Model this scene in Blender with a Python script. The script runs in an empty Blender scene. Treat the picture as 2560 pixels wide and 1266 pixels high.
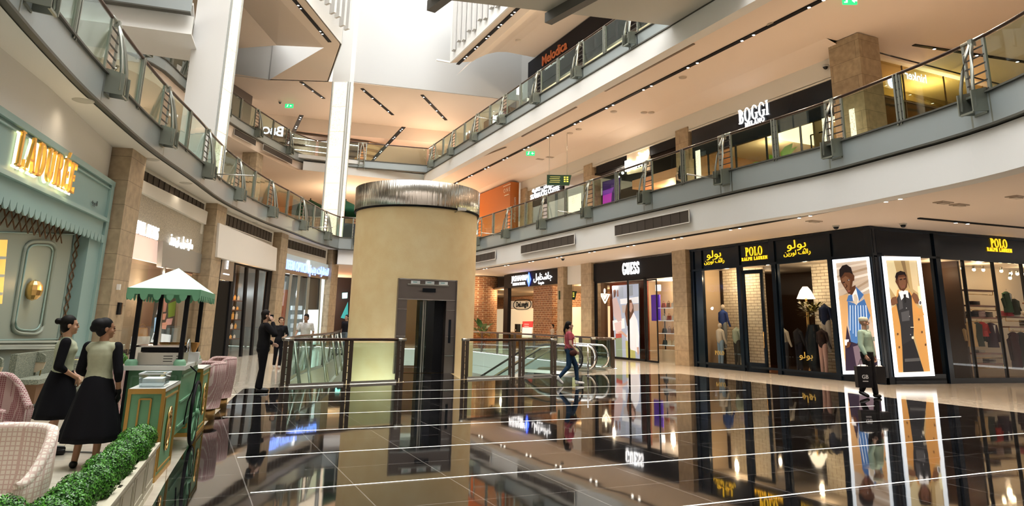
import bpy, bmesh, math, random
from mathutils import Vector, Matrix
random.seed(7)
PI = math.pi
SC = bpy.context.scene
COL = SC.collection
# ---------------------------------------------------------------- camera
FPX, PPY, PITCH, ROLL, YAW, EYE = 1715.0, 411.0, .2289, .0203, .43, 1.6
FW = Vector((math.sin(YAW)*math.cos(PITCH), math.cos(YAW)*math.cos(PITCH), math.sin(PITCH)))
_r = Vector((math.cos(YAW), -math.sin(YAW), 0)); _u = _r.cross(FW)
RT = _r*math.cos(ROLL)+_u*math.sin(ROLL); UP = _u*math.cos(ROLL)-_r*math.sin(ROLL)
cd = bpy.data.cameras.new('camera'); cam = bpy.data.objects.new('camera', cd); COL.objects.link(cam)
cam.matrix_world = Matrix(((RT.x, UP.x, -FW.x, 0), (RT.y, UP.y, -FW.y, 0), (RT.z, UP.z, -FW.z, EYE), (0, 0, 0, 1)))
cd.sensor_width = 36; cd.lens = FPX/2560*36; cd.shift_y = -(633-PPY)/2560; cd.clip_end = 400; cd.clip_start = .05
SC.camera = cam
# ---------------------------------------------------------------- world, exposure, sky light
SC.view_settings.view_transform = 'Standard'; SC.view_settings.look = 'None'
SC.view_settings.gamma = 1; SC.view_settings.exposure = 0.65
SC.view_settings.use_curve_mapping = False
SC.cycles.use_denoising = True
SC.cycles.max_bounces = 7; SC.cycles.diffuse_bounces = 3; SC.cycles.glossy_bounces = 4; SC.cycles.transparent_max_bounces = 24
SC.cycles.transmission_bounces = 2; SC.cycles.caustics_reflective = False; SC.cycles.caustics_refractive = False
SC.cycles.sample_clamp_indirect = 4; SC.cycles.blur_glossy = 0.5
W = bpy.data.worlds.new('sky'); SC.world = W; W.use_nodes = True
W.node_tree.nodes['Background'].inputs[0].default_value = (1, .99, .965, 1)
W.node_tree.nodes['Background'].inputs[1].default_value = 5.6
def area(name, loc, size, energy, col=(1, 1, 1), rot=(0, 0, 0), sy=None, spread=None):
    l = bpy.data.lights.new(name, 'AREA'); l.energy = energy; l.color = col; l.size = size
    if sy: l.shape = 'RECTANGLE'; l.size_y = sy
    if spread: l.spread = spread
    o = bpy.data.objects.new(name, l); COL.objects.link(o); o.location = loc; o.rotation_euler = rot
    return o
def point(name, loc, energy, col, r=.1):
    l = bpy.data.lights.new(name, 'POINT'); l.energy = energy; l.color = col; l.shadow_soft_size = r
    o = bpy.data.objects.new(name, l); COL.objects.link(o); o.location = loc; return o
def spot(name, loc, energy, col, ang=100, blend=.6, to=None, r=.06):
    l = bpy.data.lights.new(name, 'SPOT'); l.energy = energy; l.color = col; l.spot_size = math.radians(ang); l.spot_blend = blend
    l.shadow_soft_size = r
    o = bpy.data.objects.new(name, l); COL.objects.link(o); o.location = loc
    if to: o.rotation_euler = (Vector(to)-Vector(loc)).to_track_quat('-Z', 'Y').to_euler()
    return o
WARM = (1, .75, .54)
# ---------------------------------------------------------------- pixel rays
O3 = Vector((0, 0, EYE))
def ray(x, y): return (x-1280)/FPX*RT-(y-PPY)/FPX*UP+FW
def atz(x, y, z=0):
    d = ray(x, y); return O3+d*((z-EYE)/d.z)
def atx(x, y, X):
    d = ray(x, y); return O3+d*(X/d.x)
def atp(x, y, p0, n):
    d = ray(x, y); n = Vector(n); return O3+d*((Vector(p0)-O3).dot(n)/d.dot(n))
# ---------------------------------------------------------------- materials
MATS = {}
def mat(name, col=(.8, .8, .8), rough=.5, metal=0., emit=0., ecol=None, ior=None, noise=0., nscale=8., col2=None, bump=0., bscale=40., coat=0., alpha=None, stretch=None):
    if name in MATS: return MATS[name]
    m = bpy.data.materials.new(name); m.use_nodes = True; nt = m.node_tree; b = nt.nodes['Principled BSDF']
    b.inputs['Base Color'].default_value = (*col, 1); b.inputs['Roughness'].default_value = rough; b.inputs['Metallic'].default_value = metal
    if max(col) < .12 and rough >= .45 and metal < .2: b.inputs['Specular IOR Level'].default_value = .12
    elif max(col) < .05 and not ior: b.inputs['Specular IOR Level'].default_value = .3
    if ior: b.inputs['IOR'].default_value = ior
    if coat: b.inputs['Coat Weight'].default_value = coat
    if emit:
        b.inputs['Emission Color'].default_value = (*(ecol or col), 1); b.inputs['Emission Strength'].default_value = emit
    if noise or bump:
        tc = nt.nodes.new('ShaderNodeTexCoord'); src = tc.outputs['Object']
        if stretch:
            mp = nt.nodes.new('ShaderNodeMapping'); mp.inputs['Scale'].default_value = stretch; nt.links.new(src, mp.inputs[0]); src = mp.outputs[0]
    if noise or col2:
        n = nt.nodes.new('ShaderNodeTexNoise'); n.inputs['Scale'].default_value = nscale; n.inputs['Detail'].default_value = 6
        nt.links.new(src, n.inputs['Vector'])
        r = nt.nodes.new('ShaderNodeValToRGB'); c2 = col2 or tuple(c*(1-noise) for c in col)
        r.color_ramp.elements[0].position = .35; r.color_ramp.elements[0].color = (*c2, 1)
        r.color_ramp.elements[1].position = .65; r.color_ramp.elements[1].color = (*col, 1)
        nt.links.new(n.outputs[0], r.inputs[0]); nt.links.new(r.outputs[0], b.inputs['Base Color'])
    if bump:
        n2 = nt.nodes.new('ShaderNodeTexNoise'); n2.inputs['Scale'].default_value = bscale; nt.links.new(src, n2.inputs['Vector'])
        bp = nt.nodes.new('ShaderNodeBump'); bp.inputs['Strength'].default_value = bump; bp.inputs['Distance'].default_value = .02
        nt.links.new(n2.outputs[0], bp.inputs['Height']); nt.links.new(bp.outputs[0], b.inputs['Normal'])
    MATS[name] = m; return m
def brickmat(name, c1, c2, mortar, bw, rh, ms, rough=.6, axis='YZ', off=.5, bump=.4, noise=.25):
    if name in MATS: return MATS[name]
    m = bpy.data.materials.new(name); m.use_nodes = True; nt = m.node_tree; b = nt.nodes['Principled BSDF']; b.inputs['Roughness'].default_value = rough
    tc = nt.nodes.new('ShaderNodeTexCoord'); sp = nt.nodes.new('ShaderNodeSeparateXYZ'); cb = nt.nodes.new('ShaderNodeCombineXYZ')
    nt.links.new(tc.outputs['Object'], sp.inputs[0])
    if axis == 'YZ':
        ad = nt.nodes.new('ShaderNodeMath'); ad.operation = 'ADD'; nt.links.new(sp.outputs[0], ad.inputs[0]); nt.links.new(sp.outputs[1], ad.inputs[1])
        nt.links.new(ad.outputs[0], cb.inputs[0]); nt.links.new(sp.outputs[2], cb.inputs[1])
    else:
        nt.links.new(sp.outputs[0], cb.inputs[0]); nt.links.new(sp.outputs[1], cb.inputs[1])
    br = nt.nodes.new('ShaderNodeTexBrick'); br.offset = off
    br.inputs['Color1'].default_value = (*c1, 1); br.inputs['Color2'].default_value = (*c2, 1); br.inputs['Mortar'].default_value = (*mortar, 1)
    br.inputs['Scale'].default_value = 1; br.inputs['Mortar Size'].default_value = ms; br.inputs['Brick Width'].default_value = bw; br.inputs['Row Height'].default_value = rh
    nt.links.new(cb.outputs[0], br.inputs['Vector'])
    n = nt.nodes.new('ShaderNodeTexNoise'); n.inputs['Scale'].default_value = 5; n.inputs['Detail'].default_value = 8; nt.links.new(tc.outputs['Object'], n.inputs['Vector'])
    mr = nt.nodes.new('ShaderNodeMapRange'); mr.inputs[1].default_value = .3; mr.inputs[2].default_value = .7; mr.inputs[3].default_value = 1-noise; mr.inputs[4].default_value = 1+noise*.6
    nt.links.new(n.outputs[0], mr.inputs[0])
    vm = nt.nodes.new('ShaderNodeVectorMath'); vm.operation = 'SCALE'; nt.links.new(br.outputs[0], vm.inputs[0]); nt.links.new(mr.outputs[0], vm.inputs['Scale'])
    nt.links.new(vm.outputs[0], b.inputs['Base Color'])
    if bump:
        bp = nt.nodes.new('ShaderNodeBump'); bp.inputs['Strength'].default_value = bump; bp.inputs['Distance'].default_value = .01; bp.invert = True
        nt.links.new(br.outputs['Fac'], bp.inputs['Height']); nt.links.new(bp.outputs[0], b.inputs['Normal'])
    MATS[name] = m; return m
def glassmat(name, tint=(.9, .97, .95), refl=1.0, ior=1.5, base=0.0):
    if name in MATS: return MATS[name]
    m = bpy.data.materials.new(name); m.use_nodes = True; nt = m.node_tree; nt.nodes.remove(nt.nodes['Principled BSDF'])
    t = nt.nodes.new('ShaderNodeBsdfTransparent'); t.inputs[0].default_value = (*tint, 1)
    g = nt.nodes.new('ShaderNodeBsdfGlossy'); g.inputs['Roughness'].default_value = .0; g.inputs[0].default_value = (refl, refl, refl, 1)
    f = nt.nodes.new('ShaderNodeLayerWeight'); f.inputs[0].default_value = .5
    pw = nt.nodes.new('ShaderNodeMath'); pw.operation = 'POWER'; pw.inputs[1].default_value = 5; nt.links.new(f.outputs['Facing'], pw.inputs[0])
    a = nt.nodes.new('ShaderNodeMath'); a.operation = 'MULTIPLY_ADD'; a.inputs[1].default_value = .9; a.inputs[2].default_value = ((ior-1)/(ior+1))**2*.6+base; nt.links.new(pw.outputs[0], a.inputs[0]); a.use_clamp = True
    mx = nt.nodes.new('ShaderNodeMixShader'); nt.links.new(a.outputs[0], mx.inputs[0]); nt.links.new(t.outputs[0], mx.inputs[1]); nt.links.new(g.outputs[0], mx.inputs[2])
    nt.links.new(mx.outputs[0], nt.nodes['Material Output'].inputs[0]); MATS[name] = m; return m
WHITE = mat('white_paint', (.84, .84, .82), .6)
CEIL = mat('ceiling_warm_tint', (.90, .78, .68), .7)  # beige cast of the warm light put into the ceiling colour
GREYM = mat('grey_fascia_metal', (.36, .41, .42), .38, .35)
SOFF = mat('soffit_paint', (.80, .77, .71), .7)
DGREY = mat('dark_grille', (.09, .08, .075), .6)
BLACK = mat('black_lacquer', (.006, .010, .016), .22)
BLKM = mat('black_matte', (.012, .012, .014), .6)
STEEL = mat('brushed_steel', (.50, .50, .46), .32, .95, bump=.05, bscale=200)
POSTM = mat('greenish_steel_post', (.36, .38, .34), .38, .8)
CHROME = mat('chrome', (.75, .75, .75), .12, 1)
WOODR = mat('dark_wood_rail', (.035, .014, .008), .35, coat=.3)
GLASS = glassmat('balustrade_glass', (.80, .90, .86), .9)
SGLASS = glassmat('shop_glass', (.93, .95, .95), .8, 1.45)
TRAV = brickmat('travertine', (.44, .34, .22), (.38, .29, .19), (.17, .13, .085), 1.9, .62, .006, .45, bump=.3, noise=.22)
EMW = mat('lamp_white', (1, .93, .82), .5, emit=6)
EMC = mat('sign_white', (1, 1, 1), .5, emit=1.15)
GOLD = mat('polished_gold', (.83, .53, .2), .25, 1)
# ---------------------------------------------------------------- mesh builder
class MB:
    def __init__(s): s.v = []; s.f = []; s.m = []; s.sm = []
    def add(s, vs, fs, mi=0, smooth=False):
        o = len(s.v); s.v += [tuple(v) for v in vs]
        for f in fs: s.f.append([i+o for i in f]); s.m.append(mi); s.sm.append(smooth)
        return s
    def box(s, c, d, rz=0, mi=0):
        x, y, z = [q/2 for q in d]; cs, sn = math.cos(rz), math.sin(rz)
        vs = [(c[0]+a*x*cs-b*y*sn, c[1]+a*x*sn+b*y*cs, c[2]+e*z) for a in (-1, 1) for b in (-1, 1) for e in (-1, 1)]
        return s.add(vs, [(0, 1, 3, 2), (4, 6, 7, 5), (0, 4, 5, 1), (2, 3, 7, 6), (0, 2, 6, 4), (1, 5, 7, 3)], mi)
    def b2(s, x0, x1, y0, y1, z0, z1, mi=0): return s.box(((x0+x1)/2, (y0+y1)/2, (z0+z1)/2), (abs(x1-x0), abs(y1-y0), abs(z1-z0)), 0, mi)
    def bar(s, p, q, w, h=None, mi=0, up=(0, 0, 1)):
        p, q = Vector(p), Vector(q); h = h or w; d = (q-p).normalized(); u = Vector(up)
        if abs(d.dot(u)) > .99: u = Vector((0, 1, 0))
        a = d.cross(u).normalized()*w/2; b = a.cross(d).normalized()*h/2
        vs = [e+i*a+j*b for e in (p, q) for i in (-1, 1) for j in (-1, 1)]
        return s.add(vs, [(0, 1, 3, 2), (4, 6, 7, 5), (0, 4, 5, 1), (2, 3, 7, 6), (0, 2, 6, 4), (1, 5, 7, 3)], mi)
    def wall(s, p, q, z0, z1, t=.1, mi=0):   # vertical slab between two plan points
        d = Vector((q[0]-p[0], q[1]-p[1])); L = d.length
        return s.box(((p[0]+q[0])/2, (p[1]+q[1])/2, (z0+z1)/2), (L, t, z1-z0), math.atan2(d.y, d.x), mi)
    def tube(s, pts, r, n=8, mi=0, cap=True):
        pts = [Vector(p) for p in pts]; rr = r if isinstance(r, (list, tuple)) else [r]*len(pts); vs = []; fs = []
        for i, p in enumerate(pts):
            d = (pts[min(i+1, len(pts)-1)]-pts[max(i-1, 0)]).normalized(); u = Vector((0, 0, 1)) if abs(d.z) < .95 else Vector((1, 0, 0))
            a = d.cross(u).normalized(); b = a.cross(d)
            vs += [p+rr[i]*(math.cos(2*PI*k/n)*a+math.sin(2*PI*k/n)*b) for k in range(n)]
        for i in range(len(pts)-1):
            for k in range(n): fs.append((i*n+k, i*n+(k+1) % n, (i+1)*n+(k+1) % n, (i+1)*n+k))
        if cap: fs.append(tuple(range(n))[::-1]); fs.append(tuple((len(pts)-1)*n+k for k in range(n)))
        return s.add(vs, fs, mi, True)
    def lathe(s, prof, c=(0, 0, 0), n=24, mi=0, a0=0, a1=2*PI, sx=1, sy=1, wob=None):
        full = abs(a1-a0-2*PI) < 1e-4; k = n if full else n+1; vs = []; fs = []
        for r, z in prof:
            for i in range(k):
                a = a0+(a1-a0)*i/n; w = wob(a, z) if wob else 1
                vs.append((c[0]+r*w*math.cos(a)*sx, c[1]+r*w*math.sin(a)*sy, c[2]+z))
        for j in range(len(prof)-1):
            for i in range(n): fs.append((j*k+i, j*k+(i+1) % k, (j+1)*k+(i+1) % k, (j+1)*k+i))
        return s.add(vs, fs, mi, True)
    def sph(s, c, r, n=12, mi=0):
        rx, ry, rz = r if isinstance(r, (tuple, list)) else (r, r, r)
        return s.lathe([(max(1e-4, math.sin(PI*j/n)), -math.cos(PI*j/n)*rz) for j in range(n+1)], c, n*2 if n < 12 else 20, mi, sx=rx, sy=ry)
    def cap(s, p, q, r1, r2, n=12, mi=0):    # tapered capsule
        p, q = Vector(p), Vector(q); d = (q-p); L = d.length or 1e-6; d /= L; pts = []; rr = []
        for k in range(5): a = PI/2*(1-k/4); pts.append(p-d*r1*math.sin(a)); rr.append(max(1e-4, r1*math.cos(a)))
        for k in range(5): a = PI/2*k/4; pts.append(q+d*r2*math.sin(a)); rr.append(max(1e-4, r2*math.cos(a)))
        u = Vector((0, 0, 1)) if abs(d.z) < .95 else Vector((1, 0, 0)); a = d.cross(u).normalized(); b = a.cross(d); vs = []; fs = []
        for p_, r_ in zip(pts, rr): vs += [p_+r_*(math.cos(2*PI*k/n)*a+math.sin(2*PI*k/n)*b) for k in range(n)]
        for i in range(9):
            for k in range(n): fs.append((i*n+k, i*n+(k+1) % n, (i+1)*n+(k+1) % n, (i+1)*n+k))
        fs.append(tuple(range(n))[::-1]); fs.append(tuple(9*n+k for k in range(n)))
        return s.add(vs, fs, mi, True)
    def prism(s, poly, z0, z1, mi=0):
        n = len(poly); vs = [(p[0], p[1], z0) for p in poly]+[(p[0], p[1], z1) for p in poly]
        return s.add(vs, [tuple(range(n))[::-1], tuple(range(n, 2*n))]+[(i, (i+1) % n, n+(i+1) % n, n+i) for i in range(n)], mi)
    def plate(s, poly, n, t, mi=0):         # polygon of 3D points thickened along n
        n = Vector(n).normalized()*t; k = len(poly); a = [Vector(p) for p in poly]
        return s.add(a+[p+n for p in a], [tuple(range(k))[::-1], tuple(range(k, 2*k))]+[(i, (i+1) % k, k+(i+1) % k, k+i) for i in range(k)], mi)
    def sweep(s, path, prof, mi=0, closed=False, smooth=False):   # profile (offset to the left of the path, z) along a plan path
        P = [Vector(p[:2]) for p in path]; vs = []; fs = []; k = len(prof)
        for i, p in enumerate(P):
            a = (P[i]-P[i-1]).normalized() if i else None; b = (P[i+1]-P[i]).normalized() if i < len(P)-1 else None
            if a is None: a = b
            if b is None: b = a
            na, nb = Vector((-a.y, a.x)), Vector((-b.y, b.x)); n = (na+nb).normalized(); n /= max(.3, n.dot(na))
            vs += [(p.x+n.x*o, p.y+n.y*o, z) for o, z in prof]
        kk = k if closed else k-1
        for i in range(len(P)-1):
            for j in range(kk): fs.append((i*k+j, i*k+(j+1) % k, (i+1)*k+(j+1) % k, (i+1)*k+j))
        if closed: fs += [tuple(range(k)), tuple((len(P)-1)*k+j for j in range(k))[::-1]]
        return s.add(vs, fs, mi, smooth)
    def ribbon(s, A, B, mi=0):               # surface between two point rows
        n = len(A); return s.add(list(A)+list(B), [(i, i+1, n+i+1, n+i) for i in range(n-1)], mi)
    def build(s, name, mats, parent=None, world=False, smooth=None, loc=None):
        me = bpy.data.meshes.new(name); v = s.v
        if world and parent:
            off = Vector((0, 0, 0)); q = parent
            while q: off += q.location; q = q.parent
            v = [tuple(Vector(a)-off) for a in v]
        me.from_pydata(v, [], s.f)
        for m in (mats if isinstance(mats, (list, tuple)) else [mats]): me.materials.append(m)
        me.polygons.foreach_set('material_index', s.m)
        me.polygons.foreach_set('use_smooth', s.sm if smooth is None else [smooth]*len(s.f))
        me.validate(); me.update()
        o = bpy.data.objects.new(name, me); COL.objects.link(o)
        if parent: o.parent = parent
        if loc: o.location = loc
        return o
def recalc(o):
    b = bmesh.new(); b.from_mesh(o.data); bmesh.ops.recalc_face_normals(b, faces=b.faces); b.to_mesh(o.data); b.free(); return o
def tag(o, label, cat, group=None, kind=None):
    o['label'] = label; o['category'] = cat
    if group: o['group'] = group
    if kind: o['kind'] = kind
    return o
def thing(name, label, cat, loc=(0, 0, 0), rz=0, group=None):
    o = bpy.data.objects.new(name, None); COL.objects.link(o); o.location = loc; o.rotation_euler = (0, 0, rz); o.empty_display_size = .1
    return tag(o, label, cat, group)
def struct(mb, name, mats, parent=None):
    o = mb.build(name, mats, parent)
    if not parent: o['kind'] = 'structure'
    return o
def dup(root, loc, rz=0, label=None, group=None, sc=None):
    def cp(o, par):
        c = o.copy(); COL.objects.link(c); c.parent = par
        for ch in KIDS.get(o.name, list(o.children)): cp(ch, c)
        return c
    r = cp(root, None); r.location = loc; r.rotation_euler = (0, 0, rz)
    if sc: r.scale = (sc, sc, sc) if not isinstance(sc, tuple) else sc
    if label: r['label'] = label
    if group: r['group'] = group
    return r
KIDS = {}
def offs(path, d):
    P = [Vector(p[:2]) for p in path]; out = []
    for i, p in enumerate(P):
        a = (P[i]-P[i-1]).normalized() if i else (P[1]-P[0]).normalized(); b = (P[i+1]-P[i]).normalized() if i < len(P)-1 else a
        n = (Vector((-a.y, a.x))+Vector((-b.y, b.x))).normalized(); out.append((p.x+n.x*d, p.y+n.y*d))
    return out
def dens(path, step=.6):                     # catmull-rom resample of a plan path
    P = [Vector(p[:2]) for p in path]; P = [2*P[0]-P[1]]+P+[2*P[-1]-P[-2]]; out = []
    for i in range(1, len(P)-2):
        n = max(1, int((P[i+1]-P[i]).length/step))
        for k in range(n):
            t = k/n; a, b, c, d = P[i-1], P[i], P[i+1], P[i+2]
            out.append(tuple(.5*((2*b)+(c-a)*t+(2*a-5*b+4*c-d)*t*t+(3*b-a-3*c+d)*t**3)))
    out.append(tuple(P[-2])); return out
# ---------------------------------------------------------------- lettering
def text(s, size, m, parent=None, name='lettering', depth=.03, loc=(0, 0, 0), right=(1, 0, 0), up=(0, 0, 1), align='CENTER', sx=1., off=0., world=False, bold=0., space=1.):
    c = bpy.data.curves.new('t', 'FONT'); c.body = s; c.size = size; c.extrude = depth/2; c.align_x = align; c.align_y = 'CENTER'; c.offset = bold; c.resolution_u = 3; c.space_character = space
    o = bpy.data.objects.new('t', c); COL.objects.link(o); bpy.context.view_layer.update()
    me = bpy.data.meshes.new_from_object(o.evaluated_get(bpy.context.evaluated_depsgraph_get())); bpy.data.objects.remove(o); bpy.data.curves.remove(c)
    return _place(me, m, parent, name, loc, right, up, sx, world)
def _place(me, m, parent, name, loc, right, up, sx, world):
    R = Vector(right).normalized(); U = Vector(up).normalized(); N = R.cross(U)
    off = Vector((0, 0, 0))
    if world and parent:
        q = parent
        while q: off += q.location; q = q.parent
    L = Vector(loc)-off
    for v in me.vertices: a = v.co.copy(); v.co = L+R*a.x*sx+U*a.y+N*a.z
    me.materials.clear(); me.materials.append(m); me.name = name
    o = bpy.data.objects.new(name, me); COL.objects.link(o)
    if parent: o.parent = parent
    return o
# serif capitals drawn from stems, hairlines, bowls and serifs; unit height 1
def _ring(cx, cy, rx, ry, tw, th, a0=0, a1=360, n=22):
    out = []; a0, a1 = math.radians(a0), math.radians(a1)
    o = [(cx+rx*math.cos(a0+(a1-a0)*i/n), cy+ry*math.sin(a0+(a1-a0)*i/n)) for i in range(n+1)]
    q = [(cx+(rx-tw)*math.cos(a0+(a1-a0)*i/n), cy+(ry-th)*math.sin(a0+(a1-a0)*i/n)) for i in range(n+1)]
    return [[o[i], o[i+1], q[i+1], q[i]] for i in range(n)]
def _r(x0, y0, x1, y1): return [(x0, y0), (x1, y0), (x1, y1), (x0, y1)]
def _d(x0, y0, x1, y1, w): return [(x0-w/2, y0), (x0+w/2, y0), (x1+w/2, y1), (x1-w/2, y1)]
S_, H_ = .15, .06
def _stem(x, y0=0, y1=1, b=1, t=1, w=S_):
    r = [_r(x-w/2, y0, x+w/2, y1)]
    if b: r.append(_r(x-w/2-.09, y0, x+w/2+.09, y0+.05))
    if t: r.append(_r(x-w/2-.09, y1-.05, x+w/2+.09, y1))
    return r
GLY = {
 'A': (.8, [_d(.13, 0, .42, 1, H_), _d(.68, 0, .40, 1, S_), _r(.24, .3, .6, .36), _r(0, 0, .28, .05), _r(.52, 0, .84, .05)]),
 'B': (.68, _stem(.18)+_ring(.3, .75, .28, .25, S_, H_, -90, 90)+_ring(.3, .26, .34, .28, S_, H_, -90, 90)+[_r(.2, .94, .3, 1), _r(.2, 0, .3, .06), _r(.2, .5, .3, .55)]),
 'D': (.8, _stem(.18)+_ring(.32, .5, .42, .5, S_, H_, -90, 90)+[_r(.2, .94, .32, 1), _r(.2, 0, .32, .06)]),
 'E': (.66, _stem(.18)+[_r(.2, .95, .58, 1), _r(.2, 0, .62, .05), _r(.2, .48, .48, .54), _r(.54, .8, .58, 1), _r(.57, 0, .62, .22), _r(.45, .4, .49, .62)]),
 'G': (.84, _ring(.43, .5, .4, .52, S_, H_, 40, 320)+_stem(.68, .05, .45, 0, 1, .15)+[_r(.68, .7, .72, .95)]),
 'H': (.86, _stem(.18)+_stem(.66)+[_r(.2, .48, .64, .54)]),
 'I': (.38, _stem(.18)),
 'J': (.5, _stem(.3, .2, 1, 0, 1)+_ring(.17, .22, .215, .24, S_, H_, 180, 360)),
 'L': (.64, _stem(.18)+[_r(.2, 0, .6, .05), _r(.55, 0, .6, .26)]),
 'M': (.98, _stem(.14, w=.07)+_stem(.8)+[_d(.47, 0, .2, 1, .15), _d(.47, 0, .74, 1, .07)]),
 'N': (.86, _stem(.14, w=.07)+_stem(.7, w=.07, b=0)+[_d(.68, 0, .2, 1, .16)]),
 'O': (.86, _ring(.42, .5, .4, .52, S_, H_)),
 'P': (.66, _stem(.18)+_ring(.3, .72, .32, .28, S_, H_, -90, 90)+[_r(.2, .94, .3, 1), _r(.2, .44, .3, .5)]),
 'R': (.76, _stem(.18)+_ring(.3, .74, .3, .26, S_, H_, -90, 90)+[_r(.2, .94, .3, 1), _r(.2, .48, .3, .54), _d(.62, 0, .36, .5, .16), _r(.55, 0, .76, .05)]),
 'S': (.6, _ring(.29, .74, .25, .28, .11, H_*1.2, 20, 265)+_ring(.29, .27, .27, .29, .12, H_*1.2, -160, 90)+[_r(.50, .7, .54, .92), _r(.03, .1, .07, .34)]),
 'U': (.82, _stem(.18, .3, 1, 0)+_stem(.64, .3, 1, 0, w=.07)+_ring(.39, .32, .295, .34, .17, .09, 180, 360)), ' ': (.4, [])}
def serif(s, h, m, parent=None, name='lettering', depth=.04, loc=(0, 0, 0), right=(1, 0, 0), up=(0, 0, 1), sx=1., world=False, gap=.12):
    mb = MB(); x = 0; acc = []
    for ch in s:
        k = 'E' if ch == 'É' else ch; w, polys = GLY[k]
        for p in polys: acc.append([(x+a, b) for a, b in p])
        if ch == 'É': acc.append([(x+.28, 1.05), (x+.34, 1.05), (x+.5, 1.25), (x+.38, 1.25)])
        x += w+gap
    for p in acc:
        q = [((a-x/2)*h, (b-.5)*h) for a, b in p]; n = len(q)
        mb.add([(a, b, depth/2) for a, b in q]+[(a, b, -depth/2) for a, b in q], [tuple(range(n)), tuple(range(n, 2*n))[::-1]]+[(i, n+i, n+(i+1) % n, (i+1) % n) for i in range(n)])
    me = bpy.data.meshes.new(name); me.from_pydata(mb.v, [], mb.f); me.update()
    return _place(me, m, parent, name, loc, right, up, sx, world)
# ================================================================ STRUCTURE
ZF1, ZF2 = 6.5, 12.45
LP = dens([(-3.3, 3), (-3.05, 8), (-2.82, 10.9), (-2.48, 13.65), (-2.14, 15.73), (-1.35, 19.6), (-.35, 23.3), (.82, 27.65), (2.6, 32.2), (4.4, 35.8), (6.5, 40.2), (7.95, 42.45)], .7)
RP = [(15.42, 42.5), (15.42, 16.5)]+dens([(15.42, 16), (15.5, 13.2), (15.3, 11.2), (14.95, 8.9), (14.2, 6.9), (12.8, 4.6), (10.5, 2.5), (7, .8)], .6)
# floor: black granite with joints, cream tile either side
def floor_mat():
    m = mat('black_granite', (.006, .006, .007), .035, ior=1.75); nt = m.node_tree; b = nt.nodes['Principled BSDF']
    tc = nt.nodes.new('ShaderNodeTexCoord'); mp = nt.nodes.new('ShaderNodeMapping'); mp.inputs['Location'].default_value = (.28, .15, 0); nt.links.new(tc.outputs['Object'], mp.inputs[0])
    br = nt.nodes.new('ShaderNodeTexBrick'); br.offset = 0; br.inputs['Scale'].default_value = 1; br.inputs['Mortar Size'].default_value = .006; br.inputs['Brick Width'].default_value = 1.0; br.inputs['Row Height'].default_value = .935
    br.inputs['Color1'].default_value = (.005, .005, .006, 1); br.inputs['Color2'].default_value = (.008, .008, .009, 1); br.inputs['Mortar'].default_value = (.16, .15, .14, 1)
    nt.links.new(mp.outputs[0], br.inputs[0]); nt.links.new(br.outputs[0], b.inputs['Base Color'])
    n = nt.nodes.new('ShaderNodeTexNoise'); n.inputs['Scale'].default_value = .9; nt.links.new(tc.outputs['Object'], n.inputs[0])
    bp = nt.nodes.new('ShaderNodeBump'); bp.inputs['Strength'].default_value = .05; bp.inputs['Distance'].default_value = .03; nt.links.new(n.outputs[0], bp.inputs['Height']); nt.links.new(bp.outputs[0], b.inputs['Normal'])
    return m
BG = floor_mat()
CREAM = brickmat('cream_marble', (.66, .60, .50), (.60, .54, .44), (.33, .27, .2), 1.2, 1.2, .004, .1, axis='XY', off=0, bump=0, noise=.14)
CREAM.node_tree.nodes['Principled BSDF'].inputs['IOR'].default_value = 1.6
BND = dens([(-1.0, -2), (-.35, 4), (-.08, 7.17), (.07, 8.83), (.38, 11.6), (.84, 14.56), (1.57, 18.67), (2.92, 24.88), (5.2, 30.5), (8, 36)], .8)
VOID = [(2.25, 18.05), (11.1, 20.35), (13.9, 22.9), (15.4, 23.4), (15.4, 42.3), (8.6, 42.3), (7.0, 35.0), (4.85, 26.6), (3.3, 22.3)]
mb = MB(); nb = [p for p in BND if p[1] < 17.6]
ring = [(16.1, -2), (16.1, 20.5), (11.6, 20.5), (11.1, 20.35), (2.25, 18.05), (1.42, 17.9)]
mb.add([(x, y, 0) for x, y in list(nb)+ring[::-1]], [tuple(range(len(nb)+len(ring)))][::1])
fl = recalc(struct(mb, 'floor', BG))
mb = MB(); L = [p for p in BND if p[1] < 17.6]
mb.ribbon([(-14, y, 0) for x, y in L], [(x, y, 0) for x, y in L]); mb.add([(-14, L[-1][1], 0), (*L[-1], 0), (1.42, 17.9, 0), (2.25, 18.05, 0), (3.3, 22.3, 0), (4.85, 26.6, 0), (7, 35, 0), (8.6, 42.3, 0), (8.6, 66, 0), (-14, 66, 0)], [tuple(range(10))])
mb.add([(8.6, 42.3, 0), (15.4, 42.3, 0), (15.4, 66, 0), (8.6, 66, 0)], [(0, 1, 2, 3)])
mb.add([(15.4, 66, 0), (15.4, 23.4, 0), (13.9, 22.9, 0), (11.1, 20.35, 0), (11.6, 20.5, 0), (16.1, 20.5, 0), (34, 20.5, 0), (34, 66, 0)], [tuple(range(8))])
mb.add([(16.1, -2, 0), (34, -2, 0), (34, 20.5, 0), (16.1, 20.5, 0)], [(0, 1, 2, 3)])
recalc(struct(mb, 'floor', CREAM))
mb = MB()                                  # slab edge round the opening and the level below
n = len(VOID); GW = mat('void_fascia', (.45, .47, .45), .5)
for i in range(n):
    p, q = VOID[i], VOID[(i+1) % n]; mb.wall(p, q, -.75, -.02, .06)
    mb.wall(p, q, -1.15, -.75, .3)
struct(mb, 'wall_opening_edge', GW)
mb = MB(); mb.b2(-2, 24, 10, 50, -6.6, -6.5); struct(mb, 'floor', mat('lower_floor', (.22, .2, .17), .12))
mb = MB(); mb.wall((-2, 44), (24, 44), -6.5, -1.2); mb.wall((17, 10), (17, 50), -6.5, -1.2); struct(mb, 'wall_lower_level', mat('lower_wall', (.3, .27, .24), .5))
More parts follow.
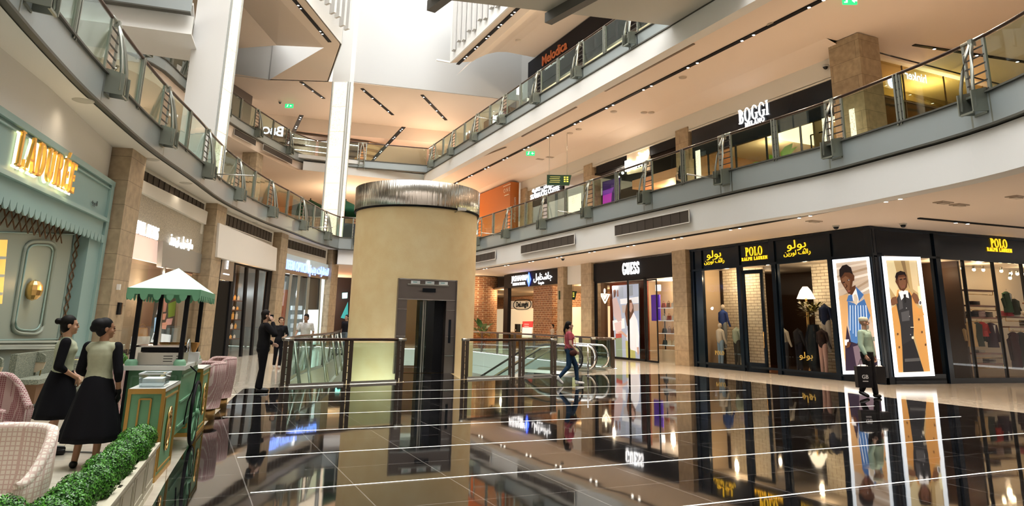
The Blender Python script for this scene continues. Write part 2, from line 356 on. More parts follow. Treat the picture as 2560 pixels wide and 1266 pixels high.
# bright strips let into the black floor
STRIPM = mat('floor_strip', (1, .97, .9), .3, emit=.75)
for i, (y, xr) in enumerate([(7.38, 12.9), (9.22, 14.06), (11.07, 13.97), (12.92, 13.82), (14.8, 13.8), (16.6, 13.65), (5.53, 12.9)]):
    mb = MB(); mb.b2(.74, xr, y-.012, y+.012, .0005, .0015); o = mb.build('floor_light_strip', STRIPM)
    tag(o, 'thin bright light strip set flush across the polished black floor', 'light strip', 'light strips in the black floor')
# ---- balconies
def fascia(path, z0, z1, name='trim_balcony'):
    mb = MB(); mb.sweep(path, [(0, z0), (0, z1), (.07, z1), (.07, z0)], closed=True)
    mb.sweep(path, [(-.07, z0-.05), (-.07, z0), (.2, z0), (.2, z0-.05)], closed=True, mi=1)
    mb.sweep(path, [(-.06, z1), (-.06, z1+.04), (.15, z1+.04), (.15, z1)], closed=True, mi=1)
    struct(mb, name, [GREYM, mat('dark_flange', (.10, .10, .085), .5, .3)])
fascia(LP, 5.87, 6.55, 'trim_1'); fascia(RP, 5.87, 6.55, 'trim_2'); fascia([(15.4, 42.5), (7.95, 42.45)][::-1], 5.87, 6.55, 'trim_3')
mb = MB(); FO = [(15.5+.4*0+4.3, y) for x, y in RP]
RPi = offs(RP, .08); inner = [(19.9 if y > 15.4 else 34, y, ZF1) for x, y in RP]
mb.ribbon([(x, y, ZF1) for x, y in RPi], inner); mb.ribbon([(x, y, 6.3) for x, y in RPi], [(a, b, 6.3) for a, b, c in inner])
LPi = offs(LP, .08); mb.ribbon([(x, y, ZF1) for x, y in LPi], [(x-9, y+3, ZF1) for x, y in LPi]); mb.ribbon([(x, y, 6.3) for x, y in LPi], [(x-9, y+3, 6.3) for x, y in LPi])
for z in (6.3, ZF1): mb.add([(7.9, 42.5, z), (15.5, 42.5, z), (34, 42.5, z), (34, 66, z), (-10, 66, z), (-2, 45.4, z)], [tuple(range(6))])
mb.add([(19.9, 15.4, ZF1), (19.9, 42.5, ZF1), (34, 42.5, ZF1), (34, 15.4, ZF1)], [(0, 1, 2, 3)])
struct(mb, 'floor_upper', mat('upper_floor', (.6, .52, .42), .2))
mb = MB()
mb.sweep(RP, [(.15, 5.82), (.03, 5.79), (.06, 4.83), (.5, 4.83), (.5, 4.96)])
bandb = offs(RP, .38); mb2 = MB()
mb2.ribbon([(x, y, 4.95) for x, y in bandb], [(20.3 if y > 15.35 else 34, y, 4.95) for x, y in RP])
mb2.add([(15.8, 42.5, 4.95), (34, 42.5, 4.95), (34, 66, 4.95), (5, 66, 4.95), (7.7, 44, 4.95), (8.0, 42.9, 4.95)], [tuple(range(6))])
struct(mb2, 'ceiling', CEIL)
mb.wall((8, 42.75), (15.7, 42.75), 4.95, 5.85, .1)
struct(mb, 'wall_band', WHITE)
mb = MB(); FL = dens([(-4.2, 5), (-3.75, 10), (-3.21, 12.9), (-2.88, 14.25), (-2.5, 16.3), (-2.04, 19.68), (-1.15, 23.2), (.3, 27.9), (1.6, 31.5), (3.55, 35.7), (5.3, 39.4), (7.42, 42.9), (8.1, 44)], .7)
mb.ribbon([(x, y, 5.8) for x, y in offs(LP, .05)], [(x-4, y+1, 5.8) for x, y in LP]); struct(mb, 'ceiling', SOFF)
# ---- travertine pillars
def pillar(c, d, w, l, z0, z1, name='wall_pillar'):
    mb = MB(); mb.box((c[0], c[1], (z0+z1)/2), (l, w, z1-z0), d); return struct(mb, name, TRAV)
def lpillar(a, ang, w=.5, l=1.3, z0=0, z1=5.8):
    # a: outer near corner on the left facade, ang: facade heading
    u = Vector((math.cos(ang), math.sin(ang))); nn = Vector((u.y, -u.x)); c = Vector(a)+u*l/2+nn*.33-nn*w/2
    return pillar((c.x, c.y), ang, w, l, z0, z1)
A1, A2, A3, A4 = math.radians(76), math.radians(70), math.radians(66), math.radians(60)
lpillar((-2.04, 19.68), A1, .6, 1.1); lpillar((.3, 27.88), A2, .6, 1.1); lpillar((3.55, 35.69), A3, .6, 1.1); lpillar((7.42, 42.92), A4, .6, 1.2)
# ---- left facade upper wall with grilles
def seg(p, q, z0, z1, m, name='wall_left', t=.12, mi=0):
    mb = MB(); mb.wall(p, q, z0, z1, t); return struct(mb, name, m)
seg((-2.0, 20.7), (.15, 27.75), 4.6, 5.8, SOFF); seg((.75, 29.1), (3.4, 35.5), 4.6, 5.8, SOFF); seg((4.05, 36.9), (7.3, 42.7), 4.6, 5.8, SOFF)
seg((-4.4, 5), (-3.4, 12.3), 4.83, 5.8, SOFF); seg((-3.4, 12.3), (-2.9, 14.9), 4.83, 5.8, SOFF); seg((-2.9, 14.9), (-2.25, 19.7), 4.83, 5.8, SOFF)
GRM = mat('grille_wood', (.075, .062, .052), .55)
def grille(p, q, z0, z1, off, label, n=14):
    t = thing('ventilation_grille', label, 'air grille', (p[0], p[1], z0)); d = Vector((q[0]-p[0], q[1]-p[1])); L = d.length; u = d/L; nn = Vector((u.y, -u.x))*off
    P = (p[0]+nn.x, p[1]+nn.y); Q = (q[0]+nn.x, q[1]+nn.y)
    mb = MB(); mb.wall(P, Q, z0, z1, .02)
    for k in range(n+1):
        a = (P[0]+(Q[0]-P[0])*k/n, P[1]+(Q[1]-P[1])*k/n); mb.box((a[0]+nn.x*.2, a[1]+nn.y*.2, (z0+z1)/2), (.02, .03, z1-z0), math.atan2(u.y, u.x))
    mb.build('slats', GRM, t, True)
    mb = MB(); nn2 = nn*.3
    for z in (z0, z1): mb.bar((P[0]+nn2.x, P[1]+nn2.y, z), (Q[0]+nn2.x, Q[1]+nn2.y, z), .03)
    for a in (P, Q): mb.bar((a[0]+nn2.x, a[1]+nn2.y, z0), (a[0]+nn2.x, a[1]+nn2.y, z1), .03)
    mb.build('frame', SOFF, t, True)
grille((-1.83, 21.3), (.05, 27.4), 5.2, 5.68, .09, 'long brown air grille above the illuminated white name sign on textured tiles, left side')
grille((.9, 29.5), (3.25, 35.1), 5.2, 5.68, .09, 'long brown air grille above the big blank white fascia board')
grille((4.2, 37.2), (7.1, 42.3), 5.2, 5.68, .09, 'brown air grille above the blue optician sign')
def rgr(y0, y1, label): grille((15.42, y0), (15.42, y1), 5.14, 5.58, .04, label, 9)
rgr(23.4, 18.75, 'brown air grille in the right balcony band, nearest of the three there')
rgr(32.2, 26.65, 'brown air grille in the right balcony band, between a nearer and a farther one')
rgr(40.5, 35.5, 'brown air grille in the right balcony band, partly hidden by the yellow lift shaft')
# ---- right side: L1 ceiling and L2 balcony
R2 = [(14.4, 46.5), (14.4, 4)]
fascia(R2, 12.0, 12.48, 'trim_4')
mb = MB(); mb.b2(14.48, 24, 4, 46.5, 12.2, 12.45); mb.b2(-6, 24, 46.6, 70, 12.2, 12.45); struct(mb, 'floor_upper', WHITE)
mb = MB(); mb.sweep(R2, [(.1, 11.96), (-.03, 11.94), (-.03, 11.17), (.4, 11.17), (.4, 11.42)]); mb.wall((6, 46.8), (14.7, 46.8), 11.41, 12.0); struct(mb, 'wall_band', WHITE)
mb = MB(); mb.ribbon([(14.75, 66, 11.41), (14.75, 46.7, 11.41), (14.75, 2, 11.41)], [(18.9, 66, 11.41), (18.9, 46.7, 11.41), (18.9, 2, 11.41)])
mb.ribbon([(18.9, 66, 11.41), (18.9, 15.5, 11.41)], [(19.95, 66, 11.15), (19.95, 15.5, 11.15)])
mb.add([(18.9, 15.5, 11.41), (18.9, 2, 11.41), (36, 2, 11.41), (36, 15.5, 11.41), (19.95, 15.5, 11.4)], [(0, 1, 2, 3, 4)])
mb.add([(19.95, 15.6, 11.4), (36, 15.6, 11.4), (36, 42, 11.4), (19.95, 42, 11.4)], [(0, 1, 2, 3)])
mb.add([(5, 46.9, 11.43), (14.75, 46.9, 11.43), (14.75, 66, 11.43), (-6, 66, 11.43)], [(0, 1, 2, 3)])
struct(mb, 'ceiling', CEIL)
# L1 right wall above shops
mb = MB(); mb.b2(19.95, 20.1, 15.5, 42, 10.42, 11.2); struct(mb, 'wall_right', SOFF)
pillar((19.9, 15.25), PI/2, 1.0, 1.2, ZF1, 11.38); pillar((20.25, 24.6), PI/2, .7, .9, ZF1, 10.6); pillar((20.2, 33.0), PI/2, .6, .9, ZF1, 10.6); pillar((20.1, 41.3), PI/2, .6, .8, ZF1, 10.6)
# right L0 pillars
pillar((20.0, 24.75), PI/2, .8, .95, 0, 4.95); pillar((20.0, 32.9), PI/2, .6, 1.1, 0, 4.95); pillar((20.05, 35.9), PI/2, .6, .7, 0, 4.95)
mb = MB(); mb.b2(21.2, 21.4, 33.4, 35.6, 0, 4.95); struct(mb, 'wall_right', mat('brown_panel', (.2, .12, .07), .35))
mb = MB(); mb.b2(20.0, 20.2, 33.4, 35.5, 3.9, 4.95); struct(mb, 'wall_right', SOFF)
# L2 ceiling (right), left ceiling, back ceiling, big white end wall
WALLB = mat('end_wall_paint', (.45, .455, .45), .6)
C2 = 17.3; CV = mat('ceiling_upper', (.80, .68, .57), .7)
mb = MB(); mb.ribbon([(13.15, 38, C2), (13.15, 8, C2)], [(14.2, 37.2, C2), (14.2, 8, C2)])
nv = 8; prof = [(14.2+5.7*k/nv, C2+2.35*math.sin(PI/2*min(1, k/nv*1.5))**.8) for k in range(nv+1)]
for k in range(nv): mb.ribbon([(prof[k][0], 40, prof[k][1]), (prof[k][0], 8, prof[k][1])], [(prof[k+1][0], 40, prof[k+1][1]), (prof[k+1][0], 8, prof[k+1][1])])
struct(mb, 'ceiling', CV)
mb = MB(); mb.b2(13.05, 13.15, 8, 38, C2-.02, 34); mb.b2(12.2, 13.05, 38, 38.1, C2, 17.4); struct(mb, 'wall_upper', WHITE)
mb = MB(); mb.wall((8.3, 44.4), (20.6, 42.6), C2, 36, .15); mb.wall((20.2, 38.4), (20.2, 43), C2-.01, 36, .1); mb.wall((14.2, 40.05), (20.2, 40.05), 19.9, 24, .1); struct(mb, 'wall_back', WALLB)
mb = MB(); mb.wall((3.3, 46.7), (-14, 48), C2-.01, 20.2, .1); mb.wall((3.3, 46.6), (6.9, 45.1), C2, 36, .15); mb.wall((6.9, 45.1), (6.4, 38.2), C2, 36, .1); struct(mb, 'wall_back', WALLB)
mb = MB()
e1 = [(-9, 11, C2), (3.7, 33.4, C2), (6.4, 38.2, C2)]; e2 = [(-10, 12, C2), (2.5, 33.9, C2), (5.6, 39.2, C2)]
mb.ribbon(e1, e2); e3 = [(-12, 14, 19), (-.5, 36, 18.8), (3.3, 43.5, 18.6)]; mb.ribbon(e2, e3)
mb.ribbon(e3, [(-20, 22, 18.4), (-9, 40, 18.4), (-2, 47, 18.4)])
mb.add([(5.6, 39.2, C2), (6.4, 38.2, C2), (6.9, 45.1, C2), (3.3, 46.6, C2)], [(0, 1, 2, 3)])
mb.add([(8.4, 44.5, C2), (20.8, 42.6, C2), (24, 42.6, C2), (24, 52, C2), (8, 54.5, C2), (-12, 57, C2), (-12, 46, C2), (3.3, 46.6, C2)], [tuple(range(8))])
mb.add([(24, 52, C2), (24, 52, 16.2), (8, 54.5, 16.2), (-12, 57, 16.2), (-12, 57, C2), (8, 54.5, C2)], [(0, 1, 2, 5), (5, 2, 3, 4)])
struct(mb, 'ceiling', CV)
mb = MB(); mb.add([(24, 52, 16.2), (8, 54.5, 16.2), (-12, 57, 16.2), (-12, 90, 15), (30, 90, 15)], [tuple(range(5))]); struct(mb, 'ceiling', mat('ceiling_rosy', (.82, .62, .50), .7))
mb = MB(); mb.wall((e1[0][0], e1[0][1]), (3.7, 33.4), C2, 36, .08); mb.wall((3.7, 33.4), (6.4, 38.2), C2, 36, .08); struct(mb, 'wall_upper', WHITE)
# L2 left and back balconies
L2P = dens([(-6, 27.5), (-2.5, 31.1), (-1.2, 34.3), (1.04, 39.2), (2.8, 42.4), (5.4, 46.4), (6.9, 47.6)], .8)
fascia(L2P, 12.0, 12.48, 'trim_5'); fascia([(6.9, 47.6), (8.8, 46.8), (14.4, 45.9)], 12.0, 12.48, 'trim_6')
mb = MB(); P_ = offs(L2P, .1); mb.ribbon([(x, y, 12.45) for x, y in P_], [(x-8, y+5, 12.45) for x, y in P_]); struct(mb, 'floor_upper', WHITE)
mb = MB(); mb.sweep(L2P, [(.1, 12.0), (.3, 11.41), (.4, 11.41)]); mb.ribbon([(x, y, 11.41) for x, y in offs(L2P, .4)], [(x-8, y+5, 11.41) for x, y in P_]); mb.add([(-14, 30, 11.46), (-14, 66, 11.46), (14.7, 66, 11.46), (14.7, 47.2, 11.46), (6.6, 47.9, 11.46), (1, 40.6, 11.46), (-3, 33.4, 11.46)], [tuple(range(7))])
struct(mb, 'ceiling', CEIL)
pillar((2.6, 43.6), math.radians(62), .9, .9, ZF1, 11.4)
grille((3.1, 42.75), (5.2, 46.0), 11.55, 11.9, -.02, 'brown air grille under the topmost left gallery, left of the slim glowing column')
grille((1.3, 39.9), (2.6, 42.0), 11.55, 11.9, -.02, 'brown air grille under the topmost left gallery, next to the tall white column')
# near left bridge piece
fascia([(-12, 26.2), (-1.05, 24.9)], 12.0, 12.55, 'trim_7')
mb = MB(); mb.wall((-12, 26.6), (-.95, 25.3), 11.35, 12.0, .1); mb.prism([(-12, 26.5), (-.95, 25.2), (-.6, 28), (-12, 28.5)], 11.3, 11.35); mb.prism([(-12, 26.3), (-1.0, 25.0), (-.9, 28), (-12, 28.5)], 12.3, 12.4); struct(mb, 'wall_bridge', WHITE)
# overhead bridge, top right
mb = MB(); mb.prism([(6.3, 19.93), (14.35, 18.1), (14.35, 14.2), (6.3, 16.5)], 11.97, 12.35); mb.prism([(-4, 22.25), (6.3, 19.93), (6.3, 16.5), (-4, 18.8)], 11.97, 12.35); struct(mb, 'wall_bridge', mat('bridge_grey', (.55, .54, .49), .6))
mb = MB(); mb.bar((10.08, 19.25, 11.78), (10.75, 15.6, 11.78), .3, .36); mb.bar((6.2, 20.2, 11.78), (6.8, 16.7, 11.78), .3, .36); struct(mb, 'wall_bridge_beams', mat('beam_dark', (.10, .10, .095), .5, .4))
# left L1 back wall
mb = MB(); q = [(-10.5, 6), (-9, 16), (-7.5, 24), (-5.5, 31), (-3, 37), (0, 43.5), (3.5, 49)]
for k_, (a, b) in enumerate(zip(q, q[1:])): mb = MB(); mb.wall(a, b, ZF1, 9.6, .2); struct(mb, 'wall_left', [mat('wall_teal', (.05, .28, .27), .5), mat('wall_bottle_green', (.06, .11, .09), .4), mat('wall_umber', (.16, .10, .06), .4), mat('wall_slate', (.10, .115, .105), .4), mat('wall_umber', (.16, .10, .06), .4), mat('wall_slate', (.10, .115, .105), .4)][k_ % 6])
mb = MB()
for a, b in zip(q, q[1:]): mb.wall(a, b, 9.6, 12.2, .22)
struct(mb, 'wall_left', WHITE)
mb = MB(); q2 = [(x-1, y+2) for x, y in q]
for a, b in zip(q2, q2[1:]): mb.wall(a, b, 12.45, 18.4, .2)
struct(mb, 'wall_left', mat('shop_wall_dark', (.12, .10, .09), .5))
# outer shell so that no sky leaks through the walls
SH = mat('shell', (.35, .3, .26), .8)
mb = MB(); mb.wall((-14, -2), (-14, 66), 0, 36, .2); mb.wall((36, -2), (36, 66), 0, 36, .2); mb.wall((-14, 66), (36, 66), 0, 16, .2); mb.wall((-14, -2.2), (36, -2.2), 0, 36, .2)
mb.wall((24, 42), (24, 92), 12.5, 36, .2); struct(mb, 'wall_outer', SH)
mb = MB(); mb.b2(-14, 36, 91, 91.2, 0, 36); mb.b2(-14, -13.8, 66, 92, 0, 36); struct(mb, 'wall_outer', SH)
mb = MB(); mb.b2(14.1, 36, -2, 40, 20.2, 20.4); mb.b2(20.3, 36, 40, 43, 20.2, 20.4); mb.b2(-14, -9, -2, 92, 20, 20.2); mb.b2(-14, 3.2, 36, 92, 20.3, 20.4); struct(mb, 'ceiling', SH)
# L2 right shop wall
mb = MB(); mb.b2(19.9, 20.1, 8, 41, 17.0, 19.6, 0); struct(mb, 'wall_right', mat('navy_board', (.012, .012, .018), .5))
# ================================================================ BALUSTRADES
def arc(path):
    P = [Vector(p[:2]) for p in path]; S = [0]
    for a, b in zip(P, P[1:]): S.append(S[-1]+(b-a).length)
    def at(s):
        s = max(0, min(S[-1], s))
        for i in range(len(P)-1):
            if s <= S[i+1]+1e-9:
                d = (P[i+1]-P[i]).normalized(); return P[i]+d*(s-S[i]), d
        return P[-1], (P[-1]-P[-2]).normalized()
    return at, S[-1]
RUNG = mat('dark_rung', (.05, .045, .04), .5, .4)
BOXM = mat('bracket_box_steel', (.27, .29, .25), .42, .7)
def balustrade(path, zf, s0, pitch, label, rods=(), group='balustrades along the upper galleries', rail=1.28, send=None):
    at, L = arc(path); L = send or L; p0, _ = at(0)
    t = thing('balustrade', label, 'balustrade', (p0.x, p0.y, zf), group=group)
    zr = zf+rail; mb = MB(); pts = []; n = int(L/.7)+1
    for i in range(n+1): p, d = at(L*i/n); pts.append((p.x, p.y, zr))
    mb.tube(pts, .042, 8); mb.build('handrail', WOODR, t, True)
    posts = []; s = s0; k = 0
    while s < L-.2: posts.append((s, 1, k)); posts.append((s+pitch/2, 0, k)); s += pitch; k += 1
    posts = [q for q in posts if .05 < q[0] < L-.05]; stops = [0.05]
    for s, full, k in posts:
        w = .27 if full else .05
        p, d = at(s); nn = Vector((-d.y, d.x))     # towards the void
        U = lambda a, o, z: (p.x+d.x*a+nn.x*o, p.y+d.y*a+nn.y*o, z)
        mb = MB(); mr = MB()
        for a in (-w, w):
            mb.bar(U(a, .0, zf-.02), U(a, .0, zr+.02), .05, .07, up=(d.x, d.y, 0))
            if not full: mb.bar(U(a+.03, .05, zf-.02), U(a+.03, .05, zr), .03, .04, up=(d.x, d.y, 0))
        for j in range(6): mr.bar(U(-w, .02, zf+.12+j*.19), U(w, .02, zf+.12+j*.19), .022, .03)
        mb.build('post', POSTM, t, True)
        mr.build('rungs', RUNG, t, True)
        stops += [s-w, s+w]
        if full:
            mb = MB(); mb.tube([U(-w-.03, 0, zr+.005), U(w+.03, 0, zr+.005)], .048, 10); mb.box(U(0, .03, zr-.05), (.11, .11, .16), math.atan2(d.y, d.x))
            for sg in (-1, 1): mb.tube([U(.02*sg, .05, zr-.06), U(.08*sg, .15, zf+.95), U(.12*sg, .23, zf+.6), U(.16*sg, .30, zf+.2), U(.18*sg, .33, zf-.30)], [.036, .042, .042, .042, .038], 4)
            br = mb.build('brace', POSTM, t, True)
            mb = MB()
            for sg in (-1, 1):
                q = [U(.17*sg, .02, zf+.16), U(.17*sg, .40, zf+.06), U(.17*sg, .40, zf-.40), U(.17*sg, .02, zf-.36)]
                mb.plate(q, (d.x, d.y, 0), .03*sg)
            mb.bar(U(-.17, .03, zf-.38), U(.17, .03, zf-.38), .04, .05); mb.bar(U(-.17, .37, zf-.40), U(.17, .37, zf-.40), .04, .04); mb.bar(U(-.17, .1, zf), U(.17, .1, zf), .2, .05)
            for sg in (-.26, .26): mb.bar(U(sg, .015, zf-.62), U(sg, .015, zf+.02), .03, .05, up=(d.x, d.y, 0))
            mb.build('bracket_box', BOXM, t, True)
            if k in rods:
                mb = MB(); a = Vector(U(0, .38, zf-.22)); e = a+Vector((nn.x*.2+1.0*(1 if p.x < 8 else -1), nn.y, .02)); mb.tube([a, e], .02, 6); mb.sph(e, .035, 6); mb.build('rod', STEEL, t, True)
    stops.append(L-.05); stops.sort()
    for a, b in zip(stops, stops[1:]):
        if b-a < .15 or abs(b-a-.54) < .02 or abs(b-a-.1) < .01: continue
        n = max(1, int((b-a)/.5)); mb = MB(); r0 = []; r1 = []; r2 = []; r3 = []
        for i in range(n+1):
            p, d = at(a+.02+(b-a-.04)*i/n); h = Vector((d.y, -d.x))*.006
            r0.append((p.x-h.x, p.y-h.y, zf+.06)); r1.append((p.x-h.x, p.y-h.y, zr-.06)); r2.append((p.x+h.x, p.y+h.y, zf+.06)); r3.append((p.x+h.x, p.y+h.y, zr-.06))
        mb.ribbon(r0, r1); mb.ribbon(r2, r3); mb.ribbon(r1, r3); mb.build('glass_panel', GLASS, t, True)
    return t
def rev(p): return p[::-1]
BP = offs(LP, .03)
balustrade(rev(BP), ZF1+.02, 2.05, 4.38, 'long curving glass balustrade of the left gallery above the shops', rods=(1, 4), send=44)
at_, RL = arc(RP)
balustrade([(x, y) for x, y in offs(RP, .03)][::-1], ZF1+.02, RL-(42.5-38.2)-7*4.25, 4.25, 'long glass balustrade of the right gallery, one floor above the black floor', rods=(2, 4, 6))
balustrade([(14.43, 4), (14.43, 45.8)][::1], ZF2+.02, 4.4, 4.02, 'straight glass balustrade of the topmost right gallery below the dark music shop sign', rods=(6, 10))
balustrade(offs(L2P, .03)[::-1], ZF2+.02, 3.0, 4.2, 'curved glass balustrade of the topmost left gallery, behind the tall white column')
balustrade([(14.4, 45.9), (8.8, 46.85), (6.95, 47.6)], ZF2+.02, 4.6, 4.4, 'short glass balustrade at the far end of the topmost gallery')
balustrade([(15.4, 42.45), (8, 42.4)], ZF1+.02, 2.2, 4.2, 'short glass balustrade at the far end of the middle gallery, mostly behind the lift shaft')
# ground floor balustrade round the opening (dark twin posts with rungs)
def gbal(pts, posts, label, name='balustrade'):
    at, L = arc(pts); p0, _ = at(0); t = thing('balustrade', label, 'balustrade', (p0.x, p0.y, 0), group='balustrades round the floor opening'); zr = 1.12
    n = max(2, int(L/.6)); mb = MB(); mb.tube([(*at(L*i/n)[0], zr) for i in range(n+1)], .04, 8); mb.build('handrail', WOODR, t, True)
    for e in (0, L-.25):
        mb = MB(); mb.tube([(*at(e)[0], zr+.001), (*at(e+.25)[0], zr+.001)], .043, 8); mb.build('rail_end', STEEL, t, True)
    st = []
    for s in posts:
        p, d = at(s); mb = MB(); U = lambda a, z: (p.x+d.x*a, p.y+d.y*a, z)
        for a in (-.07, .07): mb.bar(U(a, 0), U(a, zr), .035, .10, up=(d.x, d.y, 0))
        mb.build('post', mat('dark_bronze_post', (.10, .08, .065), .3, .7), t, True); mb = MB()
        for j in range(6): mb.bar(U(-.07, .12+j*.17), U(.07, .12+j*.17), .02)
        mb.build('rungs', RUNG, t, True); st += [s-.09, s+.09]
    st = [0.02]+st+[L-.02]; st.sort()
    for a, b in zip(st, st[1:]):
        if b-a < .25: continue
        n = max(1, int((b-a)/.6)); mb = MB(); q = [at(a+(b-a)*i/n) for i in range(n+1)]
        for sg in (-1, 1): mb.ribbon([(p.x+d.y*.006*sg, p.y-d.x*.006*sg, .06) for p, d in q], [(p.x+d.y*.006*sg, p.y-d.x*.006*sg, zr-.08) for p, d in q])
        mb.build('glass_panel', GLASS, t, True)
        mb = MB(); mb.bar((*q[0][0], .04), (*q[-1][0], .04), .04, .05) if n < 2 else mb.sweep([p for p, d in q], [(-.02, 0), (-.02, .07), (.02, .07), (.02, 0)], closed=True)
        mb.build('base_rail', STEEL, t, True)
    return t
gbal([(2.25, 18.12), (5.6, 19.0)], [.12, 1.75, 3.3], 'near glass balustrade left of the lift, wooden rail ending at the corner post')
gbal([(7.45, 19.5), (11.1, 20.45)], [.12, 1.9, 2.3, 3.65], 'near glass balustrade right of the lift, in front of the escalators')
LB = dens([(2.25, 18.2), (3.3, 22.3), (4.85, 26.6), (7.0, 35.0), (8.5, 42.2)], .7)
gbal(LB, [1.5+2.1*k for k in range(11)], 'curving glass balustrade along the left side of the floor opening')
gbal([(15.4, 42.2), (15.4, 23.6)], [.6+2.2*k for k in range(9)], 'far straight glass balustrade along the right side of the floor opening')
gbal([(13.95, 22.95), (15.35, 23.45)], [.12, 1.3], 'very short glass balustrade beside the escalator, to the right of the woman in pink')
# slanted struts under the left ground balustrade
t = thing('support_struts', 'pale slanted steel struts inside the left edge of the floor opening', 'struts', (3.3, 22.3, 0))
for k in range(6):
    p, d = arc(LB)[0](1.5+2.6*k); nn = Vector((d.y, -d.x)); mb = MB()
    for sg in (-1, 1): mb.tube([(p.x+nn.x*.1, p.y+nn.y*.1, 1.05), (p.x+nn.x*.4+d.x*.2*sg, p.y+nn.y*.4+d.y*.2*sg, -.4)], .035, 6)
    mb.build('strut', POSTM, t, True)
# ================================================================ LIFT CORE
CX, CY_, CR = 7.25, 24.0, 2.18
PLAST = mat('yellow_plaster', (.95, .79, .47), .55, noise=.14, nscale=2.2, col2=(.90, .71, .39), bump=.12, bscale=25)
lift = thing('lift_shaft', 'round yellow plastered lift shaft with a steel cap and a steel framed door', 'lift shaft', (CX, CY_, 0))
da = math.atan2(-CY_, -CX)+math.radians(13)      # door heading
ha = math.asin(.98/CR)
mb = MB(); n = 60
mb.lathe([(CR, 2.98), (CR, 5.55)], (CX, CY_, 0), 64)
for z0, z1 in ((0, 2.98),): mb.lathe([(CR, z0), (CR, z1)], (CX, CY_, 0), 48, a0=da+ha, a1=da+PI-.3); mb.lathe([(CR, z0), (CR, z1)], (CX, CY_, 0), 48, a0=da+PI+.3, a1=da+2*PI-ha)
mb.lathe([(CR, -6.5), (CR, 0)], (CX, CY_, 0), 64)
mb.build('shaft_wall', PLAST, lift, True)
def capmat():
    m = mat('cap_steel', (.56, .54, .50), .2, 1); nt = m.node_tree; b = nt.nodes['Principled BSDF']
    tc = nt.nodes.new('ShaderNodeTexCoord'); n = nt.nodes.new('ShaderNodeTexNoise'); mp = nt.nodes.new('ShaderNodeMapping'); mp.inputs['Scale'].default_value = (3, 3, .05)
    nt.links.new(tc.outputs['Object'], mp.inputs[0]); nt.links.new(mp.outputs[0], n.inputs[0]); bp = nt.nodes.new('ShaderNodeBump'); bp.inputs['Strength'].default_value = .5; bp.inputs['Distance'].default_value = .04
    nt.links.new(n.outputs[0], bp.inputs['Height']); nt.links.new(bp.outputs[0], b.inputs['Normal']); return m
CAPM = capmat()
mb = MB(); mb.lathe([(CR+.08, 5.42), (CR+.08, 6.25), (CR+.02, 6.27), (.01, 6.27)], (CX, CY_, 0), 64); mb.build('steel_cap', CAPM, lift, True)
mb = MB(); mb.lathe([(CR+.02, 5.36), (CR+.06, 5.36), (CR+.06, 5.42)], (CX, CY_, 0), 64); mb.build('cap_shadow_gap', BLKM, lift, True)
u = Vector((math.cos(da), math.sin(da), 0)); v = Vector((-u.y, u.x, 0)); DP = Vector((CX, CY_, 0))+u*(CR*math.cos(ha)+.02)
def dq(a, z, o=0): return DP+v*a+u*o+Vector((0, 0, z))
FR = mat('door_steel', (.22, .19, .175), .38, .75, bump=.03, bscale=120)
mb = MB(); W_ = .98
for a0, a1, z0, z1 in ((-W_, W_, 2.32, 2.98), (-W_, -W_+.32, 0, 2.32), (W_-.32, W_, 0, 2.32)):
    mb.plate([dq(a0, z0), dq(a1, z0), dq(a1, z1), dq(a0, z1)], u, .06)
    mb.plate([dq(a0, z0, -.35), dq(a1, z0, -.35), dq(a1, z1, -.35), dq(a0, z1, -.35)], u, .02)
for a in (-W_, W_): mb.bar(dq(a, 0, -.1), dq(a, 2.98, -.1), .5, .02, up=tuple(v))
mb.build('door_frame', FR, lift, True)
for z in (2.32, 2.97): mb = MB(); mb.bar(dq(-W_, z, .065), dq(W_, z, .065), .03); mb.build('chrome_line', CHROME, lift, True)
for z in (.55, 1.15, 2.0):
    for a in (-1, 1): mb = MB(); mb.bar(dq(a*W_, z, .065), dq(a*(W_-.32), z, .065), .02); mb.build('chrome_line', CHROME, lift, True)
mb = MB(); mb.bar(dq(-.68, 2.8, .1), dq(.7, 2.8, .1), .03, .04); mb.build('notice_rail', STEEL, lift, True)
for k, a in enumerate((-.42, .06, .52)):
    mb = MB(); mb.plate([dq(a-.15, 2.81, .08), dq(a+.15, 2.81, .08), dq(a+.15, 2.92, .08), dq(a-.15, 2.92, .08)], u, .01); nb_ = mb.build('notice', mat('notice_white', (.75, .78, .76), .5, emit=.12), lift, True)
    mb = MB(); mb.plate([dq(a-.09, 2.865, .095), dq(a+.05, 2.865, .095), dq(a+.05, 2.885, .095), dq(a-.09, 2.885, .095)], u, .002); mb.build('notice_line', mat('teal_print', (.05, .35, .35), .5), nb_, True)
mb = MB(); mb.plate([dq(-.17, 2.56, .06), dq(.27, 2.56, .06), dq(.27, 2.69, .06), dq(-.17, 2.69, .06)], u, .03); mb.build('display', BLACK, lift, True)
mb = MB(); mb.plate([dq(.76, .95, .06), dq(.84, .95, .06), dq(.84, 1.7, .06), dq(.76, 1.7, .06)], u, .02); mb.build('call_panel', BLACK, lift, True)
mb = MB(); mb.plate([dq(-.66, .02, -.25), dq(.1, .02, -.25), dq(.1, 2.32, -.25), dq(-.66, 2.32, -.25)], u, .012); mb.build('glass_door', GLASS, lift, True)
mb = MB(); mb.bar(dq(-.05, 0, -.2), dq(-.05, 2.32, -.2), .05, .05); mb.bar(dq(.02, 0, -.2), dq(.02, 2.32, -.2), .03); mb.bar(dq(-.66, 0, -.2), dq(-.66, 2.32, -.2), .06); mb.build('door_stile', STEEL, lift, True)
mb = MB(); mb.plate([dq(.34, 0, -.3), dq(.66, 0, -.3), dq(.66, 2.32, -.3), dq(.34, 2.32, -.3)], u, .05)
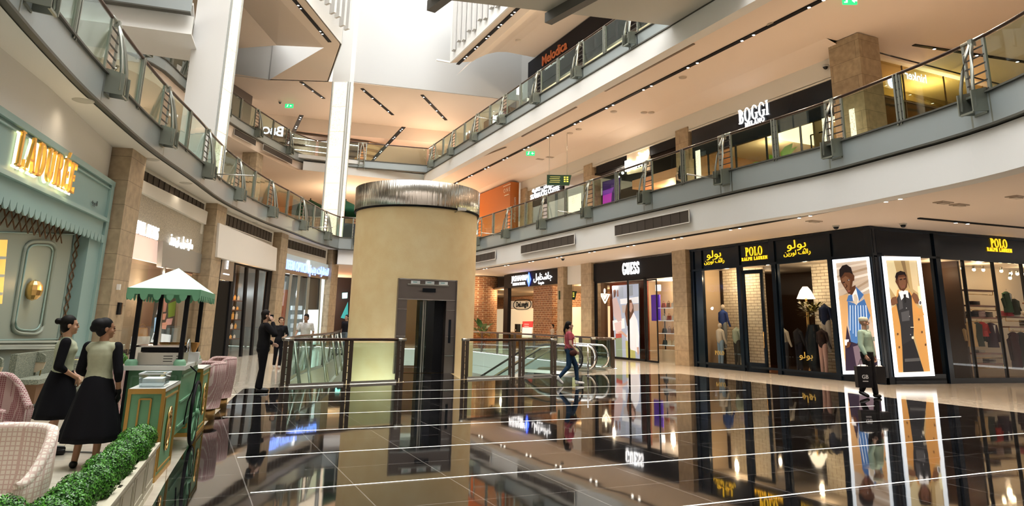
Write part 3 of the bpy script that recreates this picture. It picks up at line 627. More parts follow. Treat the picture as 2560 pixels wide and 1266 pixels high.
mb.plate([dq(.34, 0, -2.3), dq(.34, 0, -.3), dq(.34, 2.32, -.3), dq(.34, 2.32, -2.3)], v, .04); mb.build('car_wall', BLKM, lift, True)
mb = MB(); mb.lathe([(CR-.3, .0), (.01, .0)], (CX, CY_, .01), 40); mb.lathe([(CR-.1, .0), (.01, .0)], (CX, CY_, 2.6), 40); mb.build('car_floor', mat('dark_lino', (.02, .02, .02), .15), lift, True)
mb = MB(); mb.prism([(5.6, 19.0), (7.45, 19.5), tuple((DP+v*.9)[:2])[:2], tuple((DP-v*.9)[:2])], -.25, 0.0); struct(mb, 'floor_bridge', BG)
t = thing('security_camera', 'small white camera on a bracket high on the yellow shaft, under its steel cap', 'camera', (8.0, 21.5, 5.25))
cpos = Vector((CX, CY_, 0))+Vector((math.sin(.43-.1), -math.cos(.43-.1), 0))*(CR)
mb = MB(); mb.tube([cpos+Vector((0, 0, 5.3)), cpos+Vector((.05, -.3, 5.32))], .02, 6); mb.build('arm', STEEL, t, True)
mb = MB(); mb.box(cpos+Vector((.12, -.34, 5.36)), (.28, .1, .1)); mb.build('housing', WHITE, t, True)
# ================================================================ LIGHT COLUMNS
def lace():
    m = bpy.data.materials.new('lit_lace_panel'); m.use_nodes = True; nt = m.node_tree; b = nt.nodes['Principled BSDF']
    tc = nt.nodes.new('ShaderNodeTexCoord'); v1 = nt.nodes.new('ShaderNodeTexVoronoi'); v1.inputs['Scale'].default_value = 15; nt.links.new(tc.outputs['Object'], v1.inputs[0])
    n = nt.nodes.new('ShaderNodeTexNoise'); n.inputs['Scale'].default_value = .8; nt.links.new(tc.outputs['Object'], n.inputs[0])
    a = nt.nodes.new('ShaderNodeMath'); a.operation = 'LESS_THAN'; a.inputs[1].default_value = .3; nt.links.new(v1.outputs[0], a.inputs[0])
    c = nt.nodes.new('ShaderNodeMath'); c.operation = 'GREATER_THAN'; c.inputs[1].default_value = .5; nt.links.new(n.outputs[0], c.inputs[0])
    d = nt.nodes.new('ShaderNodeMath'); d.operation = 'MULTIPLY'; nt.links.new(a.outputs[0], d.inputs[0]); nt.links.new(c.outputs[0], d.inputs[1])
    mx = nt.nodes.new('ShaderNodeMix'); mx.data_type = 'RGBA'; mx.inputs[6].default_value = (1, .84, .62, 1); mx.inputs[7].default_value = (.42, .30, .18, 1); nt.links.new(d.outputs[0], mx.inputs[0])
    nt.links.new(mx.outputs[2], b.inputs['Emission Color']); b.inputs['Emission Strength'].default_value = .95; b.inputs['Base Color'].default_value = (.5, .42, .3, 1); return m
LACE = lace()
def lcolumn(A, B, C, z0, z1, faces, pz0, pz1, label):
    A, B, C = Vector(A), Vector(B), Vector(C); D = A+C-B; t = thing('light_column', label, 'column', (B.x, B.y, z0), group='tall white columns with lit panels')
    mb = MB(); mb.prism([A, B, C, D], z0, z1); mb.build('shaft', WHITE, t, True); k = int(round((pz1-pz0)/1.63))
    for P, Q in faces:
        P, Q = Vector(P), Vector(Q); d = (Q-P); nn = Vector((d.y, -d.x)).normalized(); 
        if nn.dot(-B) < 0: nn = -nn
        for i in range(k):
            a, b = P+d*.13, P+d*.87; za, zb = pz0+i*(pz1-pz0)/k+.02, pz0+(i+1)*(pz1-pz0)/k-.02
            mb = MB(); mb.plate([(*(a+nn*.005), za), (*(b+nn*.005), za), (*(b+nn*.005), zb), (*(a+nn*.005), zb)], (nn.x, nn.y, 0), .02); mb.build('lit_panel', LACE, t, True)
        mb = MB()
        for a in (.06, .94): p = P+d*a+nn*.03; mb.bar((*p, pz0), (*p, pz1), .09 if a < .1 else .05, .05, up=(d.x, d.y, 0))
        mb.build('trim', mat('column_trim', (.45, .47, .45), .4), t, True)
lcolumn((-.95, 26.75), (.17, 26.1), (.62, 26.9), ZF1, 34, [((.17, 26.1), (.62, 26.9))], 6.6, 22.9, 'tall white column whose right side glows, in front of the topmost left gallery')
lcolumn((6.85, 43.05), (7.86, 42.5), (8.27, 43.25), ZF1, 34, [((6.85, 43.05), (7.86, 42.5)), ((7.86, 42.5), (8.27, 43.25))], 6.6, 16.6, 'slimmer white column with glowing lace panels, left of the yellow lift shaft')
# hanging white fins beside the skylight
LAM = mat('white_fin', (.6, .59, .57), .5)
for k in range(12):
    y = 37.2-k*.72*1.15; mb = MB(); z0 = 17.75+.0*k; mb.b2(12.86, 13.0, y-.32, y+.05, z0+(.28 if k % 2 else 0), 31); o = mb.build('light_fin', LAM)
    tag(o, 'tall white vertical fin hanging above the right upper ceiling edge', 'fin', 'white fins right of the skylight')
for k in range(7):
    p = Vector((3.9, 33.3))+Vector((2.45, 4.35))*(k/6.2); mb = MB(); mb.box((p.x+.25, p.y-.15, 24.4), (.14, .4, 13.0+(.3 if k % 2 else 0)), .5); o = mb.build('light_fin', LAM)
    tag(o, 'tall white vertical fin hanging above the left upper ceiling edge', 'fin', 'white fins left of the skylight')
# ================================================================ CEILING TRACKS AND LAMPS
LAMPM = mat('lamp_disc', (1, .93, .8), .4, emit=14)
LR = random.Random(3)
def track(pts, z, label, group, step=3.0, w=.16, pair=.5, power=0, ang=125, first=1.2, tilt=None, down=0.03):
    at, L = arc(pts); p0, _ = at(0); t = thing('track_light', label, 'ceiling light', (p0.x, p0.y, z), group=group)
    mb = MB(); n = max(1, int(L/1.0)); mb.sweep([at(L*i/n)[0] for i in range(n+1)], [(-w/2, z-.04), (-w/2, z-.004), (w/2, z-.004), (w/2, z-.04)], closed=True); mb.build('track', BLKM, t, True)
    s = first
    while s < L-.2:
        for e in ((0, pair) if pair else (0,)):
            if s+e > L: continue
            p, d = at(s+e); mb = MB(); mb.lathe([(.055, -.06), (.055, -.01)], (p.x, p.y, z-.0), 10); h = mb.build('lamp_housing', BLKM, t, True)
            mb = MB(); mb.lathe([(.001, -.062), (.05, -.062)], (p.x, p.y, z), 12); mb.build('lamp', LAMPM, h, True)
        if power:
            p, d = at(s+.25); spot('spot', (p.x, p.y, z-.13), power, WARM, ang, 1, to=(p.x+(tilt or 0), p.y, z-4), r=.12)
        s += step
    return t
slot0 = dens([(16.45, 41), (16.57, 32), (16.6, 18.65), (16.38, 14.1), (16.05, 10.8), (15.3, 8.1), (14.2, 6)], 1.0)
track(slot0, 4.95, 'long black light track curving in the ground floor ceiling, right side', 'black light tracks in the ceilings', 3.1, .13, .45, 420)
track([(16.5, 50), (16.45, 20), (16.45, 6)], 11.41, 'long straight black light track in the ceiling of the middle right gallery', 'black light tracks in the ceilings', 2.9, .17, .55, 470)
track([(13.57, 38), (13.57, 20)], C2, 'straight black light track beside the white fins, right of the skylight', 'black light tracks in the ceilings', 1.7, .2, .35, 160)
track([(5.75, 38.15), (2.6, 32.6)], C2, 'straight black light track beside the white fins, left of the skylight', 'black light tracks in the ceilings', 3.2, .2, .35, 250)
for a, b, w_ in (((9.27, 45.39), (12.84, 50.44), 'left'), ((13.39, 44.72), (16.98, 49.76), 'right')):
    track([a, b], C2, 'short diagonal black light track in the far upper ceiling, %s one of two' % w_, 'short black light tracks in the far ceiling', 1.6, .22, 0, 130, first=.4)
track([(5.25, 45.98), (7.3, 48.9)], C2, 'short black light track in the far upper ceiling, just left of the slim glowing column', 'short black light tracks in the far ceiling', 1.4, .22, 0, 110, first=.4)
for (x, y, x2, y2) in ((1010, 305, 905, 420), (755, 275, 720, 350)):
    p, q = atz(x, y, 16.1), atz(x2, y2, 16.1); d_ = (q-p)*1.0; track([p[:2], (p+d_)[:2]], 15.72, 'black light track in the rosy far ceiling, %s' % ('right of the slim glowing column' if x > 900 else 'left of the slim glowing column'), 'short black light tracks in the far ceiling', 2.5, .3, .5, 170, first=.5)
track([(22, 14.5), (30, 13.2)], 11.41, 'black light track in the far right ceiling above the chocolate coloured gallery window', 'short black light tracks in the far ceiling', 1.9, .14, 0, 200, first=.9)
track([(19.6, 13.4), (27, 12.7)], 4.95, 'short black light track in the ceiling before the corner shop front', 'short black light tracks in the far ceiling', 3.2, .1, .5, 150, first=1.5)
# left soffit downlights
for (x, y) in ((208, 252), (380, 399), (465, 458), (634, 557), (715, 590)):
    p = atz(x, y, 5.8); t = thing('downlight', 'round flush downlight in the left gallery soffit above the shops', 'downlight', p, group='round downlights in the left soffit')
    mb = MB(); mb.lathe([(.001, -.012), (.17, -.012), (.2, -.0), (.2, .02)], p, 20); mb.build('trim_ring', mat('downlight_trim', (.5, .48, .42), .5), t, True)
    spot('spot', (p.x, p.y, 5.7), 12, (1, .85, .65), 150, 1, r=.15)
for (x, y, z, k) in ((1610, 281, 11.41, 'disc'), (1628, 281, 11.41, 'disc'), (1707, 193, 11.41, 'disc'), (1447, 323, 11.41, 'disc'), (1425, 333, 11.41, 'disc'), (1534, 279, 11.41, 'disc'), (1295, 101, 18.4, 'disc'), (1930, 60, 11.41, 'disc'), (2398, 512, 4.95, 'vent'), (2358, 506, 4.95, 'vent'), (2540, 492, 4.95, 'vent'), (2035, 553, 4.95, 'vent'), (1350, 398, 11.41, 'vent'), (1375, 393, 11.41, 'vent')):
    p = atz(x, y, z); mb = MB()
    if k == 'disc': mb.lathe([(.001, -.03), (.15, -.03), (.17, .02)], p, 16)
    else: mb.box(p, (.45, .28, .05)); mb.box(p+Vector((0, 0, -.03)), (.3, .16, .03))
    o = mb.build('ceiling_speaker' if k == 'disc' else 'ceiling_vent', mat('beige_fitting', (.5, .42, .34), .5)); tag(o, 'small round beige fitting flush in the ceiling' if k == 'disc' else 'small rectangular fitting in the ceiling', 'ceiling fitting', 'small %s in the ceilings' % ('discs' if k == 'disc' else 'vents'))
for (x0, y0, x1, y1) in ((1140, 414, 1265, 367), (1305, 340, 1441, 266), (1512, 226, 1735, 107)):
    p, q = atz(x0, y0, 11.41), atz(x1, y1, 11.41); mb = MB(); mb.bar((p.x, p.y, 11.37), (q.x, q.y, 11.37), .09, .03); o = mb.build('linear_diffuser', mat('diffuser_brown', (.2, .15, .11), .5))
    tag(o, 'narrow dark air slot in the middle right ceiling, %s' % {1140: 'farthest of three', 1305: 'middle of three', 1512: 'nearest of three'}[x0], 'air slot', 'narrow air slots in the ceiling')
# ================================================================ FLAT PICTURES
def zz(ox, oy, s, pts): return [(ox+x/s, oy+y/s) for x, y in pts]
def artmat(c, e): return mat('print_%02x%02x%02x_%d' % (*[int(min(1, q)*255) for q in c], int(e*10)), c, .5, emit=e)
def picture(name, p0, n, polys, parent, e=.45, toward=None):
    """a flat printed picture: coloured shapes on one plane of the place, each a hair in front of the last"""
    n = Vector(n).normalized(); mb = MB(); ms = []; 
    if (O3-Vector(p0)).dot(n) < 0: n = -n
    for i, (c, pts) in enumerate(polys):
        m = artmat(c, e)
        if m not in ms: ms.append(m)
        q = [atp(x, y, p0, n)+n*.0012*i for x, y in pts]; mb.add(q, [tuple(range(len(q)))], ms.index(m))
    return mb.build(name, ms, parent, True)
def ell(cx, cy, rx, ry, n=14): return [(cx+rx*math.cos(2*PI*k/n), cy+ry*math.sin(2*PI*k/n)) for k in range(n)]
XF = 19.85; PA = (20.1, 15.35, 0); PB = (27, 14.6, 0); NB = Vector((-.75, -6.9, 0)).normalized()   # corner front plane
NAVY = mat('navy_lacquer', (.004, .010, .020), .18)
LBX = mat('lightbox_rim', (.85, .93, 1), .5, emit=.85)
GP = glassmat('window_glass', (.96, .97, .97), .55, 1.4)
YEL = mat('sign_yellow', (1, .60, .02), .5, emit=.75)
# ---- corner clothes shop, left face
t = thing('storefront', 'dark navy clothes shop front with three yellow lit names over its windows', 'shop front', (XF, 23.8, 0))
mb = MB()
def fpan(y0, y1, z0, z1, x0=XF, th=.12): mb.b2(x0, x0+th, y0, y1, z0, z1)
for a in ((15.2, 24.28, 3.98, 4.93), (23.5, 24.28, 0, 3.98), (21.2, 21.4, 0, 3.98), (19.3, 19.58, 0, 3.98), (16.75, 17.03, 0, 3.98), (15.2, 15.32, 0, 3.98), (15.2, 16.75, 3.94, 3.98), (15.2, 16.75, 0, .2), (21.4, 23.5, 0, .2), (17.03, 19.3, 0, .2)): fpan(*a)
for y in (24.1, 23.55, 21.3, 19.45, 16.9, 15.3):
    mb.b2(XF-.06, XF, y-.09, y+.09, 0, 4.9)
for z in (4.02, 4.88): mb.b2(XF-.08, XF, 15.2, 24.2, z-.04, z+.04)
mb.b2(XF-.05, XF, 15.2, 24.2, .14, .22)
mb.build('frame', NAVY, t, True)
for y0, y1 in ((21.4, 23.5), (17.03, 19.3)):
    mb = MB(); mb.b2(XF+.05, XF+.06, y0, y1, .2, 3.98); mb.build('window_pane', GP, t, True)
RY = (0, -1, 0)
serif('POLO', .34, YEL, t, 'sign_name', .03, (XF-.03, 20.4, 4.56), RY, sx=.78, world=True); serif('RALPH LAUREN', .13, YEL, t, 'sign_name', .03, (XF-.03, 20.4, 4.28), RY, sx=1.05, world=True)
for y in (22.7, 18.3):
    text('\uFEEE\uFEDF\uFEEE\uFE91', .42, YEL, t, 'arabic_name', .02, (XF-.03, y, 4.62), RY, sx=1.5, world=True, bold=0)
    text('\uFEE6\uFEF3\u0631\u0648\uFEDF \uFED2\uFEDF\u0627\u0631', .24, YEL, t, 'arabic_name', .02, (XF-.03, y, 4.33), RY, sx=1.2, world=True)
YG = mat('gold_print', (.75, .55, .12), .5)
serif('POLO', .16, YG, t, 'window_lettering', .01, (XF+.04, 22.7, .62), RY, world=True); text('\uFEEE\uFEDF\uFEEE\uFE91', .3, YG, t, 'window_lettering', .01, (XF+.04, 18.3, .72), RY, sx=1.4, world=True)
mb = MB()   # open door leaf, turned outwards
for a, b, z0, z1 in ((0, .12, 0, 3.85), (.85, .97, 0, 3.85), (0, .97, 3.7, 3.85), (0, .97, 0, .35)):
    mb.b2(a, b, -.03, .03, z0, z1)
dr = thing('glass_door', 'open narrow glass door leaf with a heavy black frame in the navy shop front', 'door', (XF-.05, 21.1, 0), math.radians(-82))
mb.build('frame', NAVY, dr); mb = MB(); mb.b2(.12, .85, -.005, .005, .35, 3.7); mb.build('pane', GP, dr); mb = MB(); mb.tube([(.9, -.07, .9), (.9, -.07, 1.5)], .015, 6); mb.build('handle', GOLD, dr)
def lightbox(name, label, p0, n, outer, inner, polys):
    t = thing(name, label, 'lightbox poster', atp(*outer[3], p0, n)); n = Vector(n)
    if (O3-Vector(p0)).dot(n) < 0: n = -n
    o = [atp(*q, p0, n) for q in outer]; i = [atp(*q, p0, n) for q in inner]; mb = MB()
    for k in range(4):
        j = (k+1) % 4; mb.plate([o[k], o[j], i[j], i[k]], n, .05)
    mb.build('lit_frame', LBX, t, True); mb = MB(); mb.plate(o, -n, .08); mb.build('back_box', BLKM, t, True)
    picture('picture', tuple(Vector(p0)+n*.012), n, polys, t); return t
Z1 = lambda *p: zz(2080, 640, 3.957, p)
SK = (.10, .04, .02); SK2 = (.18, .075, .035); TAN = (.62, .36, .15); DEN = (.05, .16, .42)
pol = [((.55, .44, .34), Z1((38, 72), (350, 40), (470, 1130), (135, 1140)))]
for a, b, c, d, col in ((38, 120, 350, 60, (.75, .64, .52)), (45, 200, 353, 110, (.40, .28, .18)), (48, 250, 358, 170, (.85, .77, .66)), (60, 420, 370, 230, (.42, .30, .2)), (62, 470, 375, 300, (.88, .8, .7)), (60, 330, 365, 200, (.6, .48, .36))):
    pol.append((col, Z1((a, b), (c, d), (c+3, d+24), (a+2, b+18))))
pol += [(TAN, Z1((70, 400), (160, 378), (168, 460), (150, 700), (134, 1050), (120, 1000), (95, 700))), (TAN, Z1((310, 385), (386, 368), (430, 760), (380, 600))),
 ((.03, .02, .04), Z1((150, 690), (190, 850), (250, 870), (330, 720), (400, 800), (466, 1128), (138, 1138), (132, 900))), ((.16, .12, .16), Z1((210, 900), (340, 860), (440, 1120), (250, 1130))),
 (DEN, Z1((158, 450), (245, 480), (322, 428), (382, 590), (330, 720), (250, 870), (190, 850), (168, 690)))]
for k in range(7): x = 178+k*26; pol.append(((.45, .62, .85) if k % 2 else (.75, .84, .95), Z1((x, 490), (x+9, 490), (x+8+k*3, 830-abs(k-3)*30), (x+2+k*3, 830-abs(k-3)*30))))
pol += [(SK, Z1((180, 320), (236, 290), (248, 400), (190, 405))), ((.9, .9, .92), Z1((203, 392), (243, 318), (280, 400), (252, 485), (215, 440))), ((.65, .55, .42), Z1((218, 388), (243, 378), (264, 430), (250, 492), (226, 470))),
 (DEN, Z1((150, 450), (168, 392), (205, 385), (212, 452))), (DEN, Z1((238, 302), (320, 386), (272, 450), (262, 400))),
 (SK, Z1((82, 200), (92, 125), (140, 92), (190, 112), (213, 180), (228, 200), (226, 245), (212, 252), (200, 330), (192, 378), (168, 376), (122, 305), (96, 262))),
 (SK2, Z1((100, 230), (140, 200), (190, 230), (180, 330), (165, 350), (125, 295))), ((.015, .01, .01), Z1((80, 200), (78, 140), (108, 98), (150, 86), (194, 118), (214, 186), (180, 166), (132, 166), (94, 218))),
 ((.02, .01, .01), Z1((112, 262), (135, 256), (135, 266), (114, 272))), ((.02, .01, .01), Z1((158, 240), (184, 226), (186, 238), (162, 252))), ((.6, .6, .6), Z1((166, 240), (178, 236), (178, 243), (168, 246))), ((.25, .07, .05), Z1((160, 345), (190, 338), (186, 358), (166, 362))), ((.04, .015, .01), Z1((140, 270), (152, 300), (138, 318), (152, 316), (162, 298))),
 ((.9, .9, .92), Z1((132, 830), (176, 828), (162, 892), (136, 884))), (SK, Z1((160, 850), (196, 862), (180, 905), (148, 915)))]
lightbox('lightbox_poster', 'glowing poster of a woman in a blue denim jacket, left of the shop corner', (XF-.09, 0, 0), (-1, 0, 0), Z1((12, 40), (368, 10), (492, 1168), (120, 1174)), Z1((38, 72), (350, 40), (466, 1130), (138, 1140)), pol)
BR_ = (.035, .035, .038); CO = (.66, .33, .09)
pol = [((.50, .36, .16), Z1((523, 45), (838, 47), (972, 1145), (645, 1157)))]
for q, col in (([(540, 50), (610, 50), (680, 330), (640, 420), (560, 300)], (.78, .66, .38)), ([(680, 50), (720, 50), (770, 330), (735, 240)], (.25, .16, .07)), ([(760, 50), (830, 50), (865, 380), (800, 330)], (.72, .58, .34)), ([(562, 430), (610, 420), (640, 700), (590, 660)], (.62, .48, .26)), ([(845, 300), (872, 300), (885, 500), (860, 450)], (.9, .82, .5)), ([(600, 690), (640, 700), (660, 1150), (646, 1150)], (.72, .56, .4))): pol.append((col, Z1(*q)))
pol += [(CO, Z1((585, 520), (645, 480), (700, 780), (696, 1152), (650, 1154), (600, 660))), (CO, Z1((775, 380), (832, 485), (905, 600), (966, 1143), (905, 1146), (812, 780), (775, 560))),
 (BR_, Z1((632, 470), (655, 352), (700, 420), (770, 350), (784, 400), (806, 720), (802, 830), (690, 890), (676, 700))), ((.09, .09, .095), Z1((680, 560), (760, 540), (765, 640), (690, 650))), ((.08, .08, .085), Z1((655, 400), (690, 430), (700, 520), (660, 540))),
 ((.025, .025, .028), Z1((690, 884), (802, 822), (906, 1145), (702, 1152))), ((.10, .10, .10), Z1((715, 1020), (860, 1010), (868, 1040), (716, 1050))), ((.92, .92, .93), Z1((655, 360), (690, 340), (745, 346), (758, 420), (712, 404), (682, 440))), ((.02, .02, .02), Z1((702, 382), (726, 380), (732, 460), (712, 470))),
 (CO, Z1((640, 340), (660, 330), (650, 400), (630, 420))), (CO, Z1((744, 320), (800, 400), (830, 480), (790, 420), (760, 360))),
 (SK, Z1((622, 258), (628, 200), (650, 165), (700, 155), (730, 190), (742, 262), (736, 312), (704, 352), (664, 336), (642, 292))), (SK2, Z1((650, 215), (715, 205), (728, 270), (715, 320), (680, 330), (655, 290))),
 ((.012, .01, .01), Z1((618, 210), (630, 168), (672, 149), (716, 162), (735, 214), (706, 186), (652, 194), (634, 246))), ((.01, .01, .01), Z1((662, 232), (686, 228), (687, 238), (664, 242))), ((.01, .01, .01), Z1((700, 226), (724, 222), (725, 232), (702, 237))), ((.22, .07, .05), Z1((680, 298), (712, 292), (710, 306), (684, 310))),
 (SK2, Z1((572, 440), (590, 412), (632, 402), (642, 470), (600, 492), (575, 490))), (SK2, Z1((778, 396), (800, 362), (835, 385), (858, 440), (848, 478), (815, 470))), ((.85, .85, .88), Z1(*ell(865, 465, 17, 28))), ((.1, .1, .1), Z1(*ell(865, 465, 10, 18))), (CO, Z1((830, 520), (880, 520), (905, 590), (850, 580))),
 ((.8, .72, .55), Z1((768, 704), (802, 704), (802, 711), (768, 711))), ((.8, .75, .6), Z1(*ell(790, 810, 12, 14)))]
for x, y in ((850, 630), (880, 755), (915, 880), (640, 775), (655, 905)): pol.append(((.12, .05, .02), Z1(*ell(x, y, 9, 13, 8))))
for x, y in ((725, 518), (755, 600), (765, 780)): pol.append(((.6, .6, .6), Z1(*ell(x, y, 4, 6, 6))))
C0 = tuple(Vector(PA)+NB*.10)
lightbox('lightbox_poster', 'glowing poster of a man in a long camel coat, right of the shop corner', C0, NB, Z1((490, 5), (862, 12), (1005, 1188), (620, 1200)), Z1((523, 45), (838, 47), (972, 1145), (645, 1157)), pol)
# ---- corner clothes shop, right face
t = thing('storefront', 'black corner face of the clothes shop, right of the glowing camel coat poster', 'shop front', PA)
cu = Vector((6.9, -.75, 0)).normalized(); mb = MB()
def cp_(s, z, o=0): return Vector(PA)+cu*s+NB*o+Vector((0, 0, z))
def cpan(s0, s1, z0, z1, o=0, th=.12): mb.plate([cp_(s0, z0, o), cp_(s1, z0, o), cp_(s1, z1, o), cp_(s0, z1, o)], -NB, th)
for a in ((-.3, 12, 4.05, 4.94), (-.3, .35, 0, 4.05), (2.45, 2.72, 0, 4.05), (-.3, 12, 0, .17), (.3, 2.5, .1, .3)): cpan(*a)
for s in (.1, 2.62): cpan(s-.1, s+.1, 0, 4.94, .07, .07)
cpan(-.3, 12, 4.86, 4.94, .09, .1); cpan(-.3, 12, 4.02, 4.09, .07, .08)
mb.build('frame', NAVY, t, True)
mb = MB(); mb.plate([cp_(2.7, .17, -.06), cp_(12, .17, -.06), cp_(12, 4.05, -.06), cp_(2.7, 4.05, -.06)], -NB, .01); mb.build('window_pane', GP, t, True)
mb = MB()
for s in (3.9, 5.3, 6.7, 8.2): mb.bar(cp_(s, .17, -.1), cp_(s, 4.05, -.1), .06, .1)
mb.build('mullion', BLKM, t, True)
pc = atp(2498, 609, cp_(0, 0, .03), NB); pc2 = atp(2499, 622, cp_(0, 0, .03), NB)
serif('POLO', .30, YEL, t, 'sign_name', .03, pc, cu, sx=.78, world=True); serif('RALPH LAUREN', .13, YEL, t, 'sign_name', .03, pc2-Vector((0, 0, .05)), cu, sx=.92, world=True)
# ---- clothes shop interior
BRW = brickmat('painted_brick', (.74, .66, .52), (.68, .60, .47), (.30, .24, .17), .36, .12, .012, .7, bump=.5, noise=.12)
DW = mat('dark_shop_wall', (.05, .028, .018), .5); WARMW = mat('warm_shop_wall', (.55, .42, .28), .6); SWOOD = mat('shelf_wood', (.22, .07, .025), .35, noise=.3, nscale=6, stretch=(1, 8, 8))
mb = MB(); mb.b2(24.6, 24.7, 15.6, 24.2, 0, 4.5); struct(mb, 'wall_shop', DW)
mb = MB(); mb.b2(20.0, 21.3, 24.1, 24.2, 0, 4.6); struct(mb, 'wall_shop', WARMW); mb = MB(); mb.b2(21.4, 24.6, 24.1, 24.2, 0, 4.6); struct(mb, 'wall_shop', DW)
mb = MB(); mb.b2(21.3, 21.4, 21.5, 23.9, .1, 4.1); mb.b2(21.7, 21.8, 17.9, 19.4, .1, 4.1); struct(mb, 'wall_shop', BRW)
mb = MB(); mb.prism([(19.98, 15.5), (27, 14.75), (35.8, 13.8), (35.8, 18), (24.6, 24.2), (19.98, 24.2)], 4.1, 4.2); struct(mb, 'ceiling', mat('shop_ceiling', (.5, .42, .33), .6))
mb = MB(); mb.prism([(19.98, 15.5), (27, 14.75), (35.8, 13.8), (35.8, 18), (24.6, 24.2), (19.98, 24.2)], 0, .03); struct(mb, 'floor', mat('shop_wood_floor', (.12, .05, .025), .2))
mb = MB(); mb.wall((21.9, 17.5), (36, 16.0), 0, 4.5, .1); struct(mb, 'wall_shop', mat('panelled_cream', (.45, .36, .25), .5))
for x, y, e in ((20.4, 22.6, 80), (20.4, 18.5, 60), (22.5, 19.8, 15), (26.2, 15.8, 45), (28.5, 15.5, 45), (24.0, 16.1, 30), (22.9, 22.8, 8)): point('shop_spot', (x, y, 3.7), e*.8, (1, .74, .45), .06)
FB = {}
def folded(c): return mat('cloth_%02x%02x%02x' % tuple(int(q*255) for q in c), c, .85)
def stack(x, y, z, cols, rz, label, n=4, w=.30, d=.24, grp='folded clothes on the shop shelves'):
    for k in range(n):
        mb = MB(); r = LR.uniform(-.04, .04); mb.box((0, 0, .022), (w, d, .04)); mb.tube([(-w/2, -d/2, .022), (w/2, -d/2, .022)], .021, 6)
        o = mb.build('folded_shirt', folded(cols[k % len(cols)]), loc=(x, y, z+k*.046)); o.rotation_euler = (0, 0, rz+r); tag(o, label, 'folded clothing', grp)
def garment(x, y, z, rz, c, label, L=.75, w=.46, group='clothes hanging in the corner shop', d=.12, sleeve=True, c2=None):
    t = thing('hanging_jacket', label, 'jacket', (x, y, z), rz, group); mb = MB(); L2 = L
    prof = [(.0, .07), (-.03, .30), (-.08, .42), (-.3, .38), (-L2*.6, .37), (-L2, .46)]
    vs = []; n = 14
    for zz_, ww in prof:
        for k in range(n): a = 2*PI*k/n; f = 1+.06*math.sin(5*a+zz_*9); vs.append((ww*w*math.cos(a)*f, d*(.4 if zz_ > -.05 else 1)*math.sin(a)*f, zz_))
    fs = [(i*n+k, i*n+(k+1) % n, (i+1)*n+(k+1) % n, (i+1)*n+k) for i in range(len(prof)-1) for k in range(n)]+[tuple(range(n))]
    mb.add(vs, fs, 0, True); mb.build('body', folded(c), t)
    if sleeve:
        for s in (-1, 1): mb = MB(); mb.tube([(s*w*.36, 0, -.09), (s*w*.5, .02, -.28), (s*w*.54, -.03, -L*.78)], [.07, .062, .045], 8); mb.build('sleeve', folded(c), t)
    mb = MB(); mb.tube([(0, 0, -.01), (0, 0, .06), (.03, 0, .09), (.05, 0, .06)], .006, 5); mb.build('hanger', CHROME, t)
    if c2: mb = MB(); mb.plate([(-.05, -d-.005, -.08), (.05, -d-.005, -.08), (.0, -d-.01, -.36)], (0, -1, 0), .01); mb.build('shirt_front', folded(c2), t)
    return t
def shelf(x, y, z, L, d, rz, label, m=None, brk=True):
    t = thing('display_shelf', label, 'shelf', (x, y, z), rz, 'wooden shelves in the corner shop'); mb = MB(); mb.box((0, 0, 0), (L, d, .05)); mb.build('board', m or SWOOD, t)
    mb = MB(); mb.tube([(-L/2+.05, -d*.3, -.14), (L/2-.05, -d*.3, -.14)], .014, 6)
    for s in (-1, 1): mb.bar((s*(L/2-.06), -d*.3, -.14), (s*(L/2-.06), -d*.3, 0), .02)
    mb.build('rail', GOLD, t); return t
# corner window display (seen through the right face)
cr = math.atan2(cu.y, cu.x); base = lambda s, o, z: tuple(cp_(s+1.45*o, z, -o))
for s, o, z, L in ((4.1, .9, 2.55, 1.5), (4.2, .9, 2.12+.02, 1.5), (6.35, 1.0, 2.20, 2.4), (6.4, 1.0, 1.85, 2.3), (4.1, .8, .92, 1.5), (4.1, .8, .58, 1.5), (7.2, 1.3, 2.75, 1.2), (4.1, 1.0, 3.1, 1.4)):
    p = base(s, o, z); shelf(p[0], p[1], p[2], L, .4, cr, 'wooden shelf %s behind the corner window, %s' % ({.58: 'at knee height', .92: 'at hip height', 1.85: 'just above head height', 2.14: 'level with the poster face', 2.2: 'level with the coat collar', 2.55: 'second from the top', 2.75: 'at the top', 3.1: 'topmost'}[round(z, 2)], 'left part' if s < 5 else 'right part'))
K1, K2, K3, K4, K5 = (.02, .02, .03), (.45, .30, .28), (.10, .08, .07), (.5, .03, .06), (.45, .42, .36)
for s, z, cols, n, nm in ((3.75, 2.17, [K1], 4, 'navy'), (4.1, 2.17, [K2, (.55, .4, .38)], 5, 'pale pink'), (4.45, 2.17, [K3], 4, 'brown'), (5.5, 2.23, [K4], 4, 'crimson'), (5.8, 2.23, [K5, K3], 2, 'cream'), (6.35, 1.88, [K5, K3], 5, 'striped'), (6.7, 1.88, [K1], 6, 'navy'), (7.0, 1.88, [K5, K1], 5, 'grey'), (3.85, .95, [K5], 2, 'pale'), (4.3, .61, [K5, K3], 3, 'patterned'), (3.9, 2.58, [K3, K1], 3, 'dark')):
    p = base(s, .85, z); stack(p[0], p[1], p[2], cols, cr, '%s folded garment in a pile, %s' % (nm, {3.75: 'upper left shelf, first pile', 4.1: 'upper left shelf, second pile', 4.45: 'upper left shelf, third pile', 5.5: 'long upper shelf, left end', 5.8: 'long upper shelf, second pile', 6.35: 'long lower shelf, left pile', 6.7: 'long lower shelf, middle pile', 7.0: 'long lower shelf, right pile', 3.85: 'hip high shelf', 4.3: 'knee high shelf', 3.9: 'second shelf from the top'}[s]), n, grp='%s folded clothes at %.1f m' % (nm, s))
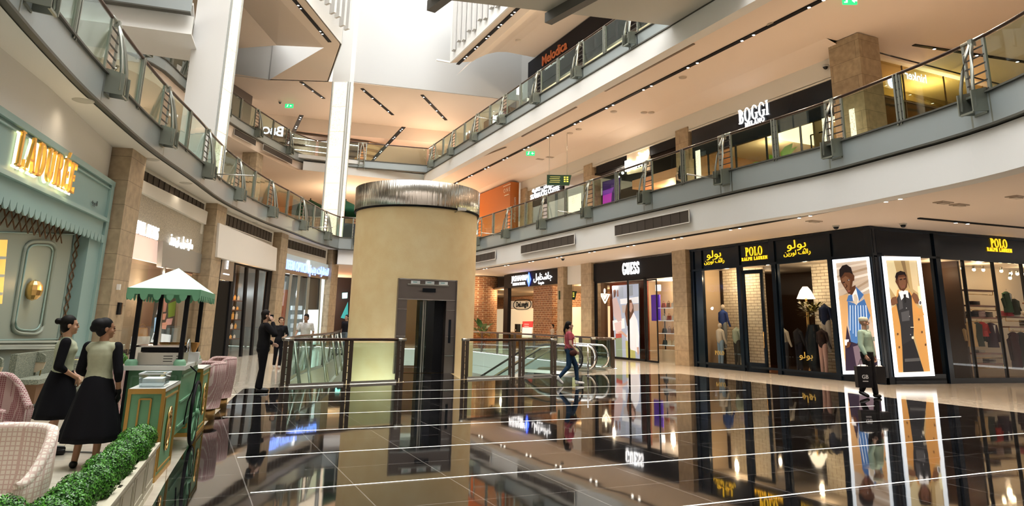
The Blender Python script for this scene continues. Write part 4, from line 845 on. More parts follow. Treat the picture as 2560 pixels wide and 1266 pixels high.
for s, z, c, lb, L, c2 in ((3.62, 2.0, (.62, .42, .2), 'camel jacket hanging at the left end of the rail behind the corner window', .85, None), (3.95, 1.98, (.05, .06, .05), 'black leather jacket on the rail behind the corner window', .82, None), (4.2, 2.0, (.4, .02, .02), 'red jacket between darker ones on the rail behind the corner window', .5, None), (4.62, 1.98, (.05, .03, .045), 'dark plum blazer with white pocket square, on the rail behind the corner window', .85, (.8, .75, .7)), (5.65, 1.68, (.05, .015, .02), 'very dark burgundy coat hanging right of the mullion', 1.25, None), (6.05, 1.68, (.02, .02, .02), 'black coat hanging right of the burgundy one', 1.2, None), (6.9, 1.66, (.11, .07, .03), 'brown patterned jacket hanging at the right of the corner window', .8, None), (7.3, 1.66, (.07, .055, .03), 'olive tweed jacket at the far right of the corner window', .8, None), (5.6, 3.1, (.03, .07, .03), 'dark green jacket on a bust high behind the corner window', .75, (.5, .5, .5)), (5.95, 2.85, (.03, .035, .02), 'slanting dark green jacket beside the bust', .55, None), (6.55, 1.1, (.5, .47, .4), 'pale trousers hanging low behind the corner window', .85, None), (6.9, 1.1, (.46, .42, .35), 'cream trousers hanging low beside the pale pair', .85, None)):
    p = base(s, .75, z); garment(p[0], p[1], p[2], cr+LR.uniform(-.2, .2), c, lb, L, c2=c2, w=.5, sleeve=('trousers' not in lb))
for s, o, z in ((3.6, .8, 3.85), (4.15, .8, 3.83), (4.6, .9, 3.85), (5.5, .9, 3.85), (5.95, 1.1, 3.8), (6.3, .9, 3.78), (6.65, 1.1, 3.8), (5.9, .8, 3.6)):
    p = base(s, o, z); t = thing('spotlight', 'small round ceiling spotlight glowing behind the corner window', 'spotlight', p, group='spotlights behind the corner window'); mb = MB(); mb.tube([(p[0], p[1], p[2]+.15), (p[0], p[1], p[2]+.04)], .05, 8); mb.build('can', STEEL, t, True); mb = MB(); mb.sph(p, .055, 8); mb.build('bulb', mat('spot_bulb', (1, .75, .42), .4, emit=12), t, True)
p = base(7.1, .9, 2.25); mb = MB(); mb.sph((0, 0, .06), (.13, .13, .09), 8); mb.lathe([(.1, .03), (.19, .02)], (0.06, 0, 0), 14); o = mb.build('cap', folded((.3, .18, .07)), loc=p); tag(o, 'brown flat cap on the upper shelf behind the corner window', 'cap')
p = base(6.5, .9, 2.3); mb = MB(); mb.sph((-.1, 0, .05), (.14, .1, .09), 8); mb.sph((.1, .02, .04), (.13, .1, .07), 8); o = mb.build('rolled_scarf', folded((.6, .55, .48)), loc=p); tag(o, 'cream rolled scarf beside the brown cap', 'scarf')
# mannequins
MANN = mat('mannequin_cream', (.6, .52, .42), .5)
def mannequin(x, y, z, rz, top, bot, label, sc=1., head=False, coat=None, grp=None):
    t = thing('mannequin', label, 'mannequin', (x, y, z), rz, grp); t.scale = (sc, sc, sc); mb = MB()
    mb.cap((0, 0, 1.02), (0, 0, 1.38), .14, .15); mb.cap((-.12, 0, 1.4), (.12, 0, 1.4), .08, .08); mb.cap((0, 0, 1.42), (0, 0, 1.52), .05, .045)
    for s in (-1, 1): mb.cap((s*.19, 0, 1.4), (s*.24, -.02, 1.12), .055, .045); mb.cap((s*.24, -.02, 1.12), (s*.24, -.12, .9), .045, .035)
    mb.build('jacket', folded(top), t); mb = MB()
    for s in (-1, 1): mb.cap((s*.08, 0, .98), (s*.09, 0, .5), .095, .07); mb.cap((s*.09, 0, .5), (s*.09, .02, .08), .07, .05)
    mb.build('trousers', folded(bot), t); mb = MB(); mb.lathe([(.001, 0), (.2, 0), (.2, .02), (.02, .03), (.02, .1)], (0, 0, 0), 16)
    if head: mb.sph((0, -.01, 1.64), (.075, .09, .11), 10)
    mb.build('stand_and_head', MANN, t)
    if coat: mb = MB(); mb.plate([(-.05, -.16, 1.42), (.05, -.16, 1.42), (0, -.17, 1.15)], (0, -1, 0), .01); mb.build('scarf', folded(coat), t)
    return t
mannequin(20.6, 23.2, .75, 1.6, (.015, .05, .22), (.25, .28, .3), 'mannequin in a shiny blue bomber jacket, raised in the left window', 1.05, True, (.45, .05, .04))
mannequin(20.35, 23.15, .1, 1.5, (.55, .5, .42), (.2, .3, .42), 'mannequin in a cream top and blue jeans, low in the left window', .98, True)
mannequin(20.6, 22.45, .1, 1.5, (.28, .33, .26), (.04, .04, .04), 'mannequin in a sage jacket, right part of the left window', 1.0, False)
mannequin(20.4, 19.75, .1, 1.5, (.5, .46, .38), (.05, .05, .06), 'mannequin in a pale long coat at the left edge of the right window', 1.0)
mannequin(20.6, 19.25, .1, 1.4, (.03, .03, .035), (.02, .02, .03), 'mannequin all in black near the leafy vase of the right window', 1.0, False, (.6, .6, .6))
mannequin(20.6, 17.95, .8, 1.5, (.02, .03, .07), (.55, .5, .44), 'mannequin in a navy blazer with pale trousers, raised at the right of the window', 1.1, False)
mannequin(20.35, 17.95, .1, 1.5, (.03, .02, .02), (.45, .28, .25), 'mannequin in a black sweater and rosy trousers, right window', 1.0)
# lamp and foliage in the right window
t = thing('table_lamp', 'table lamp with a glowing cream pleated shade in the right window', 'lamp', (21.2, 19.3, 0)); mb = MB(); mb.lathe([(.33, 2.75), (.20, 3.05), (.09, 3.2)], (21.2, 19.3, 0), 24); mb.build('lamp_shade', mat('lit_shade', (1, .85, .62), .6, emit=1.4), t, True); mb = MB(); mb.lathe([(.12, .1), (.05, .3), (.04, 2.8)], (21.2, 19.3, 0), 12); mb.build('stand', GOLD, t, True)
def leaf(mb, p, d, L, w, up, mi=0, curl=.3):
    d = Vector(d).normalized(); s = d.cross(Vector((0, 0, 1))).normalized()*w/2; p = Vector(p); nrm = s.cross(d).normalized()
    a = p; q = [p+d*L*.35+nrm*curl*L*.12, p+d*L*.7+nrm*curl*L*.05, p+d*L-nrm*curl*L*.15]
    mb.add([a, q[0]+s, q[0], q[0]-s, q[1]+s*.8, q[1], q[1]-s*.8, q[2]], [(0, 1, 2), (0, 2, 3), (1, 4, 5, 2), (2, 5, 6, 3), (4, 7, 5), (5, 7, 6)], mi, True)
t = thing('leafy_arrangement', 'big bronze leafed arrangement in a dark vase, right window of the navy shop', 'plant', (20.8, 18.7, .05)); mb = MB(); mb.lathe([(.18, 0), (.3, .5), (.34, 1.2), (.2, 1.7), (.2, 1.75), (.1, 1.7)], (0, 0, 0), 20); mb.build('vase', BLACK, t)
mb = MB(); r = random.Random(5)
for k in range(170): a = r.uniform(0, 2*PI); e = r.uniform(-.3, 1.2); R = r.uniform(.1, .5); p = (R*math.cos(a)*.9, R*math.sin(a)*.9, 2.15+R*math.sin(e)*.9); leaf(mb, p, (math.cos(a), math.sin(a), math.sin(e)), .2, .1, 0)
mb.build('foliage', mat('bronze_leaf', (.20, .17, .03), .35, noise=.6, nscale=5), t)
# ---- white-lettered black shop front (five letters) with the big screen
def front(y0, y1, zb, zt, label, x=XF, m=None):
    t = thing('storefront', label, 'shop front', (x, y0, 0)); mb = MB(); mb.b2(x, x+.14, y0, y1, zb, zt); mb.build('fascia_board', m or BLKM, t, True); return t
t = front(25.25, 32.35, 3.93, 4.87, 'shop front with a plain black fascia and five big white capitals')
serif('GUESS', .58, EMC, t, 'sign_name', .06, (XF-.04, 28.75, 4.42), RY, sx=.62, world=True)
FRM = BLKM
mb = MB()
for y in (32.25, 32.1, 29.15, 27.75, 27.62, 25.3): mb.b2(XF, XF+.07, y-.035, y+.035, 0, 3.93)
for z in (3.88, .06): mb.b2(XF, XF+.07, 25.3, 32.2, z-.05, z+.05) if z > 1 else (mb.b2(XF, XF+.07, 27.7, 32.2, 0, .1))
mb.build('frame', FRM, t, True)
for a, b in ((29.2, 32.1), (27.8, 29.1), (25.35, 26.5)): mb = MB(); mb.b2(XF+.03, XF+.04, a, b, .05, 3.85); mb.build('window_pane', GP, t, True)
dr = thing('glass_door', 'open black framed glass door beside the big fashion screen', 'door', (XF-.02, 27.55, 0), math.radians(-95)); mb = MB()
for a, b, z0, z1 in ((0, .06, 0, 3.8), (.9, .96, 0, 3.8), (0, .96, 3.74, 3.8), (0, .96, 0, .08)): mb.b2(a, b, -.02, .02, z0, z1)
mb.build('frame', BLKM, dr); mb = MB(); mb.b2(.06, .9, -.004, .004, .08, 3.74); mb.build('pane', GP, dr)
GR = mat('oxblood_panel', (.16, .025, .012), .25)
mb = MB(); mb.b2(XF+1.0, XF+1.1, 28.9, 32.3, 0, 3.9); struct(mb, 'wall_shop', GR); mb = MB(); mb.b2(22.6, 22.7, 25.2, 30.5, 0, 4); mb.b2(20, 24.3, 25.2, 25.25, 0, 4); mb.b2(20.95, 22.7, 30.4, 30.5, 0, 4); struct(mb, 'wall_shop', WARMW)
mb = MB(); mb.b2(20, 24.3, 25.2, 32.4, 3.9, 3.93); struct(mb, 'ceiling', CEIL); mb = MB(); mb.b2(20.0, 24.3, 25.2, 32.4, .0, .02); struct(mb, 'floor', CREAM)
for y, e, x in ((26.4, 90, 21.5), (28.4, 70, 21.8), (31, 40, 20.2)): point('shop_spot', (x, y, 3.6), e, (1, .82, .58), .1)
t = thing('video_screen', 'tall glowing screen of a brown haired woman in white and a second figure', 'screen', (XF+.2, 28.2, .1)); mb = MB(); Z2 = lambda *p: zz(1460, 600, 3.166, p)
X2 = XF+.35
def onx(x, y, X): p = atx(x, y, X); return p
q = [onx(*c, X2+.02) for c in Z2((222, 365), (432, 348), (442, 942), (246, 944))]; mb.plate(q, (1, 0, 0), .06); mb.build('case', BLKM, t, True)
ST = (.42, .47, .60)
pol = [(ST, Z2((222, 365), (432, 348), (442, 942), (246, 944))), ((.35, .4, .5), Z2((275, 375), (310, 372), (312, 460), (278, 462))), ((.3, .33, .38), Z2((340, 362), (385, 358), (388, 440), (342, 450))), ((.9, .9, .95), Z2((285, 470), (432, 450), (434, 500), (290, 510))), ((.5, .42, .4), Z2((300, 520), (432, 505), (434, 560), (305, 580))),
 ((.85, .86, .92), Z2((228, 640), (320, 620), (325, 700), (232, 720))), ((.12, .06, .05), Z2((232, 400), (248, 392), (256, 412), (250, 450), (236, 460))), ((.62, .45, .45), Z2((225, 470), (258, 455), (292, 560), (300, 640), (270, 650), (235, 600))), ((.25, .12, .1), Z2((262, 400), (272, 396), (275, 450), (262, 450))), ((.75, .55, .55), Z2((240, 660), (296, 645), (300, 760), (262, 780))),
 ((.25, .32, .22), Z2((250, 780), (300, 775), (306, 940), (256, 942))), ((.5, .48, .15), Z2((330, 800), (400, 795), (410, 940), (336, 940))), ((.45, .08, .06), Z2((252, 745), (300, 740), (300, 775), (254, 780))),
 ((.95, .90, .95), Z2((346, 600), (396, 578), (424, 640), (438, 760), (432, 900), (408, 880), (372, 870), (336, 770), (352, 690))), ((.13, .055, .03), Z2((326, 585), (336, 520), (352, 478), (376, 474), (392, 520), (396, 570), (378, 610), (360, 640), (356, 690), (342, 680))), ((.55, .33, .26), Z2((364, 500), (384, 496), (388, 540), (374, 578), (362, 560))), ((.6, .38, .3), Z2((264, 735), (300, 720), (345, 760), (340, 775), (300, 745))), ((.6, .38, .3), Z2((420, 850), (436, 850), (438, 900), (428, 915)))]
picture('picture', (X2, 0, 0), (-1, 0, 0), pol, t, .38)
t = thing('triangle_sign', 'glowing white triangle emblem on the oxblood panel beside the screen', 'sign', (XF+.9, 31.3, 2.9)); mb = MB(); c = [atx(x, y, XF+.95) for x, y in Z2((130, 428), (200, 432), (166, 502))]
for a, b in zip(c, c[1:]+c[:1]): mb.bar(a, b, .05)
c2 = [atx(x, y, XF+.94) for x, y in Z2((145, 436), (186, 438), (166, 475))]; mb.plate(c2, (-1, 0, 0), .02); c3 = atx(*Z2((163, 405))[0], XF+.95); mb.sph(c3, (.03, .09, .14), 8); mb.build('neon', mat('neon_cream', (1, .85, .6), .5, emit=2), t, True)
# bag shelves inside
t0 = thing('glass_display_rack', 'tall glass shelving of handbags at the right of the white lettered shop', 'display rack', (21.2, 27.0, 0)); mb = MB()
for z in (.75, 1.3, 1.9, 2.5): mb.b2(20.9, 21.3, 26.5, 28.1, z-.015, z+.015)
mb.build('shelf', mat('frosted_shelf', (.6, .62, .6), .3, emit=.3), t0, True); mb = MB()
for y in (26.55, 28.05): mb.bar((21.25, y, 0), (21.25, y, 2.6), .04)
mb.build('upright', BLKM, t0, True); mb = MB(); mb.b2(20.85, 21.35, 26.45, 28.15, 0, .55); mb.build('plinth', mat('cream_lacquer', (.6, .5, .36), .4), t0, True)
def handbag(x, y, z, rz, c, s=1., label='', grp='handbags on the glass shelves'):
    t = thing('handbag', label, 'handbag', (x, y, z), rz, grp); mb = MB(); mb.add([(-.14*s, -.05, 0), (.14*s, -.05, 0), (.14*s, .05, 0), (-.14*s, .05, 0), (-.11*s, -.02, .2*s), (.11*s, -.02, .2*s), (.11*s, .02, .2*s), (-.11*s, .02, .2*s)], [(0, 3, 2, 1), (4, 5, 6, 7), (0, 1, 5, 4), (1, 2, 6, 5), (2, 3, 7, 6), (3, 0, 4, 7)]); mb.build('bag_body', folded(c), t)
    mb = MB(); mb.tube([(.07*s*math.cos(PI*k/6), 0, .19*s+.1*s*math.sin(PI*k/6)) for k in range(7)], .009, 5); mb.build('handle', folded(c), t)
r = random.Random(2); BC = [(.55, .45, .3), (.3, .05, .03), (.04, .04, .04), (.5, .2, .1), (.65, .6, .55), (.2, .1, .06)]; BN = ['sand', 'wine red', 'black', 'rust', 'ivory', 'brown']; SN = ['lowest', 'second', 'third', 'top']
for j, z in enumerate((.77, 1.32, 1.92, 2.52)):
    for k in range(4): c = r.randrange(6); handbag(21.08, 26.72+k*.38, z, PI/2, BC[c], 1.1, '%s handbag on the %s glass shelf, %s' % (BN[c], SN[j], ['rightmost', 'second from right', 'third from right', 'leftmost'][k]))
mb = MB(); mb.b2(21.6, 21.66, 28.9, 29.6, 1.9, 3.2); o = mb.build('violet_panel', mat('violet_panel', (.05, .02, .25), .5, emit=.5)); tag(o, 'deep violet panel just inside the door of the white lettered shop', 'panel')
mb = MB(); mb.b2(20.6, 20.7, 27.55, 27.85, 3.3, 3.6); o = mb.build('lit_notice', EMC); tag(o, 'small square white lit notice above the door opening of that shop', 'notice')
# ---- homeware shop with brick piers
t = front(36.25, 44.2, 4.0, 4.9, 'wide black shop front header with glowing white name and a blue diamond'); YJ = 40.2
text('JASHANMAL', .52, EMC, t, 'sign_name', .04, (XF-.04, 41.5, 4.56), RY, sx=.92, world=True, bold=.002, space=1.05); text('HOME & TRAVEL', .26, EMC, t, 'sign_name', .04, (XF-.04, 41.7, 4.2), RY, world=True)
text('\uFEDE\uFEE3\u0627\uFEA8\uFEB7\uFE8E\uFE9F', .6, EMC, t, 'arabic_name', .03, (XF-.04, 38.3, 4.5), RY, sx=1.1, world=True, bold=.004); text('\uFE94\uFEB3\u0631\u062F\uFEE3', .3, EMC, t, 'arabic_name', .03, (XF-.04, 38.5, 4.15), RY, world=True)
mb = MB(); mb.plate([(XF-.03, YJ-.28, 4.42), (XF-.03, YJ, 4.9-.02), (XF-.03, YJ+.28, 4.42), (XF-.03, YJ, 3.98)], (-1, 0, 0), .04); mb.build('blue_diamond', mat('blue_light', (.05, .12, 1), .5, emit=3), t, True)
mb = MB(); mb.plate([(XF-.08, YJ-.05, 4.25), (XF-.08, YJ+.03, 4.25), (XF-.08, YJ+.06, 4.7), (XF-.08, YJ+.0, 4.7)], (-1, 0, 0), .01); mb.build('white_stroke', EMC, t, True)
mb = MB(); mb.b2(XF-.05, XF+.2, 43.4, 44.1, 0, 4.0); mb.build('side_post', BLACK, t, True)
BRK = brickmat('orange_brick', (.42, .17, .07), (.30, .11, .05), (.62, .45, .28), .42, .135, .018, .8, bump=.6, noise=.35)
ya, yb = atx(1380, 800, 20.6).y, atx(1333, 800, 20.6).y; mb = MB(); mb.b2(20.6, 21.6, ya, yb, 0, 4.1); struct(mb, 'wall_brick_pier', BRK)
mb = MB(); mb.b2(27, 27.2, 30, 64, 2.9, 4.6); struct(mb, 'wall_brick', BRK)
mb = MB(); mb.lathe([(1.25, 0), (1.25, 4.9)], (19.4, 47.4, 0), 32); struct(mb, 'wall_brick_drum', BRK)
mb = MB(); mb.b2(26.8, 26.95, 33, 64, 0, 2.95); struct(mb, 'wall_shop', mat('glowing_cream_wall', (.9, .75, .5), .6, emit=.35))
mb = MB(); mb.b2(20, 27.2, 36, 64, 4.0, 4.1); struct(mb, 'ceiling', mat('brown_ceiling', (.25, .17, .1), .7))
for x, y, e in ((21.4, 40.5, 180), (22, 37, 130), (24.5, 47, 320), (23, 54, 160), (24.5, 39, 200), (20.6, 46, 60), (17.6, 46, 90)): point('shop_spot', (x, y, 3.7), e*.8, (1, .75, .45), .08)
t = thing('brand_board', 'cream board lettered DeLonghi on the back wall of the homeware shop', 'sign board', (26.7, 46, 2.4)); PB2 = 26.6; qa = [atx(x, y, PB2) for x, y in ((1272, 753), (1329, 753), (1329, 771), (1272, 771))]; mb = MB(); mb.plate(qa, (1, 0, 0), .05); mb.build('board', mat('board_cream', (.62, .52, .38), .5, emit=.25), t, True)
cc = atx(1305, 762, PB2-.05); text('DeLonghi', .62, BLKM, t, 'board_lettering', .02, cc, RY, world=True, bold=.015)
mb = MB(); w, h = 1.75, .42; mb.tube([cc+Vector((0, w*math.cos(a)*abs(math.cos(a))**-.5 if abs(math.cos(a)) > .01 else 0, h*math.sin(a))) for a in [2*PI*k/28 for k in range(29)]], .035, 5); mb.build('board_outline', BLKM, t, True)
t = thing('brand_board', 'cream board with the letters KENWOOD right of the brick pier', 'sign board', (26.7, 39, 2.4)); cc = atx(1395, 763, PB2-.05); text('KENWOOD', .55, mat('grey_print', (.35, .33, .3), .5), t, 'board_lettering', .02, cc, RY, world=True)
# counters, coffee machines, stand sign
def counter(x, y, z, dx, dy, label, m):
    t = thing('display_counter', label, 'counter', (x, y, 0)); mb = MB(); mb.box((0, 0, z/2), (dx, dy, z)); mb.build('body', m, t); mb = MB(); mb.box((0, 0, z+.03), (dx+.1, dy+.1, .06)); mb.build('top', mat('cream_lacquer', (.6, .5, .36), .4), t); return t
yk = atx(1303, 800, 23).y; counter(23, yk, .95, .7, 2.6, 'cream display counter holding black coffee machines in the homeware shop', mat('warm_counter', (.45, .3, .16), .5))
counter(22.0, 43.6, .7, .6, 1.6, 'low wooden counter behind the red and white stand sign', mat('warm_counter', (.45, .3, .16), .5))
for k, (x, y, lb) in enumerate(((23, yk-.6, 'black coffee machine on the cream counter, right one'), (23, yk+.6, 'black coffee machine on the cream counter, left one'))):
    t = thing('coffee_machine', lb, 'coffee machine', (x, y, 1.01)); mb = MB(); mb.box((0, 0, .3), (.3, .4, .6)); mb.build('body', BLACK, t); mb = MB(); mb.box((-.18, 0, .15), (.08, .2, .1)); mb.build('spout', CHROME, t)
t = thing('stand_sign', 'red and white notice on a stand before the homeware shop', 'sign', (18.6, 37.4, 0)); mb = MB(); px = [atx(x, y, 18.6) for x, y in ((1308, 804), (1333, 804), (1332, 819), (1307, 819))]; px2 = [atx(x, y, 18.6) for x, y in ((1307, 819), (1332, 819), (1330, 845), (1306, 845))]
mb.plate(px, (-1, 0, 0), .04); mb.build('red_header', mat('red_print', (.65, .02, .02), .5, emit=.3), t, True); mb = MB(); mb.plate(px2, (-1, 0, 0), .04); mb.build('white_panel', mat('white_print', (.8, .76, .7), .5, emit=.2), t, True); mb = MB(); cz = (px2[2]+px2[3])/2; mb.bar((18.6, cz.y, 0), cz, .06); mb.box((18.6, cz.y, .02), (.4, .5, .04)); mb.build('stand', STEEL, t, True)
for k in range(2): mb = MB(); z_ = px[0].z-.15-.12*k; mb.b2(18.54, 18.56, cz.y-.3, cz.y+.3, z_-.03, z_); mb.build('printed_line', WHITE, t, True)
# shelf wall left of the drum with lit poster
t = thing('bookcase', 'dark wide shelving with red books, under the lit poster behind the lift shaft', 'shelving', (17.3, 50, 0)); pa = atz(1184, 880, 0); Yb = 50.0
def aty_(x, y, Y): d = ray(x, y); return O3+d*(Y/d.y)
a, b = aty_(1180, 775, Yb), aty_(1212, 860, Yb); mb = MB(); mb.b2(a.x-1.5, b.x, Yb+.3, Yb+.4, 0, a.z)
for z in (0.05, .6, 1.15, 1.7, 2.25, a.z): mb.b2(a.x-1.5, b.x, Yb-.1, Yb+.4, z-.03, z+.03)
mb.build('carcass', DW, t, True)
r = random.Random(8)
for z in (.63, 1.18, 1.73, 2.28):
    x = a.x-.3
    while x < b.x-.1:
        w = r.uniform(.08, .16); h = r.uniform(.25, .42); mb = MB(); mb.b2(x, x+w*.9, Yb, Yb+.25, z, z+h); c = r.choice([(.5, .05, .03), (.6, .5, .4), (.45, .2, .1), (.1, .1, .12)]); o = mb.build('book', folded(c)); tag(o, 'book standing on the dark shelving behind the lift shaft', 'book', 'books and boxes on the dark shelving'); x += w+.02
t = thing('lit_poster', 'tall glowing white poster just right of the lift shaft', 'poster', (a.x, Yb, 3)); polp = [((.85, .9, .92), [(1183, 696), (1205, 698), (1205, 774), (1184, 774)]), ((.05, .06, .07), [(1183, 700), (1203, 701), (1203, 712), (1183, 712)]), ((.55, .5, .1), [(1186, 742), (1203, 742), (1201, 750), (1190, 752)]), ((.1, .12, .1), [(1190, 750), (1200, 750), (1199, 757), (1192, 757)]), ((.1, .1, .1), [(1191, 724), (1196, 722), (1200, 727), (1194, 730)])]
picture('picture', (0, Yb-.2, 0), (0, -1, 0), polp, t, .9)
mb = MB(); mb.b2(14.5, 22, 50.6, 50.7, 0, 4.95); struct(mb, 'wall_far', mat('far_wall', (.3, .18, .1), .6))
# potted plant by the brick drum
def palm(x, y, z, s, label, col, n=16, grp=None, pot=True):
    t = thing('potted_plant', label, 'plant', (x, y, z), 0, grp); r = random.Random(int(x*10)); mb = MB()
    for k in range(n):
        a = r.uniform(0, 2*PI); e = r.uniform(.3, 1.3); L = s*r.uniform(.5, .9); d = Vector((math.cos(a)*math.cos(e), math.sin(a)*math.cos(e), math.sin(e))); b = Vector((0, 0, .45*s)); m_ = b+d*L*.5
        mb.tube([b, m_], .012*s, 5); leaf(mb, m_, d+Vector((0, 0, -.35)), L*.75, .26*s, 0, curl=.8)
    mb.build('foliage', col, t)
    if pot: mb = MB(); mb.lathe([(.14*s, 0), (.2*s, .3*s), (.22*s, .45*s), (.17*s, .45*s), (.15*s, .35*s), (.001, .35*s)], (0, 0, 0), 18); mb.build('pot', mat('dark_pot', (.05, .04, .035), .5), t)
    return t
LEAF = mat('leaf_green', (.06, .16, .03), .4, noise=.5, nscale=6); LEAFD = mat('leaf_dark', (.015, .035, .012), .4)
palm(18.0, 43.5, 0, 1.5, 'big leafy potted plant before the round brick pier', LEAF)
# ================================================================ MIDDLE GALLERY (RIGHT), UPPER GALLERY
mb = MB(); mb.b2(19.95, 20.3, 15.9, 41.4, 10.36, 10.44); struct(mb, 'trim_5b', SOFF); bpy.data.objects['trim_5b'].name = 'trim_8'
t = front(16.2, 24.0, 9.05, 10.36, 'black shop front over the right gallery with white capitals and the smaller word MILANO', 20.0, NAVY)
cc = atx(1884, 281, 19.96); serif('BOGGI', .58, EMC, t, 'sign_name', .05, cc, RY, sx=.70, world=True); cc2 = atx(1887, 305, 19.96); serif('MILANO', .19, EMC, t, 'sign_name', .04, cc2, RY, world=True, sx=1.1)
mb = MB()
for y in (16.3, 17.9, 19.6, 21.3, 23.0, 23.9): mb.b2(20, 20.06, y-.03, y+.03, ZF1, 9.05)
mb.build('frame', BLKM, t, True); mb = MB(); mb.b2(20.03, 20.04, 16.3, 23, ZF1, 9.05); mb.build('window_pane', GP, t, True)
WOODW = mat('gallery_wood', (.38, .2, .09), .4, noise=.3, nscale=3)
mb = MB(); mb.b2(25.5, 25.6, 15.6, 24.6, ZF1, 10); struct(mb, 'wall_shop', WARMW); mb = MB(); mb.b2(20.1, 25.5, 24.5, 24.6, ZF1, 10); mb.b2(20.1, 25.5, 15.9, 16.0, ZF1, 10); struct(mb, 'wall_shop', WOODW)
mb = MB(); mb.b2(20.1, 25.5, 15.9, 24.5, 9.6, 9.7); struct(mb, 'ceiling', WARMW)
mb = MB(); mb.b2(21.2, 24.4, 16.8, 20.8, 9.45, 9.55); o = struct(mb, 'ceiling_cove', mat('lit_cove', (1, .72, .35), .5, emit=1.6))
for x, y, e in ((21, 18, 90), (22.5, 21.5, 90), (24, 18, 110)): point('shop_spot', (x, y, 9.1), e, (1, .72, .42), .08)
PLG = mat('bright_leaf', (.22, .45, .04), .4, emit=.05)
palm(21.3, 20.3, 7.0, 1.5, 'large bright green potted plant in the window under the BOGGI sign', PLG, 12)
palm(21.2, 19.3, 6.9, 1.1, 'dark leaved plant right of the bright green one', LEAFD, 9)
def rack(x, y, z, label):
    t = thing('metal_shelf', label, 'shelf', (x, y, z)); mb = MB()
    for a in (-.5, .5):
        for b in (-.3, .3): mb.bar((b, a, 0), (b, a, 1.6), .04)
    mb.build('frame', BLKM, t); mb = MB()
    for q in (.05, .8): mb.box((0, 0, q), (.6, 1.0, .04))
    for q in (1.6,): 
        for b in (-.3, .3): mb.bar((b, -.5, q), (b, .5, q), .04)
    mb.build('board', BLKM, t)
rack(21.3, 17.8, 7.3, 'black open metal shelf inside the gallery menswear window')
for k, y in enumerate((21.0, 21.7)):
    t = thing('framed_card', 'small framed card with a picture, %s of two on the gallery counter' % ('right' if k == 0 else 'left'), 'frame', (20.5, y, 6.9)); mb = MB(); mb.box((0, 0, .3), (.04, .4, .6)); mb.build('card', mat('card_cream', (.7, .62, .45), .5), t); mb = MB(); mb.box((-.025, 0, .3), (.01, .24, .36)); mb.build('print', mat('card_print', (.12, .1, .08), .5), t)
mb = MB(); mb.b2(20.3, 20.9, 20.2, 23.4, ZF1, 6.9); o = mb.build('counter', BLACK); tag(o, 'low black counter inside the gallery menswear window', 'counter')
# perforated glowing panels on pillars
PERF = MATS.get('lit_lace_panel') or LACE
def perf(y0, y1, x, z0, z1, label):
    mb = MB(); mb.b2(x-.02, x, y0, y1, z0, z1); o = mb.build('perforated_panel', LACE); tag(o, label, 'panel', 'perforated glowing panels on the gallery pillars')
perf(16.05, 16.35, 19.38, 6.6, 8.8, 'narrow perforated glowing strip on the big stone pillar of the gallery'); perf(15.0, 15.2, 19.33, 6.6, 8.8, 'second perforated glowing strip on the big stone pillar'); perf(23.3, 23.6, 19.85, 6.6, 9.3, 'perforated glowing strip beside the left end of the menswear front')
perf(34.4, 35.9, 20.3, 6.6, 9.2, 'wide perforated glowing panel between the coffee shop and a stone pillar')
# shoe shop
t = front(25.1, 32.3, 9.9, 10.36, 'dark shoe shop front on the gallery with a lit cream name board', 20.05)
mb = MB(); qa = [atx(*q, 20.0) for q in ((1567, 386), (1622, 364), (1622, 425), (1567, 436))]; mb.plate(qa, (1, 0, 0), .1); mb.build('name_board', mat('name_board', (.7, .55, .36), .6, emit=.25), t, True)
cc = atx(1586, 410, 19.93); text('Dune', .78, EMW, t, 'sign_name', .05, cc, RY, world=True, bold=.015); cc = atx(1607, 384, 19.93); text('\u0646\u0648\uFEF3\u062F', .55, EMW, t, 'arabic_name', .04, cc, RY, world=True, bold=.01); cc = atx(1595, 418, 19.93); text('LONDON', .13, BLKM, t, 'sign_name', .03, cc, RY, world=True)
mb = MB(); mb.b2(24, 24.1, 25, 33, ZF1, 10); struct(mb, 'wall_shop', mat('shoe_shop_wall', (.10, .06, .05), .5)); mb = MB(); mb.b2(20.1, 24, 25, 33, 9.9, 10); struct(mb, 'ceiling', mat('black_ceiling', (.02, .018, .018), .5))
mb = MB(); mb.b2(20.3, 23.5, 25.3, 29.2, 8.55, 9.0); struct(mb, 'ceiling_box', mat('peach_soffit', (.75, .42, .25), .6))
for x, y, z in ((20.6, 30.5, 9.7), (20.9, 29.8, 9.7), (21, 31.5, 9.7)): 
    mb = MB(); mb.sph((x, y, z), .07, 8); o = mb.build('spotlight', LAMPM); tag(o, 'bright ceiling spotlight inside the dark shoe shop', 'spotlight', 'spotlights in the shoe shop')
point('shop_spot', (21.5, 27.5, 8.2), 90, (1, .7, .45), .1); point('shop_spot', (20.9, 30.5, 9.2), 70, (1, .75, .5), .1)
mb = MB(); mb.b2(20.5, 22, 25.5, 29.0, ZF1, 7.45); o = mb.build('display_counter', mat('warm_counter', (.45, .3, .16), .5)); tag(o, 'long pale wooden display counter inside the shoe shop', 'counter')
t = thing('video_screen', 'dark screen with a violet glow inside the gallery, left of the shoe shop', 'screen', (20.3, 31, 6.6)); mb = MB(); qa = [atx(*q, 20.5) for q in ((1506, 455), (1551, 443), (1549, 505), (1506, 512))]; mb.plate(qa, (1, 0, 0), .06); mb.build('case', BLKM, t, True); picture('picture', (20.47, 0, 0), (-1, 0, 0), [((.05, .02, .10), [(1507, 456), (1550, 444), (1548, 504), (1507, 511)]), ((.45, .03, .42), [(1507, 490), (1530, 480), (1528, 508), (1507, 511)]), ((.18, .03, .35), [(1507, 478), (1535, 468), (1530, 482), (1507, 490)])], t, .5)
